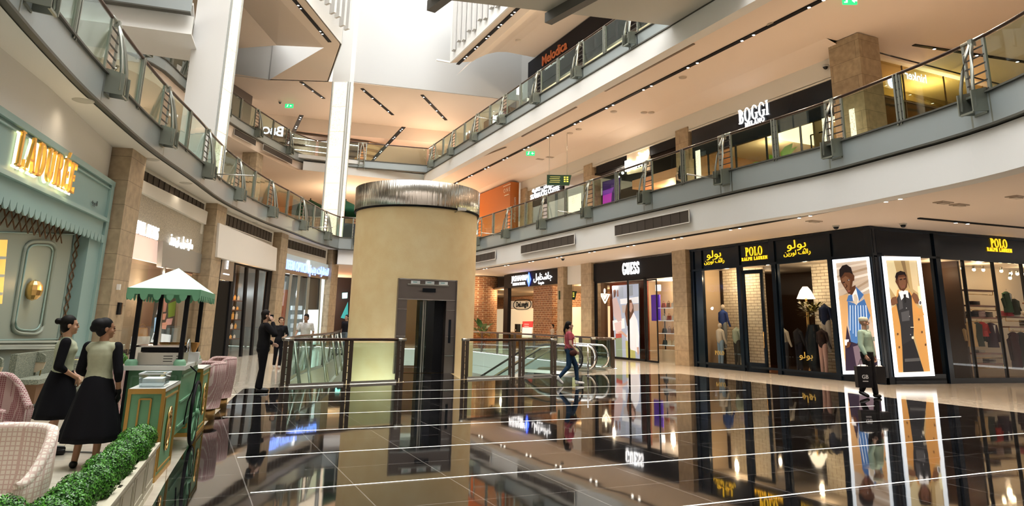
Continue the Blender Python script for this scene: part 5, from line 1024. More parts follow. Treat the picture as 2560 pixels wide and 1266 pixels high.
# coffee shop
t = front(36.2, 40.9, 9.2, 10.36, 'dark coffee shop front with a glowing two line name on the gallery', 20.05); cc = atx(1361, 483, 19.98); text('STARBUCKS COFFEE', .44, EMC, t, 'sign_name', .04, cc, RY, sx=1.0, world=True, bold=.004); cc = atx(1362, 466, 19.98); text('\uFEEA\uFEF4\uFED3\uFE8E\uFB90 \uFEB2\uFB90\uFE91\u0631\uFE8E\uFE98\uFEB3', .5, EMC, t, 'arabic_name', .04, cc, RY, sx=1.2, world=True, bold=.014)
mb = MB(); mb.b2(24, 24.1, 33.2, 42, ZF1, 10); struct(mb, 'wall_shop', mat('coffee_wall', (.07, .05, .04), .5)); mb = MB(); mb.b2(20.0, 20.1, 40.3, 42, ZF1, 10.4); struct(mb, 'wall_right', TRAV)
area('sign_glow_lamp', (19.6, 38.5, 10.35), 4, 40, (.9, .95, 1), (0, 0, 0), .1)
# orange wall with white lettering
ORG = mat('orange_wall', (.44, .125, .016), .5); t = thing('orange_hoarding', 'tall plain orange hoarding with small white lettering, right of the lift shaft', 'hoarding', (19.2, 42, ZF1)); mb = MB(); mb.b2(19.15, 19.8, 41.95, 50, ZF1+.01, 11.12); mb.build('board', ORG, t, True)
LW = mat('hoarding_print', (.8, .72, .6), .5)
cc = atx(1267, 476, 19.1); mb = MB(); mb.bar(cc+Vector((0, .6, .34)), cc+Vector((0, -.6, .34)), .04); mb.bar(cc+Vector((0, .35, -.34)), cc+Vector((0, -.35, -.34)), .05); mb.build('printed_line', LW, t, True); text('O N E', .42, LW, t, 'lettering', .01, cc, RY, world=True); pass
cc = Vector((19.5, 41.93, 9.1)); text('ndhafo-mall.com', .26, LW, t, 'lettering', .01, (19.5, 41.93, 9.2), (0, 0, 1), (-1, 0, 0), world=True)
# hanging green direction signs
def dirsign(x, y, z, xt, yt, w, h, rz, label, zc):
    p = atp(x, y, (0, 0, z), (0, 0, 1)); t = thing('direction_sign', label, 'sign', tuple(p), rz); mb = MB(); mb.box((0, 0, 0), (w, .08, h)); mb.add([(w/2, -.04, h/2), (w/2+.12, -.04, h/2), (w/2, -.04, -h/2), (w/2, .04, h/2), (w/2+.12, .04, h/2), (w/2, .04, -h/2)], [(0, 2, 1), (3, 4, 5), (0, 1, 4, 3), (1, 2, 5, 4)]); mb.build('panel', mat('sign_green', (.008, .05, .025), .4), t)
    for s in (-1, 1): mb = MB(); mb.tube([(s*w*.4, 0, h/2), (s*w*.4, 0, zc-p.z)], .012, 6); mb.build('hanger_rod', STEEL, t)
    mb = MB()
    for k in range(4): mb.box((-.15-.03*(k % 2), -.045, h*.3-k*h*.17), (w*.45, .01, h*.05))
    mb.build('printed_line', mat('sign_print_dim', (.5, .5, .15), .5, emit=.3), t); mb = MB()
    for k in range(3):
        for j in range(2): mb.box((w*.3+j*.12*w, -.046, h*.28-k*h*.2), (w*.08, .01, h*.12))
    mb.build('pictogram', mat('sign_print_yellow', (.8, .7, .1), .5, emit=.6), t); return t
dirsign(1395, 451, 8.9, 0, 0, 1.15, .55, -.45, 'dark green hanging direction sign over the middle right gallery', 11.4); dirsign(1417, 739, 3.3, 0, 0, .95, .5, -.45, 'dark green hanging direction sign beside the stone pillar, ground floor', 4.95)
def exitsign(x, y, z, label, rz=-.45, w=.5):
    p = atz(x, y, z); t = thing('exit_sign', label, 'sign', tuple(p), rz); mb = MB(); mb.box((0, 0, 0), (w, .06, w*.5)); mb.build('panel', mat('exit_green', (.02, .5, .15), .5, emit=1.2), t)
    mb = MB(); mb.add([(.05, -.035, 0), (.13, -.035, .07), (.13, -.035, -.07)], [(0, 1, 2)]); mb.box((.17, -.034, 0), (.08, .005, .03)); mb.box((-.1, -.034, .02), (.05, .005, .1)); mb.box((-.13, -.034, -.05), (.1, .005, .03)); mb.sph((-.08, -.034, .09), .02, 5); mb.build('pictogram', EMC, t)
exitsign(1326, 384, 11.3, 'small green lit exit sign under the middle gallery ceiling'); exitsign(2124, 3, 11.25, 'small green lit exit sign at the top edge of the picture', w=.42); exitsign(723, 265, 16.9, 'small green lit exit sign left of the slim glowing column', w=.6); exitsign(858, 718, 4.3, 'small green lit exit sign in the far left passage', w=.8)
for x, y, z, lb in ((2064, 168, 10.9, 'black dome camera on the white band above the menswear front'), (2172, 158, 11.35, 'black dome camera on the ceiling beside the big stone pillar'), (2090, 568, 4.9, 'black dome camera on the ceiling above the denim jacket poster'), (2258, 563, 4.9, 'black dome camera on the ceiling above the camel coat poster'), (1407, 648, 4.9, 'black dome camera on the ceiling before the homeware shop'), (700, 257, 17.2, 'tiny black dome camera on the far upper ceiling')):
    p = atz(x, y, z) if z != 10.9 else atx(x, y, 19.85); t = thing('dome_camera', lb, 'camera', tuple(p)); mb = MB(); mb.lathe([(.001, .08), (.11, .08), (.11, .02), (.1, 0)], (0, 0, 0), 14); mb.build('base', mat('camera_white', (.6, .6, .58), .5), t); mb = MB(); mb.sph((0, 0, 0), .085, 8); mb.build('dome', BLACK, t)
# far right gallery: brown glazed front
mb = MB(); mb.b2(20.8, 36, 17.9, 18.0, ZF1, 11.4); struct(mb, 'wall_right', mat('olive_gallery_wall', (.30, .22, .11), .5))
t = thing('shop_glazing', 'olive tinted glass wall at the right gallery end with a round logo', 'glazing', (20.8, 15.3, ZF1)); mb = MB(); mb.b2(20.75, 34, 15.85, 15.87, ZF1, 11.3); mb.build('pane', glassmat('olive_glass', (.75, .66, .45), 1, 1.6, .04), t, True); mb = MB()
for x in (20.75, 23.2, 25.6, 28, 30.4): mb.bar((x, 15.85, ZF1), (x, 15.85, 11.3), .04)
mb.bar((20.75, 15.85, 9.9), (34, 15.85, 9.9), .05); mb.build('frame', mat('bronze', (.2, .14, .08), .4, .5), t, True)
cc = aty_(2231, 206, 15.8); mb = MB(); mb.tube([cc, cc+Vector((0, .03, 0))], .22, 20); mb.build('round_logo', mat('logo_white', (.8, .85, 1), .5, emit=1.2), t, True); mb = MB(); mb.lathe([(.05, 0), (.065, 0), (.065, .01)], (cc.x, cc.y-.03, cc.z+.03), 12); mb.tube([cc+Vector((0, -.03, -.09)), cc+Vector((0, -.03, 0))], .02, 6); mb.build('logo_mark', mat('blue_ink', (.05, .08, .3), .5), t, True)
cc = aty_(2290, 193, 15.8); text('hinker', .48, EMC, t, 'reflected_lettering', .01, cc, (-1, 0, 0), world=True, bold=.005)  # reflection of a facing sign, drawn as mirrored glowing letters
cc = aty_(2188, 230, 15.8); text('J.', .35, EMC, t, 'reflected_lettering', .01, cc, (-1, 0, 0), world=True)  # more of the reflected writing, drawn mirrored on the pane
for k in range(6): p = (22+1.6*k, 17+.3*(k % 3), 9.6); mb = MB(); mb.sph(p, .06, 8); o = mb.build('spotlight', LAMPM); tag(o, 'small bright spotlight behind the olive tinted glass wall', 'spotlight', 'spotlights behind the olive glass')
point('shop_spot', (26, 16.8, 10.6), 160, (1, .78, .4), .1)
# upper gallery: music shop front
t = front(30, 40.9, 17.35, 19.5, 'dark board of the topmost gallery lettered Melodica Music Academy', 19.85, mat('navy_board', (.012, .012, .018), .5)); cc = atx(1385, 134, 19.8); text('Melodica', .95, mat('copper_light', (.5, .13, .04), .5, emit=.12), t, 'sign_name', .05, cc, RY, world=True, bold=.01); cc = atx(1386, 156, 19.8); text('MUSIC ACADEMY', .34, mat('dim_sign_white', (.8, .8, .85), .5, emit=.3), t, 'sign_name', .05, cc, RY, world=True)
mb = MB(); mb.b2(19.95, 20.1, 8, 30, 17.3, 19.5); struct(mb, 'wall_right', mat('navy_board', (.012, .012, .018), .5))
mb = MB(); mb.b2(24.5, 24.6, 8, 41, ZF2, 17.2); mb.b2(20, 24.6, 40.9, 41, ZF2, 17.2); struct(mb, 'wall_shop', WARMW); mb = MB(); mb.b2(20.1, 24.6, 8, 41, 17.2, 17.25); struct(mb, 'ceiling', CEIL)
for k, (x, y) in enumerate(((1446, 134), (1424, 170), (1386, 196), (1552, 85))): 
    p = atx(x, y, 21.5); mb = MB(); mb.sph(p, .16, 8); o = mb.build('globe_lamp', mat('globe_glow', (1, .85, .6), .5, emit=9)); tag(o, 'round glowing lamp inside the topmost right gallery', 'lamp', 'globe lamps in the topmost gallery')
for y in (20, 26, 32, 38): point('shop_spot', (21.5, y, 16), 160, (1, .8, .55), .15)
for y in (24.5, 26.3): mb = MB(); mb.b2(20.0, 20.3, y, y+.3, ZF2, 16.4); o = mb.build('lit_curtain_panel', mat('cream_glow', (1, .85, .62), .5, emit=1.1)); tag(o, 'tall glowing cream strip in the topmost gallery window', 'light panel', 'glowing strips in the topmost gallery')
# far end of the upper gallery: slatted wooden ceiling with light tubes, distant signs
t = thing('slatted_ceiling', 'brown slatted ceiling feature with white light tubes at the far end of the topmost gallery', 'ceiling feature', (9, 56, 15.5)); SL = mat('slat_brown', (.13, .085, .06), .6); TB = mat('tube_white', (1, .95, .85), .5, emit=3); LWD = mat('light_wood', (.62, .40, .2), .5)
for k in range(7):
    y = 54.9+k*1.75; z = 16.08-.035*(y-54.9); mb = MB(); mb.b2(2.0, 12.1, y, y+1.25, z-.12, z); mb.build('slat_panel', SL, t, True); mb = MB(); mb.b2(7.5 if k % 2 else 6, 11.6-(k % 3)*.6, y+1.42, y+1.55, z-.1, z); mb.build('light_tube', TB, t, True); mb = MB(); mb.prism([(12.1, y), (13.5, y+.5), (13.5, y+1.5), (12.1, y+1.0)], z-.28, z-.02); mb.build('wood_block', LWD, t, True)
mb = MB(); mb.add([(-4, 58, ZF2), (-4, 58, 15.6), (9.5, 76, 15.6), (9.5, 76, ZF2)], [(0, 1, 2, 3)]); struct(mb, 'wall_left', mat('rough_stone', (.35, .25, .15), .8, noise=.5, nscale=3, bump=.8, bscale=6))
for x, y, s, sz, lb, Y in ((1245, 292, 'inde', 1.2, 'distant white lit name on the topmost right gallery, nearer of two', 19.8), (1150, 335, 'T. JUICY', 1.5, 'distant white lit two line name on the topmost right gallery, farther of two', 19.8)):
    cc = atx(x, y, Y); t = thing('shop_sign', lb, 'sign', tuple(cc)); text(s, sz, EMC, t, 'sign_name', .05, (0, 0, 0), RY, bold=.03); mb = MB(); mb.box((.1, 0, 0), (.06, 6, 2.2)); mb.build('board', mat('brown_board', (.16, .07, .04), .5), t)
cc = Vector((5.5, 57.5, 14)); 
for x, y, s, sz, lb in ((700, 330, 'B', 1.7, 'mirrored big white letter B glowing behind the topmost left gallery rail'), (672, 328, 'BO', 1.2, 'faint white letters glowing behind the topmost left gallery rail')):
    cc = aty_(x, y, 51); t = thing('shop_sign', lb, 'sign', tuple(cc)); text(s, sz*.6, mat('dim_sign', (.85, .85, 1), .5, emit=1.2), t, 'sign_name', .05, (0, 0, 0), (-1, 0, 0), bold=.02)
mb = MB(); mb.b2(-8, 2.3, 55, 55.2, 13, 16.6); struct(mb, 'wall_far', BLKM)
point('far_lamp', (8, 62, 14), 330, (1, .75, .55), .3); point('far_lamp', (17, 52, 14.5), 180, (1, .72, .5), .3); point('far_lamp', (0, 48, 15), 220, (1, .75, .5), .3); point('far_lamp', (10, 52, 9), 350, (1, .75, .5), .3); point('far_lamp', (9, 55, 3), 500, (1, .72, .45), .3); point('far_lamp', (-4, 40, 9), 120, (1, .78, .55), .3)
point('far_lamp', (16, 48, 8.5), 250, (1, .7, .45), .2)
mb = MB(); mb.wall((-6, 64), (34, 64), ZF1, 12, .1); struct(mb, 'wall_far', mat('peach_wall', (.6, .42, .3), .6)); mb = MB(); mb.wall((-6, 60), (15, 60), 0, 4.95, .1); struct(mb, 'wall_far', mat('far_orange', (.55, .25, .12), .6))
# green parasol and box on the far middle gallery
t = thing('parasol', 'dark green parasol on the far middle gallery, left of the lift shaft', 'parasol', (8.9, 46.2, ZF1)); mb = MB(); mb.lathe([(.001, 3.0), (.9, 2.6), (1.7, 2.25), (1.72, 2.0), (1.69, 2.0), (1.66, 2.22), (.9, 2.55), (.001, 2.95)], (0, 0, 0), 8); mb.build('canopy', mat('parasol_green', (.01, .06, .03), .8), t); mb = MB(); mb.tube([(0, 0, 0), (0, 0, 3.1)], .04, 8); mb.lathe([(.3, 0), (.3, .08), (.03, .1)], (0, 0, 0), 12); mb.build('pole', BLKM, t)
dup(t, (7.2, 50.4, ZF1+.55), .4, 'second dark green parasol, higher and behind the first')
mb = MB(); mb.b2(8.1, 9.9, 43.5, 44.4, ZF1, 7.6); o = mb.build('planter_screen', mat('slate', (.05, .055, .06), .6)); tag(o, 'dark grey screen under the green parasols', 'screen wall')
# ================================================================ LEFT SIDE, GROUND FLOOR
LB0 = Vector((-3.21, 12.89, 0)); LBD = Vector((1.17, 6.79, 0)).normalized(); LBN = Vector((LBD.y, -LBD.x, 0))   # LBN: towards the hall
def lpx(x, y, o=0): return atp(x, y, LB0+LBN*o, LBN)
TEAL = mat('tea_room_teal', (.27, .42, .41), .55); TEALD = mat('tea_room_panel', (.30, .36, .31), .5); TRIMG = mat('teal_moulding', (.30, .45, .43), .5)
t = thing('storefront', 'pale teal tea room front with a glowing gold name and a scalloped canopy', 'shop front', LB0)
mb = MB(); a, b = LB0-LBD*6.5, LB0+LBD*6.83
def ls(s, z, o=0): return LB0+LBD*s+LBN*o+Vector((0, 0, z))
def lplate(s0, s1, z0, z1, o, th, m, name, par=None): mb = MB(); mb.plate([ls(s0, z0, o), ls(s1, z0, o), ls(s1, z1, o), ls(s0, z1, o)], -LBN, th); return mb.build(name, m, par or t, True)
lplate(-6.5, 6.83, 3.9, 4.83, 0, .3, TEAL, 'name_board'); lplate(-6.5, 6.83, 4.76, 4.88, .07, .1, TRIMG, 'cornice'); lplate(-6.5, 6.83, 4.66, 4.69, .04, .1, TRIMG, 'cornice_bead'); lplate(-6.5, 6.60, 3.84, 3.92, .12, .15, TRIMG, 'ledge'); lplate(-6.5, 6.45, 3.45, 3.86, .04, .2, TEAL, 'canopy_band')
lplate(5.75, 6.83, 0, 3.9, 0, .25, TEAL, 'pilaster'); lplate(6.6, 6.83, 0, 4.8, .06, .1, TRIMG, 'pilaster_trim')
mb = MB(); k = 0; s = -6.4                                  # scallops
while s < 6.3:
    pts = [ls(s, 3.5, .06), ls(s+.27, 3.5, .06)]+[ls(s+.135+.125*math.cos(PI*j/8), 3.47-.16*math.sin(PI*j/8), .06) for j in range(9)]
    mb.plate(pts, LBN, .03); s += .27
mb.build('scalloped_edge', TEAL, t, True)
mb = MB(); mb.plate([ls(-6.4, 3.46, .05), ls(6.3, 3.46, .05), ls(6.3, 3.46, -.2), ls(-6.4, 3.46, -.2)], (0, 0, -1), .03); mb.build('canopy_underside', mat('canopy_brown', (.10, .045, .012), .6), t, True)
c0, c1 = lpx(40, 385, .08), lpx(188, 448, .08); wid = (c1-c0).length; cm = (c0+c1)/2+Vector((0, 0, .05)); nat = sum(GLY['E' if c == 'É' else c][0]+.12 for c in 'LADURÉE')
GOLDL = mat('gold_letter', (.85, .5, .12), .3, .9, emit=.03, ecol=(1, .5, .1)); hh = .62; sxx = wid/(nat*hh)
serif('LADURÉE', hh, mat('letter_halo', (1, .82, .5), .5, emit=1.5), t, 'letter_halo', .02, cm-LBN*.03+Vector((0, 0, -.035))-LBD*.03, LBD, sx=sxx*1.01, world=True); serif('LADURÉE', hh, GOLDL, t, 'gold_lettering', .05, cm+LBN*.02, LBD, sx=sxx, world=True)
for q in (-.9, 0, .9): point('sign_glow', cm+LBD*q+LBN*.12+Vector((0, 0, -.3)), 3, (1, .75, .4), .05)
text('\uFEEA\uFEF3\u0631\u0648\u062F\uFE8E\uFEDF', .16, mat('small_print', (.08, .12, .12), .5), t, 'small_lettering', .01, lpx(237, 508, .03), LBD, world=True)
# recessed panelled wall
RO = -.22; lplate(-6.5, 5.75, 0, 3.5, RO, .15, TEALD, 'panelled_wall')
def ptube(pts, r, m, name, o=RO+.02): mb = MB(); q = [lpx(x, y, o) for x, y in pts]; mb.tube(q+[q[0], q[1]], r, 6); return mb.build(name, m, t, True)
def rrect(pts, k=.22):
    out = []; n = len(pts)
    for i in range(n):
        p0, p1, p2 = Vector(pts[i-1]), Vector(pts[i]), Vector(pts[(i+1) % n]); d0, d1 = (p0-p1), (p2-p1); r = min(d0.length, d1.length)*k*1.6; a = p1+d0.normalized()*r; b = p1+d1.normalized()*r
        for j in range(6): u = j/5; out.append(tuple((1-u)**2*a+2*u*(1-u)*p1+u*u*b))
    return out
ptube(rrect([(64, 603), (143, 605), (105, 838), (27, 833)]), .035, TEALD, 'oval_moulding'); ptube(rrect([(72, 612), (135, 614), (98, 828), (36, 824)]), .018, TRIMG, 'inner_moulding')
ptube([(-60, 578), (186, 586), (150, 848), (-60, 852)], .02, TRIMG, 'panel_moulding')
for yy in (856, 866, 872): q = lpx(-60, yy, RO+.04), lpx(160, yy-2, RO+.04); mb = MB(); mb.bar(q[0], q[1], .035, .04); mb.build('dado_rail', mat('dado_pale', (.5, .56, .5), .5), t, True)
LAT = mat('lattice_brown', (.13, .07, .03), .5); q0, q1 = lpx(207, 590, RO+.05), lpx(166, 850, RO+.05); mb = MB(); n = 12
for j in range(n):
    za, zb = 3.4-j*.235, 3.4-(j+1)*.235; s0 = 5.42; s1 = 5.70
    for A_, B_ in (((s0, za), (s1, zb)), ((s1, za), (s0, zb))): mb.bar(ls(A_[0], A_[1], RO+.04), ls(B_[0], B_[1], RO+.04), .02)
mb.build('lattice', LAT, t, True); lplate(5.38, 5.74, 0, 3.5, RO+.02, .02, mat('lattice_back', (.24, .33, .31), .5), 'lattice_back')
mb = MB(); s = -2.0
while s < 4.5: mb.bar(ls(s, 3.42, RO+.05), ls(s+.3, 3.1, RO+.05), .02); mb.bar(ls(s+.3, 3.42, RO+.05), ls(s, 3.1, RO+.05), .02); s += .3
mb.build('top_lattice', LAT, t, True)
w0 = [(-40, 600), (16, 600), (2, 760), (-50, 760)]; mb = MB(); mb.plate([lpx(x, y, RO+.01) for x, y in w0], LBN, .02); wn = mb.build('shelf_window', mat('lit_amber', (1, .55, .12), .5, emit=.45), t, True)
mb = MB()
for yy in (645, 690, 735): mb.bar(lpx(-40, yy, RO+.06), lpx(15-(yy-600)*.09, yy, RO+.06), .05)
mb.build('shelf', mat('dado_pale', (.5, .56, .5), .5), wn, True)
# gold wall lamp
lc = lpx(84, 726, RO+.1); t = thing('wall_lamp', 'round faceted gold wall lamp on the teal oval panel', 'lamp', lc); mb = MB(); mb.sph((0, 0, 0), (.16, .16, .20), 6); o = mb.build('gold_globe', GOLD, t, smooth=False); mb = MB(); mb.sph(tuple(LBN*-.02), .12, 6); mb.build('backplate', GOLD, t); point('wall_lamp_glow', lc+LBN*.3+Vector((0, 0, .1)), 4, (1, .65, .3), .05)
spot('tea_room_lamp', tuple(ls(3.5, 3.3, -.3)), 60, (1, .85, .6), 130, 1, to=tuple(ls(3.2, 1.2, -1)), r=.1)
# ---- second shop: bags, cream tiles
P2, Q2 = Vector((-1.72, 20.9, 0)), Vector((.22, 27.8, 0)); D2 = (Q2-P2).normalized(); N2 = Vector((D2.y, -D2.x, 0))
def q2(x, y, o=0): return atp(x, y, P2+N2*o, N2)
t = thing('storefront', 'bag shop front with textured cream tiles and a white lit name', 'shop front', P2)
def pplate(pts, o, th, m, name, f, N, par=None): mb = MB(); mb.plate([f(x, y, o) for x, y in pts], -N, th); return mb.build(name, m, par or t, True)
TILE = mat('scaled_tile', (.55, .50, .40), .4, noise=.35, nscale=14, bump=.6, bscale=16, stretch=(1, 1, 2.2))
pplate([(350, 478), (515, 562), (505, 640), (322, 575)], 0, .1, TILE, 'tiled_band', q2, N2)
pplate([(352, 448), (520, 530), (515, 562), (350, 478)], .12, .3, SOFF, 'cream_header', q2, N2)
pplate([(322, 575), (408, 603), (405, 662), (318, 642)], -.2, .1, mat('pink_lit_panel', (.85, .62, .5), .5, emit=.55), 'lit_panel', q2, N2)
pplate([(408, 603), (505, 636), (500, 684), (404, 668)], .05, .15, mat('grey_metal_panel', (.38, .38, .36), .4, .5), 'metal_panel', q2, N2)
ZM = atp(368, 575, P2, N2); text('MICHAEL KORS', .52, EMC, t, 'sign_name', .04, q2(357, 574, .06), D2, world=True, sx=.72, bold=.003); text('\u0632\u0631\uFEEE\uFED6 \uFEDE\uFEF4\uFEB8\uFEF3\uFE8E\uFEE3', .42, EMC, t, 'arabic_name', .03, q2(456, 605, .06), D2, world=True, sx=1.1, bold=.01)
mb = MB()
for x0, y0, x1, y1 in ((318, 655, 282, 915), (412, 665, 395, 900), (500, 684, 487, 905)): mb.bar(q2(x0, y0, .02), q2(x1, y1, .02), .07)
mb.build('window_frame', CHROME, t, True); pplate([(318, 655), (502, 690), (478, 915), (280, 920)], .0, .012, SGLASS, 'window_pane', q2, N2)
t2 = t; P2b = P2-N2*1.1
pplate([(270, 640), (500, 690), (478, 925), (250, 930)], -1.3, .1, mat('rose_wall', (.62, .42, .33), .6), 'back_wall', q2, N2)
pplate([(452, 690), (480, 690), (462, 905), (436, 905)], -.1, .08, mat('stone_panel', (.45, .38, .3), .6), 'stone_panel', q2, N2)
t = thing('fashion_poster', 'framed poster of tan handbags and dark leaves in the bag shop window', 'poster', q2(415, 800, -.3)); o_ = P2-N2*.3
picture('picture', tuple(o_), N2, [((.03, .035, .03), [(388, 742), (448, 740), (430, 862), (372, 858)]), ((.8, .8, .78), [(384, 832), (428, 838), (425, 858), (376, 856)]), ((.42, .17, .12), [(398, 745), (420, 742), (414, 780), (392, 782)]), ((.5, .2, .13), [(400, 786), (416, 784), (412, 800), (394, 800)]), ((.55, .27, .22), [(416, 798), (432, 796), (428, 812), (412, 814)]), ((.6, .25, .16), [(402, 808), (418, 806), (414, 824), (398, 822)]), ((.12, .2, .02), [(420, 760), (440, 752), (436, 790), (420, 795)]), ((.35, .55, .75), [(386, 795), (394, 793), (392, 832), (384, 830)]), ((.85, .8, .75), [(394, 770), (402, 772), (398, 790), (390, 786)]), ((.03, .03, .03), [(384, 836), (387, 836), (383, 850), (380, 850)]), ((.03, .03, .03), [(387, 842), (396, 834), (398, 836), (389, 845), (394, 853), (391, 853)])], t, .55)
text('MICHAEL KORS', .2, BLKM, t2, 'window_lettering', .01, q2(315, 882, .03), D2, world=True, bold=.006)
handbag(*q2(352, 850, -.5)[:2], 1.0, .3, (.5, .28, .12), 1.3, 'tan handbag on the white plinth in the bag shop window', None); mb = MB(); pq = q2(352, 850, -.5); mb.box((pq.x, pq.y, .5), (.5, .5, 1.0)); o = mb.build('display_plinth', WHITE); tag(o, 'white plinth in the bag shop window', 'plinth')
point('shop_spot', (-1.4, 23.5, 2.6), 35, (1, .8, .62), .1); point('shop_spot', (-.9, 25.8, 2.6), 35, (1, .8, .62), .1)
mb = MB(); mb.wall((-2.9, 20.5), (-1.2, 27.9), 0, 4.9, .1); struct(mb, 'wall_shop', WARMW)
# ---- third shop: black frames with a large white fascia box
P3, Q3 = Vector((.82, 28.9, 0)), Vector((3.5, 35.6, 0)); D3 = (Q3-P3).normalized(); N3 = Vector((D3.y, -D3.x, 0))
def q3(x, y, o=0): return atp(x, y, P3+N3*o, N3)
t = thing('storefront', 'shop front under a big blank white board, black frames below', 'shop front', P3)
pplate([(549, 558), (693, 621), (690, 678), (543, 643)], .3, .4, mat('board_white', (.78, .74, .68), .6), 'blank_board', q3, N3)
mb = MB()
for pts in ([(543, 643), (556, 646), (520, 915), (506, 918)], [(583, 655), (590, 657), (568, 900), (560, 902)], [(672, 676), (688, 678), (664, 880), (650, 884)], [(618, 662), (622, 663), (606, 895), (602, 895)], [(645, 668), (649, 669), (632, 890), (628, 890)], [(543, 643), (690, 676), (689, 684), (542, 652)]): mb.plate([q3(x, y, .05) for x, y in pts], -N3, .1)
mb.build('black_frame', BLKM, t, True); pplate([(556, 650), (586, 656), (582, 704), (549, 700)], .06, .05, mat('brushed_name_plate', (.32, .29, .25), .35, .7), 'name_plate', q3, N3); text('H', .55, EMC, t, 'emblem', .02, q3(569, 663, .09), D3, world=True, sx=.5); mb = MB(); mb.bar(q3(566, 686, .08)-D3*.3, q3(566, 686, .08)+D3*.3, .04); mb.build('printed_line', EMC, t, True)
pplate([(549, 704), (582, 706), (558, 905), (522, 908)], .0, .06, mat('black_void', (.004, .004, .004), .6), 'dark_panel', q3, N3); pplate([(588, 657), (674, 677), (650, 886), (560, 903)], 0, .012, SGLASS, 'window_pane', q3, N3)
mb = MB(); mb.wall((-.6, 30.5), (2.0, 37.0), 0, 4.7, .1); struct(mb, 'wall_shop', mat('dark_shop_back', (.06, .035, .02), .5))
for j in range(5):
    z = .7+j*.42; c = P3+D3*4.2-N3*.9; t = thing('display_shelf', 'amber lit wooden shelf in the black framed left shop, %s from the floor' % ['first', 'second', 'third', 'fourth', 'fifth'][j], 'shelf', (c.x, c.y, z), math.atan2(D3.y, D3.x), 'amber lit shelves in the black framed shop'); mb = MB(); mb.box((0, 0, 0), (3.6, .35, .04)); mb.build('board', SWOOD, t)
    for k in range(7):
        mb = MB(); h = .16+.08*((k*3+j) % 3); p = c+D3*(-1.5+k*.5); mb.lathe([(.001, 0), (.05, 0), (.055, h*.7), (.02, h*.8), (.02, h), (.001, h)], (p.x, p.y, z+.02), 10); o = mb.build('bottle', mat('amber_bottle' if (k+j) % 2 else 'pale_bottle', (.8, .35, .08) if (k+j) % 2 else (.7, .55, .4), .3, emit=.5)); tag(o, 'small glowing bottle in the black framed left shop, %s shelf' % ['lowest', 'second', 'third', 'fourth', 'top'][j], 'bottle', 'bottles at %.1f m in the black framed left shop' % z)
point('shop_spot', (2.0, 32.5, 3.0), 60, (1, .55, .25), .1); point('shop_spot', (1.2, 31, 3.0), 25, (1, .6, .3), .1)
p = q3(548, 880, -.5); mannequin(p.x-.0, p.y, .5, .3, (.015, .015, .015), (.02, .02, .02), 'mannequin in black with a white striped jacket in the dark doorway window, left', .95, True, (.7, .7, .7))
mb = MB(); mb.box((p.x, p.y, .25), (.7, .7, .5)); o = mb.build('display_plinth', mat('plinth_dark', (.06, .055, .05), .5)); tag(o, 'low dark plinth under the mannequin in black', 'plinth')
# ---- fourth shop: optician
P4, Q4 = Vector((4.1, 37.0, 0)), Vector((7.3, 42.7, 0)); D4 = (Q4-P4).normalized(); N4 = Vector((D4.y, -D4.x, 0))
def q4(x, y, o=0): return atp(x, y, P4+N4*o, N4)
t = thing('storefront', 'optician front with blue glowing letters in a pale glass band', 'shop front', P4)
pplate([(714, 633), (826, 664), (823, 690), (710, 672)], .1, .1, mat('pale_sign_band', (.42, .5, .5), .3, emit=.25), 'sign_band', q4, N4)
BLUEL = mat('blue_letter', (.25, .38, 1), .5, emit=1.6); text('YATEEM OPTICIAN', .70, BLUEL, t, 'sign_name', .04, q4(742, 668, .15), D4, world=True, sx=.7, bold=.005); text('\uFEE2\uFEF4\uFE98\uFEF3 \u062A\u0627\u0631\uFE8E\uFEC8\uFEE8\uFEDF\u0627', .6, BLUEL, t, 'arabic_name', .03, q4(800, 678, .15), D4, world=True, bold=.015); pplate([(770, 652), (775, 652), (775, 680), (770, 680)], .16, .02, EMC, 'emblem', q4, N4)
pplate([(714, 673), (824, 691), (822, 700), (712, 683)], .12, .2, mat('bronze_strip', (.28, .2, .12), .35, .6), 'bronze_strip', q4, N4)
mb = MB()
for x0, y0, x1, y1 in ((728, 686, 708, 868), (748, 690, 733, 866), (772, 694, 760, 864), (802, 697, 794, 862), (818, 698, 812, 860)): mb.bar(q4(x0, y0, .05), q4(x1, y1, .05), .14 if x0 < 780 else .09)
mb.build('steel_frame', STEEL, t, True); pplate([(714, 690), (822, 700), (812, 862), (690, 868)], 0, .012, SGLASS, 'window_pane', q4, N4)
pplate([(806, 698), (818, 698), (810, 862), (796, 862)], -.05, .1, mat('lit_white_panel', (.9, .95, .95), .5, emit=.9), 'lit_panel', q4, N4); pplate([(764, 775), (806, 775), (800, 862), (758, 862)], -.4, .1, mat('lit_white_panel', (.9, .95, .95), .5, emit=.9), 'lit_panel', q4, N4); pplate([(700, 690), (818, 700), (812, 862), (680, 868)], -1.6, .1, mat('optician_back', (.22, .26, .26), .4), 'back_wall', q4, N4)
for j in range(4): pplate([(731, 765+j*22), (756, 765+j*22), (755, 776+j*22), (730, 776+j*22)], -.7, .1, mat('optic_shelf', (.5, .58, .62), .4, emit=.4), 'lit_shelf', q4, N4)
pplate([(700, 725), (726, 725), (714, 860), (694, 860)], -.5, .1, mat('optic_red', (.4, .10, .05), .5, emit=.12), 'brick_red_panel', q4, N4); point('shop_spot', (5.0, 40.3, 3), 60, (.9, .97, 1), .1)
mb = MB(); mb.wall((2.2, 38.0), (6.3, 45), 0, 4.7, .1); struct(mb, 'wall_shop', mat('optician_back', (.22, .26, .26), .4))
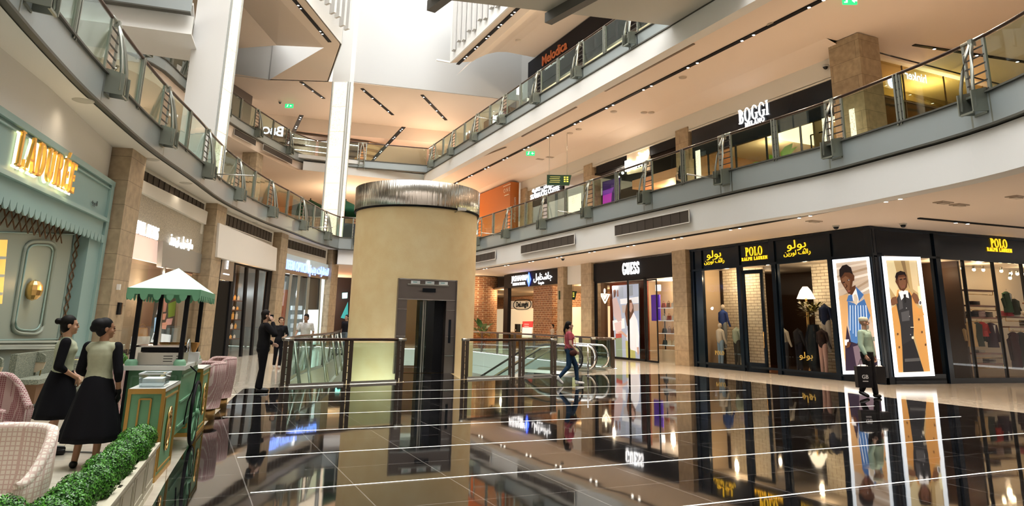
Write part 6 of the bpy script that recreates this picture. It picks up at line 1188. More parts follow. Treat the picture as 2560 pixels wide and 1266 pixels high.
# far passage beyond the last pillar
mb = MB(); mb.wall((8.2, 46), (8.4, 58), 0, 4.95, .2); struct(mb, 'wall_passage', mat('passage_orange', (.7, .16, .02), .5)); mb = MB(); mb.wall((8.4, 56), (13.5, 56), 0, 4.95, .2); struct(mb, 'wall_passage', mat('passage_dark', (.02, .02, .025), .5))
t = thing('video_screen', 'small bright turquoise screen far down the left passage', 'screen', (10.9, 55.7, 3)); a = [aty_(x, y, 55.7) for x, y in ((856, 733), (869, 732), (868, 746), (856, 747))]; mb = MB(); mb.plate(a, (0, 1, 0), .05); mb.build('panel', mat('cyan_glow', (.3, .85, .85), .5, emit=1.6), t, True); a = [aty_(x, y, 55.75) for x, y in ((870, 755), (870, 800), (852, 795))]; mb = MB(); mb.plate(a, (0, 1, 0), .03); mb.build('teal_triangle', mat('teal_flat', (.02, .3, .4), .5, emit=.3), t, True)
# wall devices on the first stone pillar
for (x, y, w, h, m, lb) in ((291, 772, .16, .3, BLKM, 'black and silver device box on the first left stone pillar'), (291, 718, .08, .14, WHITE, 'small white box high on the first left stone pillar')):
    p = atp(x, y, (-1.71, 19.6, 0), (.17*0+.985, -.17, 0)); t = thing('wall_device', lb, 'device', p, A1); mb = MB(); mb.box((0, -.04, 0), (w, .1, h)); mb.build('box', m, t)
    if h > .2: mb = MB(); mb.box((.05, -.1, 0), (.07, .02, h*.95)); mb.build('silver_face', CHROME, t)
# ================================================================ CART
CA = math.atan2(.97, .13)-PI/2; CART = (0, 0)
def cm_(x, y): return (x, y)
G1 = mat('cart_green', (.13, .33, .18), .45); G2 = mat('cart_green_pale', (.20, .42, .27), .45); GE = mat('gold_paint', (.42, .24, .05), .4, .3); CT = mat('cart_top_white', (.7, .72, .68), .3)
def cartbox(x, y, L, Wd, H, label):
    t = thing('cart_cabinet', label, 'cabinet', (x, y, 0), CA); mb = MB(); mb.b2(-Wd, 0, 0, L, .03, H-.03); mb.build('body', G1, t)
    mb = MB(); e = .022
    for a, b in ((-Wd, 0), (0, 0), (0, L)): mb.b2(a-e, a+e*.5, b-e*.5, b+e, 0, H-.02)
    mb.b2(-Wd-e, .012, -e, 0, H-.05, H); mb.b2(-Wd-e, .012, -e, 0, 0, .05); mb.b2(0, .014, 0, L, H-.04, H); mb.b2(0, .014, 0, L, 0, .04); mb.build('gold_edges', GE, t)
    mb = MB(); w0, w1 = -Wd*.70, -Wd*.36
    for a in (w0, w1): mb.b2(a-.008, a+.008, -.018, 0, .12, H-.1)
    mb.b2(w0, w1, -.018, 0, H-.108, H-.092); mb.b2(w0, w1, -.018, 0, .11, .126); mb.build('gold_moulding', GE, t)
    mb = MB()
    for z in (.09, H-.1): mb.b2(0, .012, .09, L-.09, z-.008, z+.008)
    for q in (.09, L-.09): mb.b2(0, .012, q-.008, q+.008, .09, H-.1)
    mb.build('side_moulding', GE, t); mb = MB()
    n = 24; c = (0.012, L/2, H*.5); r0, r1 = .17, .215
    for r in (r1, r0): mb.tube([(c[0], c[1]+r*.55*math.cos(2*PI*k/n), c[2]+r*math.sin(2*PI*k/n)) for k in range(n+1)], .012, 6)
    mb.sph(c, (.012, .06, .11), 6); mb.build('gold_medallion', GOLD, t)
    mb = MB(); mb.b2(-Wd-.02, .015, -.02, L+.01, H-.03, H); mb.build('top', CT, t); return t
cartbox(-.11, 8.12, .95, .31, .89, 'small green and gold cabinet at the near end of the ice cream cart'); cartbox(.30, 10.98, .9, .35, .90, 'small green and gold cabinet at the far end of the ice cream cart')
t = thing('ice_cream_cart', 'mint green ice cream cart with a scalloped pointed canopy on black posts', 'cart', (.06, 9.25, 0), CA)
mb = MB(); mb.b2(-.62, -.04, .1, 1.55, .26, .99); mb.build('body', G1, t); mb = MB()
for z in (.34, .92): mb.b2(-.57, -.1, .085, .1, z-.01, z+.01)
for q in (-.57, -.1): mb.b2(q-.01, q+.01, .085, .1, .34, .92)
for z in (.34, .62, .92): mb.b2(-.04, -.025, .15, 1.5, z-.012, z+.012)
mb.build('mouldings', G2, t)
mb = MB(); mb.b2(-.68, .0, .02, 1.62, .99, 1.04); mb.build('counter_top', CT, t); mb = MB(); mb.b2(-.635, -.61, .06, .1, .26, .99); mb.b2(-.635, -.61, .07, 1.55, .24, .28); mb.build('black_edge', BLKM, t)
def wheel(x, y, r, side):
    mb = MB(); n = 28; mb.tube([(x, y+r*math.cos(2*PI*k/n), r+.02+r*math.sin(2*PI*k/n)) for k in range(n+1)], .022, 6); w = mb.build('wheel', BLKM, t); mb = MB()
    mb.tube([(x, y+(r-.04)*math.cos(2*PI*k/n), r+.02+(r-.04)*math.sin(2*PI*k/n)) for k in range(n+1)], .016, 6)
    for k in range(8): a = PI*k/4; mb.bar((x, y, r+.02), (x, y+(r-.04)*math.cos(a), r+.02+(r-.04)*math.sin(a)), .03)
    mb.sph((x, y, r+.02), .06, 6); mb.build('rim_and_spokes', G1, w)
wheel(.05, 1.0, .38, 1); wheel(-.70, 1.15, .40, -1)
for a, b in ((-.60, .12), (-.60, 1.5), (-.08, .12), (-.08, 1.5)):
    mb = MB(); mb.box((a, b, 1.46), (.05, .05, .88)); mb.build('post', BLKM, t); mb = MB(); mb.lathe([(.07, 0), (.07, .04), (.05, .07), (.001, .07)], (a, b, 1.04), 12); mb.build('post_foot', G2, t)
mb = MB(); x0, x1, y0, y1, ze, za = -.72, .06, -.0, 1.66, 1.93, 2.23; c = ((x0+x1)/2, (y0+y1)/2, za); q = [(x0, y0, ze), (x1, y0, ze), (x1, y1, ze), (x0, y1, ze)]
mb.add(q+[c], [(0, 1, 4), (1, 2, 4), (2, 3, 4), (3, 0, 4), (3, 2, 1, 0)]); mb.build('canopy', mat('canopy_mint', (.55, .78, .66), .6), t); mb = MB()
def fringe(p, q, n):
    p, q = Vector(p), Vector(q); d = (q-p)/n; nn = Vector((d.y, -d.x, 0))
    mb.plate([p, q, q-Vector((0, 0, .07)), p-Vector((0, 0, .07))], nn, .01)
    for k in range(0, n, 1):
        if k % 2 == 0: c = p+d*(k+.5)-Vector((0, 0, .065)); mb.plate([c+d*(.62*math.cos(PI+PI*j/8))+Vector((0, 0, .075*math.sin(PI+PI*j/8))) for j in range(9)]+[c+d*.62, c-d*.62], nn, .01)
fringe((x0, y0, ze), (x1, y0, ze), 11); fringe((x1, y0, ze), (x1, y1, ze), 17); fringe((x1, y1, ze), (x0, y1, ze), 11); fringe((x0, y1, ze), (x0, y0, ze), 17); mb.build('scalloped_valance', mat('valance_green', (.16, .42, .25), .6), t)
def cw(x, y, z): return Vector((.06, 9.25, 0))+Matrix.Rotation(CA, 3, 'Z') @ Vector((x, y, z))
t = thing('crepe_machine', 'steel slotted warming machine on the cart counter with a flat lid', 'machine', cw(-.30, .35, 1.045), CA); mb = MB(); mb.box((0, 0, .07), (.5, .4, .14)); mb.build('steel_body', STEEL, t); mb = MB()
for k in range(3): mb.box((.08, -.202, .04+k*.03), (.1, .004, .008)); mb.box((.2-.0, -.202, .04+k*.03), (.06, .004, .008))
mb.build('slots', BLKM, t); mb = MB(); mb.box((0, .02, .17), (.46, .36, .05)); mb.build('black_plate', BLKM, t); mb = MB(); mb.box((-.02, .04, .21), (.56, .34, .02)); mb.build('lid', CHROME, t); mb = MB(); mb.tube([(.26+.0*k, .05+.13*math.cos(PI*k/8+.2), .14+.15*math.sin(PI*k/8)) for k in range(9)], .012, 6); mb.build('lid_handle', CHROME, t)
for k in range(4):
    p = cw(-.40+k*.12, .95, 1.24); t = thing('waffle_cone', 'empty waffle cone standing in the cart holder, %s of four' % ['leftmost', 'second from left', 'third from left', 'rightmost'][k], 'waffle cone', p, 0, 'waffle cones on the cart'); mb = MB(); mb.lathe([(.005, -.12), (.065, .04), (.06, .035), (.004, -.11)], (0, 0, 0), 12, wob=lambda a, z: 1+.06*math.sin(5*a)); mb.build('cone', mat('waffle', (.55, .27, .07), .7, bump=.5, bscale=120), t)
mb = MB(); p = cw(-.22, .95, 1.04); mb.box((p.x, p.y, p.z+.06), (.5, .12, .12), CA); o = mb.build('cone_holder', WHITE); tag(o, 'white holder under the four waffle cones on the cart', 'cone holder')
def lidded(x, y, z): 
    t = thing('plastic_tub', 'clear plastic tub full of white paper on the near cabinet', 'tub', (x, y, z), CA); mb = MB(); a, b, h = .125, .17, .13
    for s in (-1, 1): mb.plate([(-a*.9, s*b*.9, 0), (a*.9, s*b*.9, 0), (a, s*b, h), (-a, s*b, h)], (0, s, 0), .003); mb.plate([(s*a*.9, -b*.9, 0), (s*a*.9, b*.9, 0), (s*a, b, h), (s*a, -b, h)], (s, 0, 0), .003)
    mb.box((0, 0, .003), (a*1.8, b*1.8, .006)); mb.build('tub_wall', glassmat('clear_plastic', (.86, .93, .95), 1, 1.5, .12), t); mb = MB()
    for s in (-1, 1): mb.bar((-a, s*b, h), (a, s*b, h), .012); mb.bar((s*a, -b, h), (s*a, b, h), .012)
    mb.build('rim', mat('plastic_rim', (.7, .78, .8), .3), t); mb = MB(); mb.box((0, 0, .045), (.19, .27, .07)); mb.build('paper', mat('paper_white', (.85, .87, .86), .8), t)
lidded(-.22, 8.42, .895)
mb = MB(); mb.cap((0, -.05, 0), (0, .05, .02), .012, .02, 8); mb.cap((0, .05, .02), (.03, .13, .06), .02, .012, 8); o = mb.build('bread_roll', mat('bread', (.62, .45, .2), .7), loc=(-.17, 8.78, .93)); tag(o, 'small bread roll between the plastic tub and the steel machine', 'bread roll')
mb = MB(); p = [cw(.02, .3, 1.02), cw(.09, .35, .95), cw(.07, .4, .75), cw(.03, .38, .6), cw(.02, .3, .35)]; mb.tube(p, .009, 6); o = mb.build('power_cable', BLKM); tag(o, 'black power cable hanging down the side of the ice cream cart', 'cable')
# ================================================================ PLANTERS AND TOPIARY
PLC = mat('planter_cream', (.50, .47, .36), .5); BOX1 = mat('boxwood', (.07, .30, .03), .5, noise=.75, nscale=45, bump=1, bscale=70)
def planter(x, y, rz, L, w, h, label, grp='cream planters in a row'):
    t = thing('planter', label, 'planter', (x, y, 0), rz, grp); mb = MB(); mb.b2(-w/2, w/2, -L/2, L/2, .02, h-.02); mb.build('body', PLC, t); mb = MB()
    for a in (-1, 1): mb.b2(a*w/2-.025, a*w/2+.025, -L/2-.012, L/2+.012, h-.03, h); mb.b2(-w/2, w/2, a*(L/2-.01)-.02, a*(L/2-.01)+.02, h-.03, h)
    mb.b2(-w/2-.01, w/2+.01, -L/2-.005, L/2+.005, 0, .05); mb.build('rim', PLC, t); mb = MB()
    for sx in (-1, 1):
        for z in (.11, h-.1): mb.b2(sx*w/2-.006, sx*w/2+.006, -L/2+.07, L/2-.07, z-.008, z+.008)
        for q in (-L/2+.07, L/2-.07): mb.b2(sx*w/2-.006, sx*w/2+.006, q-.008, q+.008, .11, h-.1)
    for q in (-L/2+.03, L/2-.03): mb.sph((w/2+.012, q, h-.07), .012, 5)
    mb.build('side_moulding', PLC, t); mb = MB(); mb.b2(-w/2+.03, w/2-.03, -L/2+.03, L/2-.03, h-.06, h-.05); mb.build('soil', mat('soil', (.03, .02, .015), .9), t); return t
LVM = [mat('box_leaf_%d' % k, c, .4) for k, c in enumerate(((.035, .17, .012), (.08, .32, .02), (.018, .09, .01)))]
def boxball_mesh(seed, r_, n=4200):
    r = random.Random(seed); vs = []; fs = []; mi = []
    for k in range(n):
        u = r.uniform(-1, 1); a = r.uniform(0, 2*PI); s = math.sqrt(1-u*u); d = Vector((s*math.cos(a), s*math.sin(a), u)); R = r_*r.uniform(.90, 1.05)*(1+.03*math.sin(a*4+u*5)); p = d*R
        q = Vector((r.gauss(0, 1), r.gauss(0, 1), r.gauss(0, 1))).normalized(); tt = d.cross(q).normalized(); t1 = (tt+d*.35).normalized()*.0085; t2 = d.cross(tt).normalized()*.0052; o = len(vs)
        vs += [p, p+t1+t2, p+t1*2, p+t1-t2]; fs.append((o, o+1, o+2, o+3)); mi.append(0 if k % 3 == 0 else (1 if k % 3 == 1 else 2))
    m = MB(); m.v = vs; m.f = fs; m.m = mi; m.sm = [False]*len(fs); return m
SPH = MB(); SPH.sph((0, 0, 0), .118, 12); coreme = None
def topiary(x, y, z, sc, seed, label, grp):
    global coreme
    t = thing('topiary_ball', label, 'topiary', (x, y, z), seed*.7, grp); t.scale = (sc, sc, sc)
    if coreme is None: c = SPH.build('twig_core', mat('twig_dark', (.015, .05, .01), .8), t); f = boxball_mesh(3, .132).build('foliage', LVM, t); coreme = (c.data, f.data)
    else:
        for nm, me in zip(('twig_core', 'foliage'), coreme): o = bpy.data.objects.new(nm, me); COL.objects.link(o); o.parent = t
    return t
pa, pb = Vector((-.28, 7.82)), Vector((-.55, 4.75)); pd = (pb-pa).normalized(); prz = math.atan2(pd.y, pd.x)-PI/2
ORD = ['farthest', 'second farthest', 'third farthest', 'fourth farthest', 'fifth farthest', 'sixth farthest', 'seventh farthest', 'eighth farthest', 'ninth farthest', 'nearest']
for k in range(5):
    c = pa+pd*(.29+k*.63); planter(c.x, c.y, prz, .6, .34, .42, 'cream panelled planter beside the black floor, %s from the cart' % ['first', 'second', 'third', 'fourth', 'fifth'][k])
BPOS = [(-.24, 7.62), (-.31, 7.36), (-.28, 6.99), (-.36, 6.73), (-.36, 6.36), (-.42, 6.09), (-.43, 5.73), (-.50, 5.44), (-.52, 5.08), (-.57, 4.82)]
for i, (x, y) in enumerate(BPOS): topiary(x, y, .49, 0.97+.04*((i*7) % 3-1), i, 'round clipped green bush in the planter row, %s from the camera' % ORD[i], 'round bushes in the planter row')
planter(-.86, 5.0, .3, .6, .34, .42, 'cream planter at the bottom left corner beside the cream armchair', None); topiary(-.80, 4.95, .475, 1, 12, 'round bush at the bottom left edge beside the cream armchair', None)
p = atz(276, 1003, 0); planter(p.x, p.y, .2, .5, .6, .62, 'cream panelled planter behind the standing waitresses, by the stone pillar', None); topiary(p.x, p.y, .72, 1.5, 13, 'dome of green bush in the planter by the stone pillar', None)
# ================================================================ CHAIRS AND TABLES
def pattern(name, c1, c2, sc):
    m = bpy.data.materials.new(name); m.use_nodes = True; nt = m.node_tree; b = nt.nodes['Principled BSDF']; b.inputs['Roughness'].default_value = .9
    tc = nt.nodes.new('ShaderNodeTexCoord'); w = nt.nodes.new('ShaderNodeTexChecker') ; v = nt.nodes.new('ShaderNodeTexVoronoi'); v.feature = 'DISTANCE_TO_EDGE'; v.distance = 'MANHATTAN' if hasattr(v, 'distance') else v.distance; v.inputs['Scale'].default_value = sc; v.inputs['Randomness'].default_value = 0
    nt.links.new(tc.outputs['Object'], v.inputs[0]); g = nt.nodes.new('ShaderNodeMath'); g.operation = 'GREATER_THAN'; g.inputs[1].default_value = .12; nt.links.new(v.outputs['Distance'], g.inputs[0]); nt.nodes.remove(w)
    mx = nt.nodes.new('ShaderNodeMix'); mx.data_type = 'RGBA'; mx.inputs[6].default_value = (*c1, 1); mx.inputs[7].default_value = (*c2, 1); nt.links.new(g.outputs[0], mx.inputs[0]); nt.links.new(mx.outputs[2], b.inputs['Base Color']); return m
PINK = pattern('pink_weave', (.52, .42, .38), (.26, .10, .11), 58); CREAMF = pattern('cream_weave', (.62, .48, .42), (.78, .74, .65), 34)
def tub(x, y, rz, m, label, grp=None, h=.86, sc=1.):
    t = thing('armchair', label, 'armchair', (x, y, 0), rz, grp); t.scale = (sc,)*3; n = 30; mb = MB(); vs = []; fs = []   # opening faces +y
    for side, rr in ((0, .34), (1, .27)):
        for j in range(6):
            for i in range(n+1):
                a = math.radians(-230+280*i/n); f = min(1, (1-abs(i/n-.5)*2)*2.2); top = .58+(h-.58)*(f*f*(3-2*f)); z = .18+(top-.18)*j/5; k = .88+.12*min(1, (z-.18)/.4); vs.append((rr*k*math.cos(a), rr*k*math.sin(a)*1.02, z))
    w = n+1
    for s in (0, 1):
        for j in range(5):
            for i in range(n): o = s*6*w+j*w+i; fs.append((o, o+1, o+w+1, o+w))
    for i in range(n): fs.append((5*w+i, 5*w+i+1, 11*w+i+1, 11*w+i)); fs.append((i, i+1, 6*w+i+1, 6*w+i))
    for i in (0, n):
        for j in range(5): fs.append((j*w+i, (j+1)*w+i, (7+j)*w+i, (6+j)*w+i))
    mb.add(vs, fs, 0, True); mb.build('backrest', m, t); mb = MB(); mb.tube([((.305)*math.cos(a)*1, .305*math.sin(a)*1.02, top) for a, top in [(math.radians(-230+280*i/n), .58+(h-.58)*((lambda f: f*f*(3-2*f))(min(1, (1-abs(i/n-.5)*2)*2.2)))) for i in range(n+1)]], .036, 8); mb.build('padded_rim', m, t)
    mb = MB(); mb.lathe([(.001, .47), (.22, .47), (.275, .43), (.28, .2), (.001, .18)], (0, 0, 0), 26); mb.build('seat', m, t); mb = MB(); mb.lathe([(.001, 0), (.25, 0), (.25, .18), (.001, .18)], (0, 0, 0), 28); mb.build('gold_base', mat('satin_gold', (.5, .34, .14), .3, 1), t); return t
tub(.36, 12.75, PI*.5+.3, PINK, 'pink patterned tub armchair beside the cart, nearer of the pair there'); tub(.62, 14.3, PI*.5+.3, PINK, 'pink patterned tub armchair beside the cart, farther of the pair')
tub(-.95, 12.5, -.6, PINK, 'pink patterned armchair half hidden between the cart and the stone pillar'); tub(-1.68, 8.75, -1.9, PINK, 'large pink patterned armchair at the left edge, behind the cream one', sc=1.12); tub(-1.0, 5.5, 2.6+PI-2.6, CREAMF, 'cream geometric patterned armchair in the bottom left corner', sc=1.0)
tub(-2.0, 7.9, -1.6, PINK, 'second pink patterned armchair at the left edge, in front', sc=1.0)
FLOR = mat('floral_fabric', (.34, .36, .28), .9, noise=.7, nscale=60, col2=(.10, .13, .11)); BR = mat('brass', (.42, .28, .09), .35, .9)
def dchair(x, y, rz, label):
    t = thing('dining_chair', label, 'chair', (x, y, 0), rz, 'floral dining chairs'); mb = MB(); mb.lathe([(.001, .40), (.24, .40), (.26, .44), (.24, .48), (.001, .48)], (0, 0, 0), 24); mb.build('seat', FLOR, t); mb = MB(); vs = []
    for z, w in ((.56, .16), (.62, .22), (.75, .25)): vs.append((z, w))
    mb.plate([(-.25, .24, .74), (-.22, .24, .62), (-.12, .24, .56), (.12, .24, .56), (.22, .24, .62), (.25, .24, .74)], (0, 1, 0), .03); mb.build('back_panel', mat('cream_lacquer', (.6, .5, .36), .4), t); mb = MB(); mb.plate([(-.25, .235, .74), (.25, .235, .74), (.24, .235, .86), (.17, .235, .9), (-.17, .235, .9), (-.24, .235, .86)], (0, 1, 0), .045); mb.build('back_cushion', FLOR, t)
    for a in (-1, 1):
        for b in (-1, 1): mb = MB(); mb.tube([(a*.22, b*.22, 0), (a*.16, b*.16, .42)], .012, 6); mb.build('leg', BR, t)
        mb = MB(); mb.tube([(a*.16, .2, .42), (a*.2, .25, .8)], .011, 6); mb.build('back_rod', BR, t)
    return t
dchair(-2.75, 14.6, PI-.5, 'floral dining chair with a cream back panel at the left edge'); dchair(-2.45, 15.9, PI-.2, 'floral dining chair mostly hidden behind the nearer waitress in profile'); dchair(-1.6, 13.6, PI+.4, 'floral dining chair seen between the two waitresses')
t = thing('dining_table', 'dark round dining table with a brass edge by the teal wall', 'table', (-2.0, 17.0, 0)); mb = MB(); mb.lathe([(.001, .74), (.45, .74), (.45, .76), (.001, .76)], (0, 0, 0), 28); mb.build('table_top', mat('dark_marble', (.05, .045, .04), .2), t); mb = MB(); mb.lathe([(.455, .69), (.455, .74), (.43, .74)], (0, 0, 0), 28); mb.build('brass_edge', BR, t)
for k in range(3): a = 2*PI*k/3; mb = MB(); mb.bar((.1*math.cos(a), .1*math.sin(a), .7), (.32*math.cos(a), .32*math.sin(a), 0), .03); mb.build('leg', BR, t)
t = thing('bench', 'floral upholstered bench along the teal wall behind the waitresses', 'bench', ls(3.6, 0, .4), math.atan2(LBD.y, LBD.x)); mb = MB(); mb.b2(-1.7, 1.2, -.3, .1, .1, .42); mb.build('base', mat('bench_brown', (.14, .07, .03), .5), t); mb = MB(); mb.b2(-1.7, 1.2, -.32, .1, .42, .5); mb.build('seat', FLOR, t)
for k in range(3): mb = MB(); mb.b2(-1.65+k*.95, -.8+k*.95, .08, .18, .5, .92); mb.build('backrest', FLOR, t)
mb = MB(); a, b = atz(120, 1131, 0), atz(332, 1138, 0); mb.tube([a+Vector((0, 0, .012)), (a+b)/2+Vector((0, 0, .012)), b+Vector((0, 0, .012))], .01, 6); o = mb.build('floor_cable', mat('grey_cable', (.12, .12, .12), .5)); tag(o, 'long grey cable lying across the pale floor behind the waitress shoes', 'cable')
# escalators
def escal(x, y, rz, label):
    t = thing('escalator', label, 'escalator', (x, y, 0), rz); HD = mat('rubber_handrail', (.02, .02, .022), .35); L = 7.0; sl = math.tan(math.radians(30))
    for s in (-.55, .55):
        path = [(s, -.55+.33*math.cos(a), .52+.40*math.sin(a)) for a in [math.radians(-100-k*17) for k in range(10)]]; path = [(s, p[1], p[2]) for p in path]+[(s, .5, .93), (s, 1.3, .78), (s, 1.3+L, .78-L*sl)]
        mb = MB(); mb.tube(path, .036, 8); mb.build('handrail', HD if s < 0 else CHROME, t)
        mb = MB(); mb.plate([(s, -.75, .25), (s, -.6, .85), (s, .5, .9), (s, 1.3, .74), (s, 1.3+L, .74-L*sl), (s, 1.3+L, .0-L*sl), (s, 1.3, .04), (s, -.5, .04)], (1, 0, 0), .012); mb.build('glass_side', SGLASS, t)
        mb = MB(); mb.bar((s, -.8, .04), (s, 1.3, .04), .2, .1); mb.bar((s, 1.3, .0), (s, 1.3+L, -L*sl), .2, .14); mb.build('skirt', STEEL, t)
    mb = MB()
    for k in range(16): mb.b2(-.45, .45, 1.0+k*.42, 1.44+k*.42, -.24*(k+1)-.1, -.24*(k)-.02)
    mb.build('steps', mat('step_metal', (.10, .10, .10), .4, .8), t); mb = MB(); mb.b2(-.5, .5, -.8, 1.0, .0, .02); mb.build('landing_plate', STEEL, t); return t
escal(12.1, 21.6, .62, 'escalator going down, right of the lift shaft, behind the woman in pink'); escal(13.25, 22.55, .62, 'second escalator, directly right of the first, with a chrome handrail')
mb = MB(); p = atz(1470, 940, 0); mb.tube([(p.x, p.y, 0), (p.x, p.y, 1.0)], .03, 8); mb.lathe([(.001, 0), (.08, 0), (.08, .02)], tuple(p), 12); o = mb.build('bollard', CHROME); tag(o, 'thin chrome bollard by the escalator entrance, right of the woman in pink', 'bollard')
# ================================================================ PEOPLE
def voxel(mb, name, m, parent, size=.008, smooth=4):
    me = bpy.data.meshes.new('tmp'); me.from_pydata(mb.v, [], mb.f); o = bpy.data.objects.new('tmp', me); COL.objects.link(o)
    r = o.modifiers.new('r', 'REMESH'); r.mode = 'VOXEL'; r.voxel_size = size
    if smooth: s = o.modifiers.new('s', 'SMOOTH'); s.factor = .5; s.iterations = smooth
    bpy.context.view_layer.update(); me2 = bpy.data.meshes.new_from_object(o.evaluated_get(bpy.context.evaluated_depsgraph_get())); bpy.data.objects.remove(o); bpy.data.meshes.remove(me)
    me2.materials.clear(); me2.materials.append(m); me2.name = name; me2.polygons.foreach_set('use_smooth', [True]*len(me2.polygons)); me2.update()
    q = bpy.data.objects.new(name, me2); COL.objects.link(q); q.parent = parent; return q
def merge(mb, m2, R, t): mb.add([R @ Vector(v)+t for v in m2.v], m2.f, 0, True)
def hand(mb, w, d, palm, r=1., curl=.5, side=1, glove=0):
    """palm, four bent fingers and a thumb leaving the side of the palm. d: along the hand, palm: where the palm looks"""
    d = Vector(d).normalized(); palm = Vector(palm); palm = (palm-d*palm.dot(d)).normalized(); s = d.cross(palm)*side; w = Vector(w); g = glove
    for k in (-1, -.33, .33, 1): mb.cap(w+d*.005, w+s*k*.030+d*.082, .017+g, .0125+g, 8)
    for i, (k, L) in enumerate(((1, .066), (.34, .076), (-.34, .072), (-1, .056))):
        p = w+s*k*.029+d*.084; c1, c2 = curl*.6, curl*1.5; d1 = (d*math.cos(c1)+palm*math.sin(c1)); d2 = (d*math.cos(c2)+palm*math.sin(c2)); q = p+d1*L*.52; mb.cap(p, q, .0095+g, .0085+g, 8); mb.cap(q, q+d2*L*.5, .0085+g, .007+g, 8)
    p = w+s*.026+d*.022; q = p+(d*.55+s*.75+palm*.25).normalized()*.036; mb.cap(p, q, .013+g, .0105+g, 8); mb.cap(q, q+(d*.85+s*.3+palm*.35).normalized()*.030, .0105+g, .008+g, 8)
def torso(mb, pe, wa, ch, fat, g, female, z0=0.0):
    P = [(pe, .150, .107), (pe.lerp(wa, .5), .140 if female else .148, .104), (wa, .124 if female else .142, .096), (wa.lerp(ch, .5), .130 if female else .148, .100), (ch, .148 if female else .158, .108), (ch+Vector((0, 0, .07)), .140 if female else .152, .100)]
    if z0: P = P[1:]
    for i in range(len(P)-1):
        for k in range(3): u = k/3; c = P[i][0].lerp(P[i+1][0], u); mb.sph(c, ((P[i][1]*(1-u)+P[i+1][1]*u)*fat+g, (P[i][2]*(1-u)+P[i+1][2]*u)*fat+g, .09), 9)
def person(label, loc, face, H=1.7, pose={}, skin=(.45, .27, .18), hair=(.01, .008, .007), top=None, bottom=None, sleeve=.6, vest=None, skirt=None, shoe=(.01, .01, .01), hairstyle='short', female=True, vx=.008, extra=None, fat=1., shirt_len=.93, hoff=0, cuff=None):
    f = Vector((face[0], face[1], 0)).normalized(); t = thing('person', label, 'person', (loc[0], loc[1], loc[2] if len(loc) > 2 else 0), math.atan2(f.y, f.x)+PI/2); s = H/1.7; t.scale = (s, s, s)
    J = dict(hipL=(.085, 0, .90), hipR=(-.085, 0, .90), kneeL=(.095, -.01, .49), kneeR=(-.095, -.01, .49), ankL=(.1, .02, .085), ankR=(-.1, .02, .085), toeL=(.12, -.13, .035), toeR=(-.12, -.13, .035), chest=(0, 0, 1.28), waist=(0, 0, 1.08), pel=(0, 0, .95),
             shL=(.165, .01, 1.375), shR=(-.165, .01, 1.375), elL=(.22, .03, 1.10), elR=(-.22, .03, 1.10), wrL=(.235, -.05, .87), wrR=(-.235, -.05, .87), neck=(0, .005, 1.45), head=(0, -.005, 1.585), yaw=0, nod=0, palmL=(-1, 0, 0), palmR=(1, 0, 0), hdL=None, hdR=None, curl=.6)
    J.update(pose); V = {k: Vector(v) if isinstance(v, tuple) else v for k, v in J.items()}
    if not female: V['shL'].x *= 1.12; V['shR'].x *= 1.12
    ch, wa, pe = V['chest'], V['waist'], V['pel']; B = MB()
    torso(B, pe, wa, ch, fat, 0, female); B.sph(ch, (.148*fat, .105*fat, .14), 10); B.cap(V['shL']*.82+ch*.18, V['shR']*.82+ch*.18, .062, .062)
    if female:
        for a in (-1, 1): B.sph(ch+Vector((a*.062, -.082, .0)), (.055, .05, .055), 8)
    for a in 'LR':
        B.cap(V['hip'+a], V['knee'+a], .082*fat, .056); B.cap(V['knee'+a], V['ank'+a], .054, .036); B.cap(V['knee'+a]*.65+V['ank'+a]*.35+Vector((0, .018, 0)), V['knee'+a]*.4+V['ank'+a]*.6+Vector((0, .01, 0)), .046, .034)
        tv = V['toe'+a]; B.cap(V['ank'+a]+Vector((0, .01, -.03)), tv, .040, .028); B.cap(V['sh'+a], V['el'+a], .048*fat, .038*fat); B.cap(V['el'+a], V['wr'+a], .037, .025)
        d = V['hd'+a] if V['hd'+a] is not None else (V['wr'+a]-V['el'+a]); hand(B, V['wr'+a], d, V['palm'+a], curl=V['curl'], side=1 if a == 'L' else -1)
    B.cap(V['neck']-Vector((0, 0, .05)), V['head']-Vector((0, -.01, .05)), .056, .050)
    R = (Matrix.Rotation(V['yaw'], 3, 'Z') @ Matrix.Rotation(V['nod'], 3, 'X')); h = MB(); h.sph((0, .012, .035), (.073, .092, .086), 12); h.sph((0, -.028, -.02), (.058, .062, .082), 12); h.cap((0, -.066, -.083), (0, -.045, -.09), .026, .025)
    h.cap((0, -.088, .018), (0, -.099, -.018), .009, .0125, 8); h.sph((0, -.084, -.052), (.022, .012, .011), 6); h.cap((-.03, -.078, .03), (.03, -.078, .03), .012, .012, 8)
    for a in (-1, 1): h.sph((a*.074, .012, -.005), (.010, .022, .032), 7); h.sph((a*.04, -.058, -.028), (.022, .025, .026), 6)
    merge(B, h, R, V['head']); body = voxel(B, 'body', mat('skin_%d' % int(sum(skin)*1000), skin, .5), t, vx)
    def hp(x, y, z): return R @ Vector((x, y, z))+V['head']
    for a in (-1, 1):
        m_ = MB(); m_.sph(hp(a*.03, -.0835, .008), (.0115, .006, .0075), 6); m_.build('eye', mat('eye_dark', (.03, .02, .015), .2), t); m_ = MB(); m_.cap(hp(a*.015, -.092, .030), hp(a*.045, -.080, .029), .0035, .003, 6); m_.build('eyebrow', mat('hair_%d' % int(sum(hair)*1000), hair, .6), t)
    m_ = MB(); m_.cap(hp(-.018, -.0935, -.052), hp(.018, -.0935, -.052), .005, .005, 6); m_.build('lips', mat('lips', (.3, .08, .07), .5), t)
    # hair
    hm = mat('hair_%d' % int(sum(hair)*1000), hair, .55); hb = MB(); q = MB()
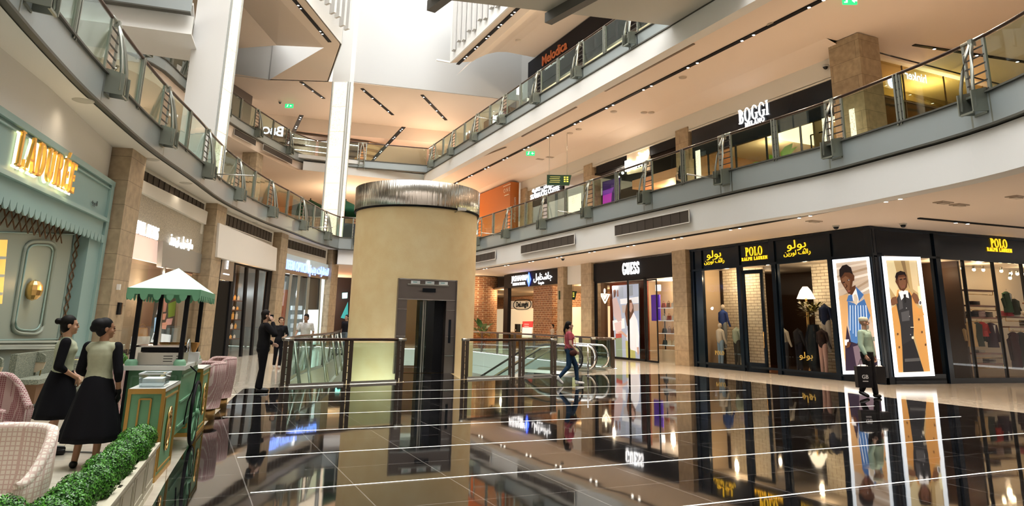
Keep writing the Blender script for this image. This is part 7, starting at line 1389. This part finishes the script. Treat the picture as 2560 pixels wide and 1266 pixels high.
    if hairstyle != 'none':
        q.sph((0, .026, .048), (.083, .098, .092), 12); q.sph((0, .045, -.01), (.079, .066, .085), 10)
        if hairstyle == 'bun': q.sph((0, .14, .055), (.042, .04, .042), 8)
        if hairstyle == 'netbun': q.sph((0, .085, .055), (.088, .085, .075), 10); q.sph((0, .13, .01), (.06, .05, .05), 8)
        if hairstyle == 'pony': q.cap((0, .10, .03), (0, .15, -.12), .035, .03); q.cap((0, .15, -.12), (0, .12, -.24), .03, .012)
        if hairstyle == 'curly':
            rr = random.Random(4)
            for k in range(26): a = rr.uniform(0, PI); e = rr.uniform(-.6, 1.3); q.sph((.085*math.cos(a)*math.cos(e), .02+.09*math.sin(a)*math.cos(e), .03+.09*math.sin(e)), .027, 5)
        cut = MB(); merge(hb, q, R, V['head']); ho = voxel(hb, 'hair', hm, t, .009, 2)
        # clear the face: drop the faces in front of the hairline
        bm = bmesh.new(); bm.from_mesh(ho.data); Ri = R.inverted(); kill = [fc for fc in bm.faces if (lambda c: c.y < -.035 and c.z < .075 or (c.y < -.0 and c.z < -.02 and abs(c.x) < .075))(Ri @ (fc.calc_center_median()-V['head']))]
        bmesh.ops.delete(bm, geom=kill, context='FACES'); bm.to_mesh(ho.data); bm.free()
    g = .016
    if top:
        T = MB(); torso(T, pe, wa, ch, fat, g, female, shirt_len >= 1.0); T.sph(ch, (.148*fat+g, .106*fat+g, .14), 10); T.cap(V['shL']*.85+ch*.15, V['shR']*.85+ch*.15, .072, .072); T.cap(V['neck']-Vector((0, 0, .06)), V['neck']-Vector((0, 0, .035)), .075, .062)
        if female:
            for a in (-1, 1): T.sph(ch+Vector((a*.062, -.085, .0)), (.06, .055, .06), 8)
        if shirt_len < 1.0: T.sph(pe+Vector((0, 0, shirt_len-.93)), (.152*fat+g, .108*fat+g, .12), 10)
        if not vest or sleeve: 
            SM = T if not vest else MB()
            for a in 'LR':
                e = V['el'+a]; w_ = V['wr'+a]; SM.cap(V['sh'+a], V['sh'+a].lerp(e, min(1, sleeve/.5)), .062*fat, .054*fat)
                if sleeve > .5: SM.cap(e, e.lerp(w_, (sleeve-.5)/.5), .054*fat, .040*fat)
            if vest: voxel(SM, 'sleeves', mat('cloth_%02x%02x%02x' % tuple(int(q_*255) for q_ in vest), vest, .85), t, .011)
        voxel(T, 'top', mat('cloth_%02x%02x%02x' % tuple(int(q_*255) for q_ in top), top, .8, noise=.18, nscale=9), t, .011)
    if bottom:
        P_ = MB(); P_.sph(pe, (.153*fat+g, .108*fat+g, .13), 10)
        for a in 'LR': P_.cap(V['hip'+a], V['knee'+a], .096*fat, .072); P_.cap(V['knee'+a], V['ank'+a]+(V['knee'+a]-V['ank'+a]).normalized()*.02, .070, .056 if not cuff else cuff)
        voxel(P_, 'trousers', mat('cloth_%02x%02x%02x' % tuple(int(q_*255) for q_ in bottom), bottom, .85, noise=.2, nscale=7), t, .012)
    if skirt:
        c_, hem, rad = skirt; S = MB(); prof = []; n = 10
        for k in range(n+1): u = k/n; z = 1.06-(1.06-hem)*u; prof.append((.125+(rad-.125)*(u**.75), z))
        S.lathe([(.10, 1.07)]+prof+[(rad-.02, hem+.01)], (pe.x, pe.y, 0), 72, wob=lambda a, z: 1+.075*max(0, (1.0-z))*math.sin(a*9)+.04*max(0, 1-z)*math.sin(a*5+1), sy=.86); S.build('skirt', mat('cloth_%02x%02x%02x' % tuple(int(q_*255) for q_ in c_), c_, .9), t)
    for a in 'LR':
        F = MB(); F.cap(V['ank'+a]+Vector((0, .018, -.038)), V['toe'+a]+Vector((0, -.01, 0)), .046, .038); 
        if hoff: F.cap(V['ank'+a]+Vector((0, .01, -.0)), V['ank'+a]+Vector((0, .018, -.038)), .05, .05)
        so = voxel(F, 'shoe', mat('shoe_%d' % int(sum(shoe)*100), shoe, .35), t, .01, 2)
    return t, V
def lp(t, V=None): bpy.context.view_layer.update(); return t.matrix_world.copy()
BLKC = (.006, .006, .008)
pt, V = person('waitress with her back turned, sage waistcoat, black net over her bun and long black skirt', (-.80, 9.14), (.30, .95), 1.56, dict(yaw=-.95, ankL=(.11, .05, .085), toeL=(.17, -.08, .03), ankR=(-.10, .02, .085), toeR=(-.05, -.13, .03), elR=(-.235, .05, 1.08), wrR=(-.24, -.02, .84), elL=(.22, .0, 1.1), wrL=(.17, -.17, .98), waist=(0, 0, 1.07)), skin=(.30, .15, .08), hair=(.008, .008, .009), top=(.40, .42, .29), vest=BLKC, sleeve=.68, skirt=(BLKC, .30, .335), hairstyle='netbun', fat=1.02, shirt_len=1.02)
G_ = MB(); hand(G_, V['wrR'], V['wrR']-V['elR'], V['palmR'], curl=.6, side=-1, glove=.004); G_.cap(V['wrR'].lerp(V['elR'], .12), V['wrR'], .034, .032); voxel(G_, 'glove', mat('black_glove', (.006, .006, .006), .5), pt, .007)
pt, V = person('waitress in profile facing right, sage waistcoat, hair bun and knee length black skirt', (-1.28, 10.12), (1, .12), 1.58, dict(yaw=.06, elR=(-.215, .05, 1.08), wrR=(-.10, -.17, .93), elL=(.21, .04, 1.09), wrL=(.05, -.19, .93), hdR=(.5, -.3, -.55), hdL=(-.5, -.25, -.6), palmR=(.3, .9, 0), palmL=(-.3, .9, 0)), skin=(.47, .26, .16), hair=(.008, .007, .006), top=(.40, .43, .30), vest=BLKC, sleeve=.66, skirt=(BLKC, .44, .30), hairstyle='bun', fat=1.06, shirt_len=1.02)
pt, V = person('man in a black suit holding a phone to his ear, facing right', (1.68, 17.05), (.93, .1), 1.79, dict(yaw=-.05, elR=(-.26, -.16, 1.20), wrR=(-.115, -.12, 1.455), hdR=(.2, .35, .95), palmR=(1, .2, 0), elL=(.23, -.02, 1.10), wrL=(.2, -.22, 1.0), kneeL=(.09, -.04, .49), kneeR=(-.09, 0, .49), curl=.35), skin=(.42, .25, .17), hair=(.012, .010, .009), top=(.008, .008, .010), bottom=(.007, .007, .009), sleeve=.95, female=False, fat=1.14, shirt_len=.86, cuff=.062)
mb = MB(); ph = V['wrR']+Vector((.035, .02, .09)); mb.box((ph.x+.008, ph.y, ph.z), (.010, .07, .14)); mb.build('phone', BLACK, pt)
pt, V = person('dark haired woman in a black shirt and trousers walking beside the man on the phone', (2.95, 24.9), (-.12, -1), 1.66, dict(yaw=.25, kneeL=(.09, -.10, .5), ankL=(.06, -.10, .10), toeL=(.06, -.25, .07), kneeR=(-.09, .0, .5), ankR=(-.11, .14, .12), toeR=(-.1, .0, .04), elL=(.235, .06, 1.12), wrL=(.15, -.16, 1.06), elR=(-.235, .02, 1.1)), skin=(.50, .32, .23), hair=(.02, .012, .008), top=(.015, .015, .02), bottom=(.010, .010, .014), sleeve=.62, shoe=(.6, .6, .6), hairstyle='curly', vx=.01)
pt, V = person('man in a white T-shirt leaning forward near the left shops, short black hair', (3.85, 25.4), (-.3, -1), 1.80, dict(yaw=-.3, nod=.2, chest=(0, -.06, 1.27), neck=(0, -.09, 1.44), head=(0, -.12, 1.57), shL=(.165, -.05, 1.37), shR=(-.165, -.05, 1.37), elR=(-.26, -.08, 1.14), wrR=(-.28, -.25, 1.0), elL=(.25, .0, 1.12), wrL=(.22, -.14, .95)), skin=(.36, .2, .13), top=(.75, .77, .8), bottom=(.35, .33, .3), sleeve=.36, female=False, vx=.011)
pt, V = person('stocky man in a black T-shirt and cap standing in the far left passage', (7.0, 33.9), (-.8, -.6), 1.86, dict(), skin=(.35, .22, .16), top=(.010, .010, .012), bottom=(.12, .16, .2), sleeve=.38, female=False, fat=1.25, vx=.012)
pt, V = person('woman in a pink T-shirt, glasses and ripped blue jeans walking to the right', (9.75, 17.2), (.97, -.35), 1.69, dict(yaw=.08, kneeL=(.085, -.20, .52), ankL=(.06, -.24, .095), toeL=(.06, -.39, .05), kneeR=(-.085, .03, .50), ankR=(-.09, .30, .20), toeR=(-.09, .22, .06), elR=(-.225, .0, 1.10), wrR=(-.20, -.15, .93), elL=(.22, .08, 1.12), wrL=(.2, -.05, .92)), skin=(.58, .36, .27), hair=(.01, .008, .008), top=(.46, .075, .105), bottom=(.02, .05, .10), sleeve=.26, shoe=(.75, .75, .74), hairstyle='pony', hoff=1, fat=1.08, cuff=.048)
mb = MB(); bag = MB(); bag.sph((-.20, -.08, .86), (.05, .11, .085), 10); voxel(bag, 'sling_bag', mat('brown_bag', (.07, .025, .02), .5), pt, .008); mb.tube([(-.20, -.12, .93), (-.13, -.15, 1.15), (.05, -.14, 1.34), (.12, -.02, 1.44), (.08, .12, 1.3), (-.1, .14, 1.1), (-.2, .0, .93)], .009, 6); mb.build('bag_strap', mat('strap_tan', (.45, .2, .08), .5), pt)
mb = MB(); kk = V['kneeL']+Vector((0, -.055, .02)); mb.sph(kk, (.045, .035, .038), 8); mb.build('bare_knee', mat('knee_skin', (.50, .28, .2), .5), pt)
mb = MB()
for a in (-1, 1): c = V['head']+Vector((a*.032, -.098, .008)); mb.tube([c+Vector((.022*math.cos(2*PI*k/12), 0, .016*math.sin(2*PI*k/12))) for k in range(13)], .0028, 5); mb.tube([c+Vector((a*.022, 0, .003)), V['head']+Vector((a*.078, .01, .005))], .0026, 5)
mb.build('glasses', BLKM, pt)
text('Love it', .075, WHITE, pt, 'shirt_lettering', .003, (-.07, -.15, 1.27), (.93, -.36, 0), bold=.001)
pt, V = person('old man with a white beard and cream skullcap, pale green shirt, carrying black bags', (15.62, 12.45), (.25, -.97), 1.93, dict(yaw=.75, kneeR=(-.09, -.05, .49), ankR=(-.10, .14, .14), toeR=(-.12, .02, .04), kneeL=(.09, -.04, .49), ankL=(.08, -.08, .085), elR=(-.25, .0, 1.10), wrR=(-.27, -.10, .90), elL=(.24, .0, 1.1), wrL=(.26, -.04, .86), curl=1.0), skin=(.42, .24, .16), hair=(.6, .58, .55), top=(.30, .42, .33), bottom=(.008, .008, .010), sleeve=.93, female=False, fat=1.04, hairstyle='none', shirt_len=.96, cuff=.06)
Rz = Matrix.Rotation(.75, 3, 'Z'); hm_ = MB(); q = MB(); q.sph((0, -.055, -.085), (.045, .045, .06), 8); q.sph((0, -.05, -.06), (.058, .05, .035), 8); merge(hm_, q, Rz, V['head']); voxel(hm_, 'beard', mat('white_beard', (.62, .6, .57), .8), pt, .008, 2)
hm_ = MB(); q = MB(); q.lathe([(.084, .045), (.088, .08), (.078, .115), (.045, .133), (.001, .138)], (0, .012, 0), 20, sy=1.15); merge(hm_, q, Rz, V['head']); hm_.build('skullcap', mat('cap_cream', (.50, .47, .34), .8), pt)
mb = MB(); 
for a in (-1, 1): c = [Rz @ Vector((a*.032+.022*math.cos(2*PI*k/12), -.098, .008+.016*math.sin(2*PI*k/12)))+V['head'] for k in range(13)]; mb.tube(c, .003, 5)
mb.build('glasses', BLKM, pt); mb = MB(); mb.plate([(.05, -.145, 1.29), (.13, -.14, 1.29), (.13, -.14, 1.20), (.05, -.145, 1.20)], (0, -1, 0), .004); mb.build('shirt_pocket', mat('pocket_green', (.26, .37, .29), .8), pt)
def bagthing(loc, rz, w, h, label, logo=True):
    t = thing('shopping_bag', label, 'bag', loc, rz); mb = MB(); mb.box((0, 0, h/2), (w, .13, h)); mb.build('bag_body', mat('bag_black', (.008, .008, .010), .35), t); mb = MB()
    for y in (-.05, .05): mb.tube([(-.08, y, h), (-.03, y*.3, h+.17), (.03, y*.3, h+.17), (.08, y, h)], .006, 5)
    mb.build('handle', BLKM, t); mb = MB(); mb.sph((0, 0, h), (w*.38, .05, .04), 6); mb.build('tissue', mat('paper_white', (.85, .87, .86), .8), t)
    if logo: text('GB', .13, mat('logo_grey', (.6, .6, .6), .5), t, 'bag_logo', .003, (-.0, -.068, h*.5), (1, 0, 0), bold=.002); q_ = MB(); q_.box((0, -.067, h*.3), (.14, .004, .02)); q_.build('bag_line', mat('logo_grey', (.6, .6, .6), .5), t)
    return t
bagthing((15.22, 12.28, .26), -.35, .38, .50, 'black paper shopping bag with a round logo in the right hand of the old man'); bagthing((15.98, 12.42, .34), -.3, .24, .40, 'second black shopping bag in the left hand of the old man', False)
# small figures further off
def robe(label, loc, H, c, skin=(.3, .18, .12)):
    t = thing('person', label, 'person', loc); s = H/1.7; t.scale = (s, s, s); B = MB(); B.cap((0, 0, .3), (0, 0, 1.3), .2, .16); B.cap((-.14, 0, 1.36), (.14, 0, 1.36), .08, .08); B.sph((0, 0, 1.58), (.085, .10, .12), 8)
    for a in (-1, 1): B.cap((a*.19, 0, 1.35), (a*.24, -.02, 1.1), .06, .05); B.cap((a*.24, -.02, 1.1), (a*.14, -.16, 1.02), .05, .04)
    voxel(B, 'body', mat('skin_%d' % int(sum(skin)*1000), skin, .5), t, .014); R_ = MB(); R_.lathe([(.36, .02), (.30, .5), (.24, 1.0), (.24, 1.3), (.19, 1.42), (.12, 1.5), (.115, 1.62), (.07, 1.72), (.001, 1.74)], (0, .01, 0), 24, wob=lambda a, z: 1+.04*math.sin(a*6), sy=.85); R_.build('abaya', mat('cloth_abaya', c, .9), t); return t
p = atx(1705, 465, 18.2); robe('dark robed figure behind the gallery glass left of the plant window', (p.x, p.y, ZF1), 1.72, (.006, .006, .008))
for x, lb, c in ((1383, 'small figure in a pale top behind the brick pier, arm raised', (.5, .42, .35)), (1398, 'small dark haired figure in a patterned top beside the stone pillar, far shop', (.4, .3, .25))):
    q = atx(x, 850, 20.0); person(lb, (19.95, q.y), (-1, .2), 1.62, dict(elR=(-.2, -.12, 1.3), wrR=(-.12, -.2, 1.5)) if x < 1390 else {}, skin=(.5, .3, .2), top=c, bottom=(.02, .02, .02), sleeve=.3, vx=.014)
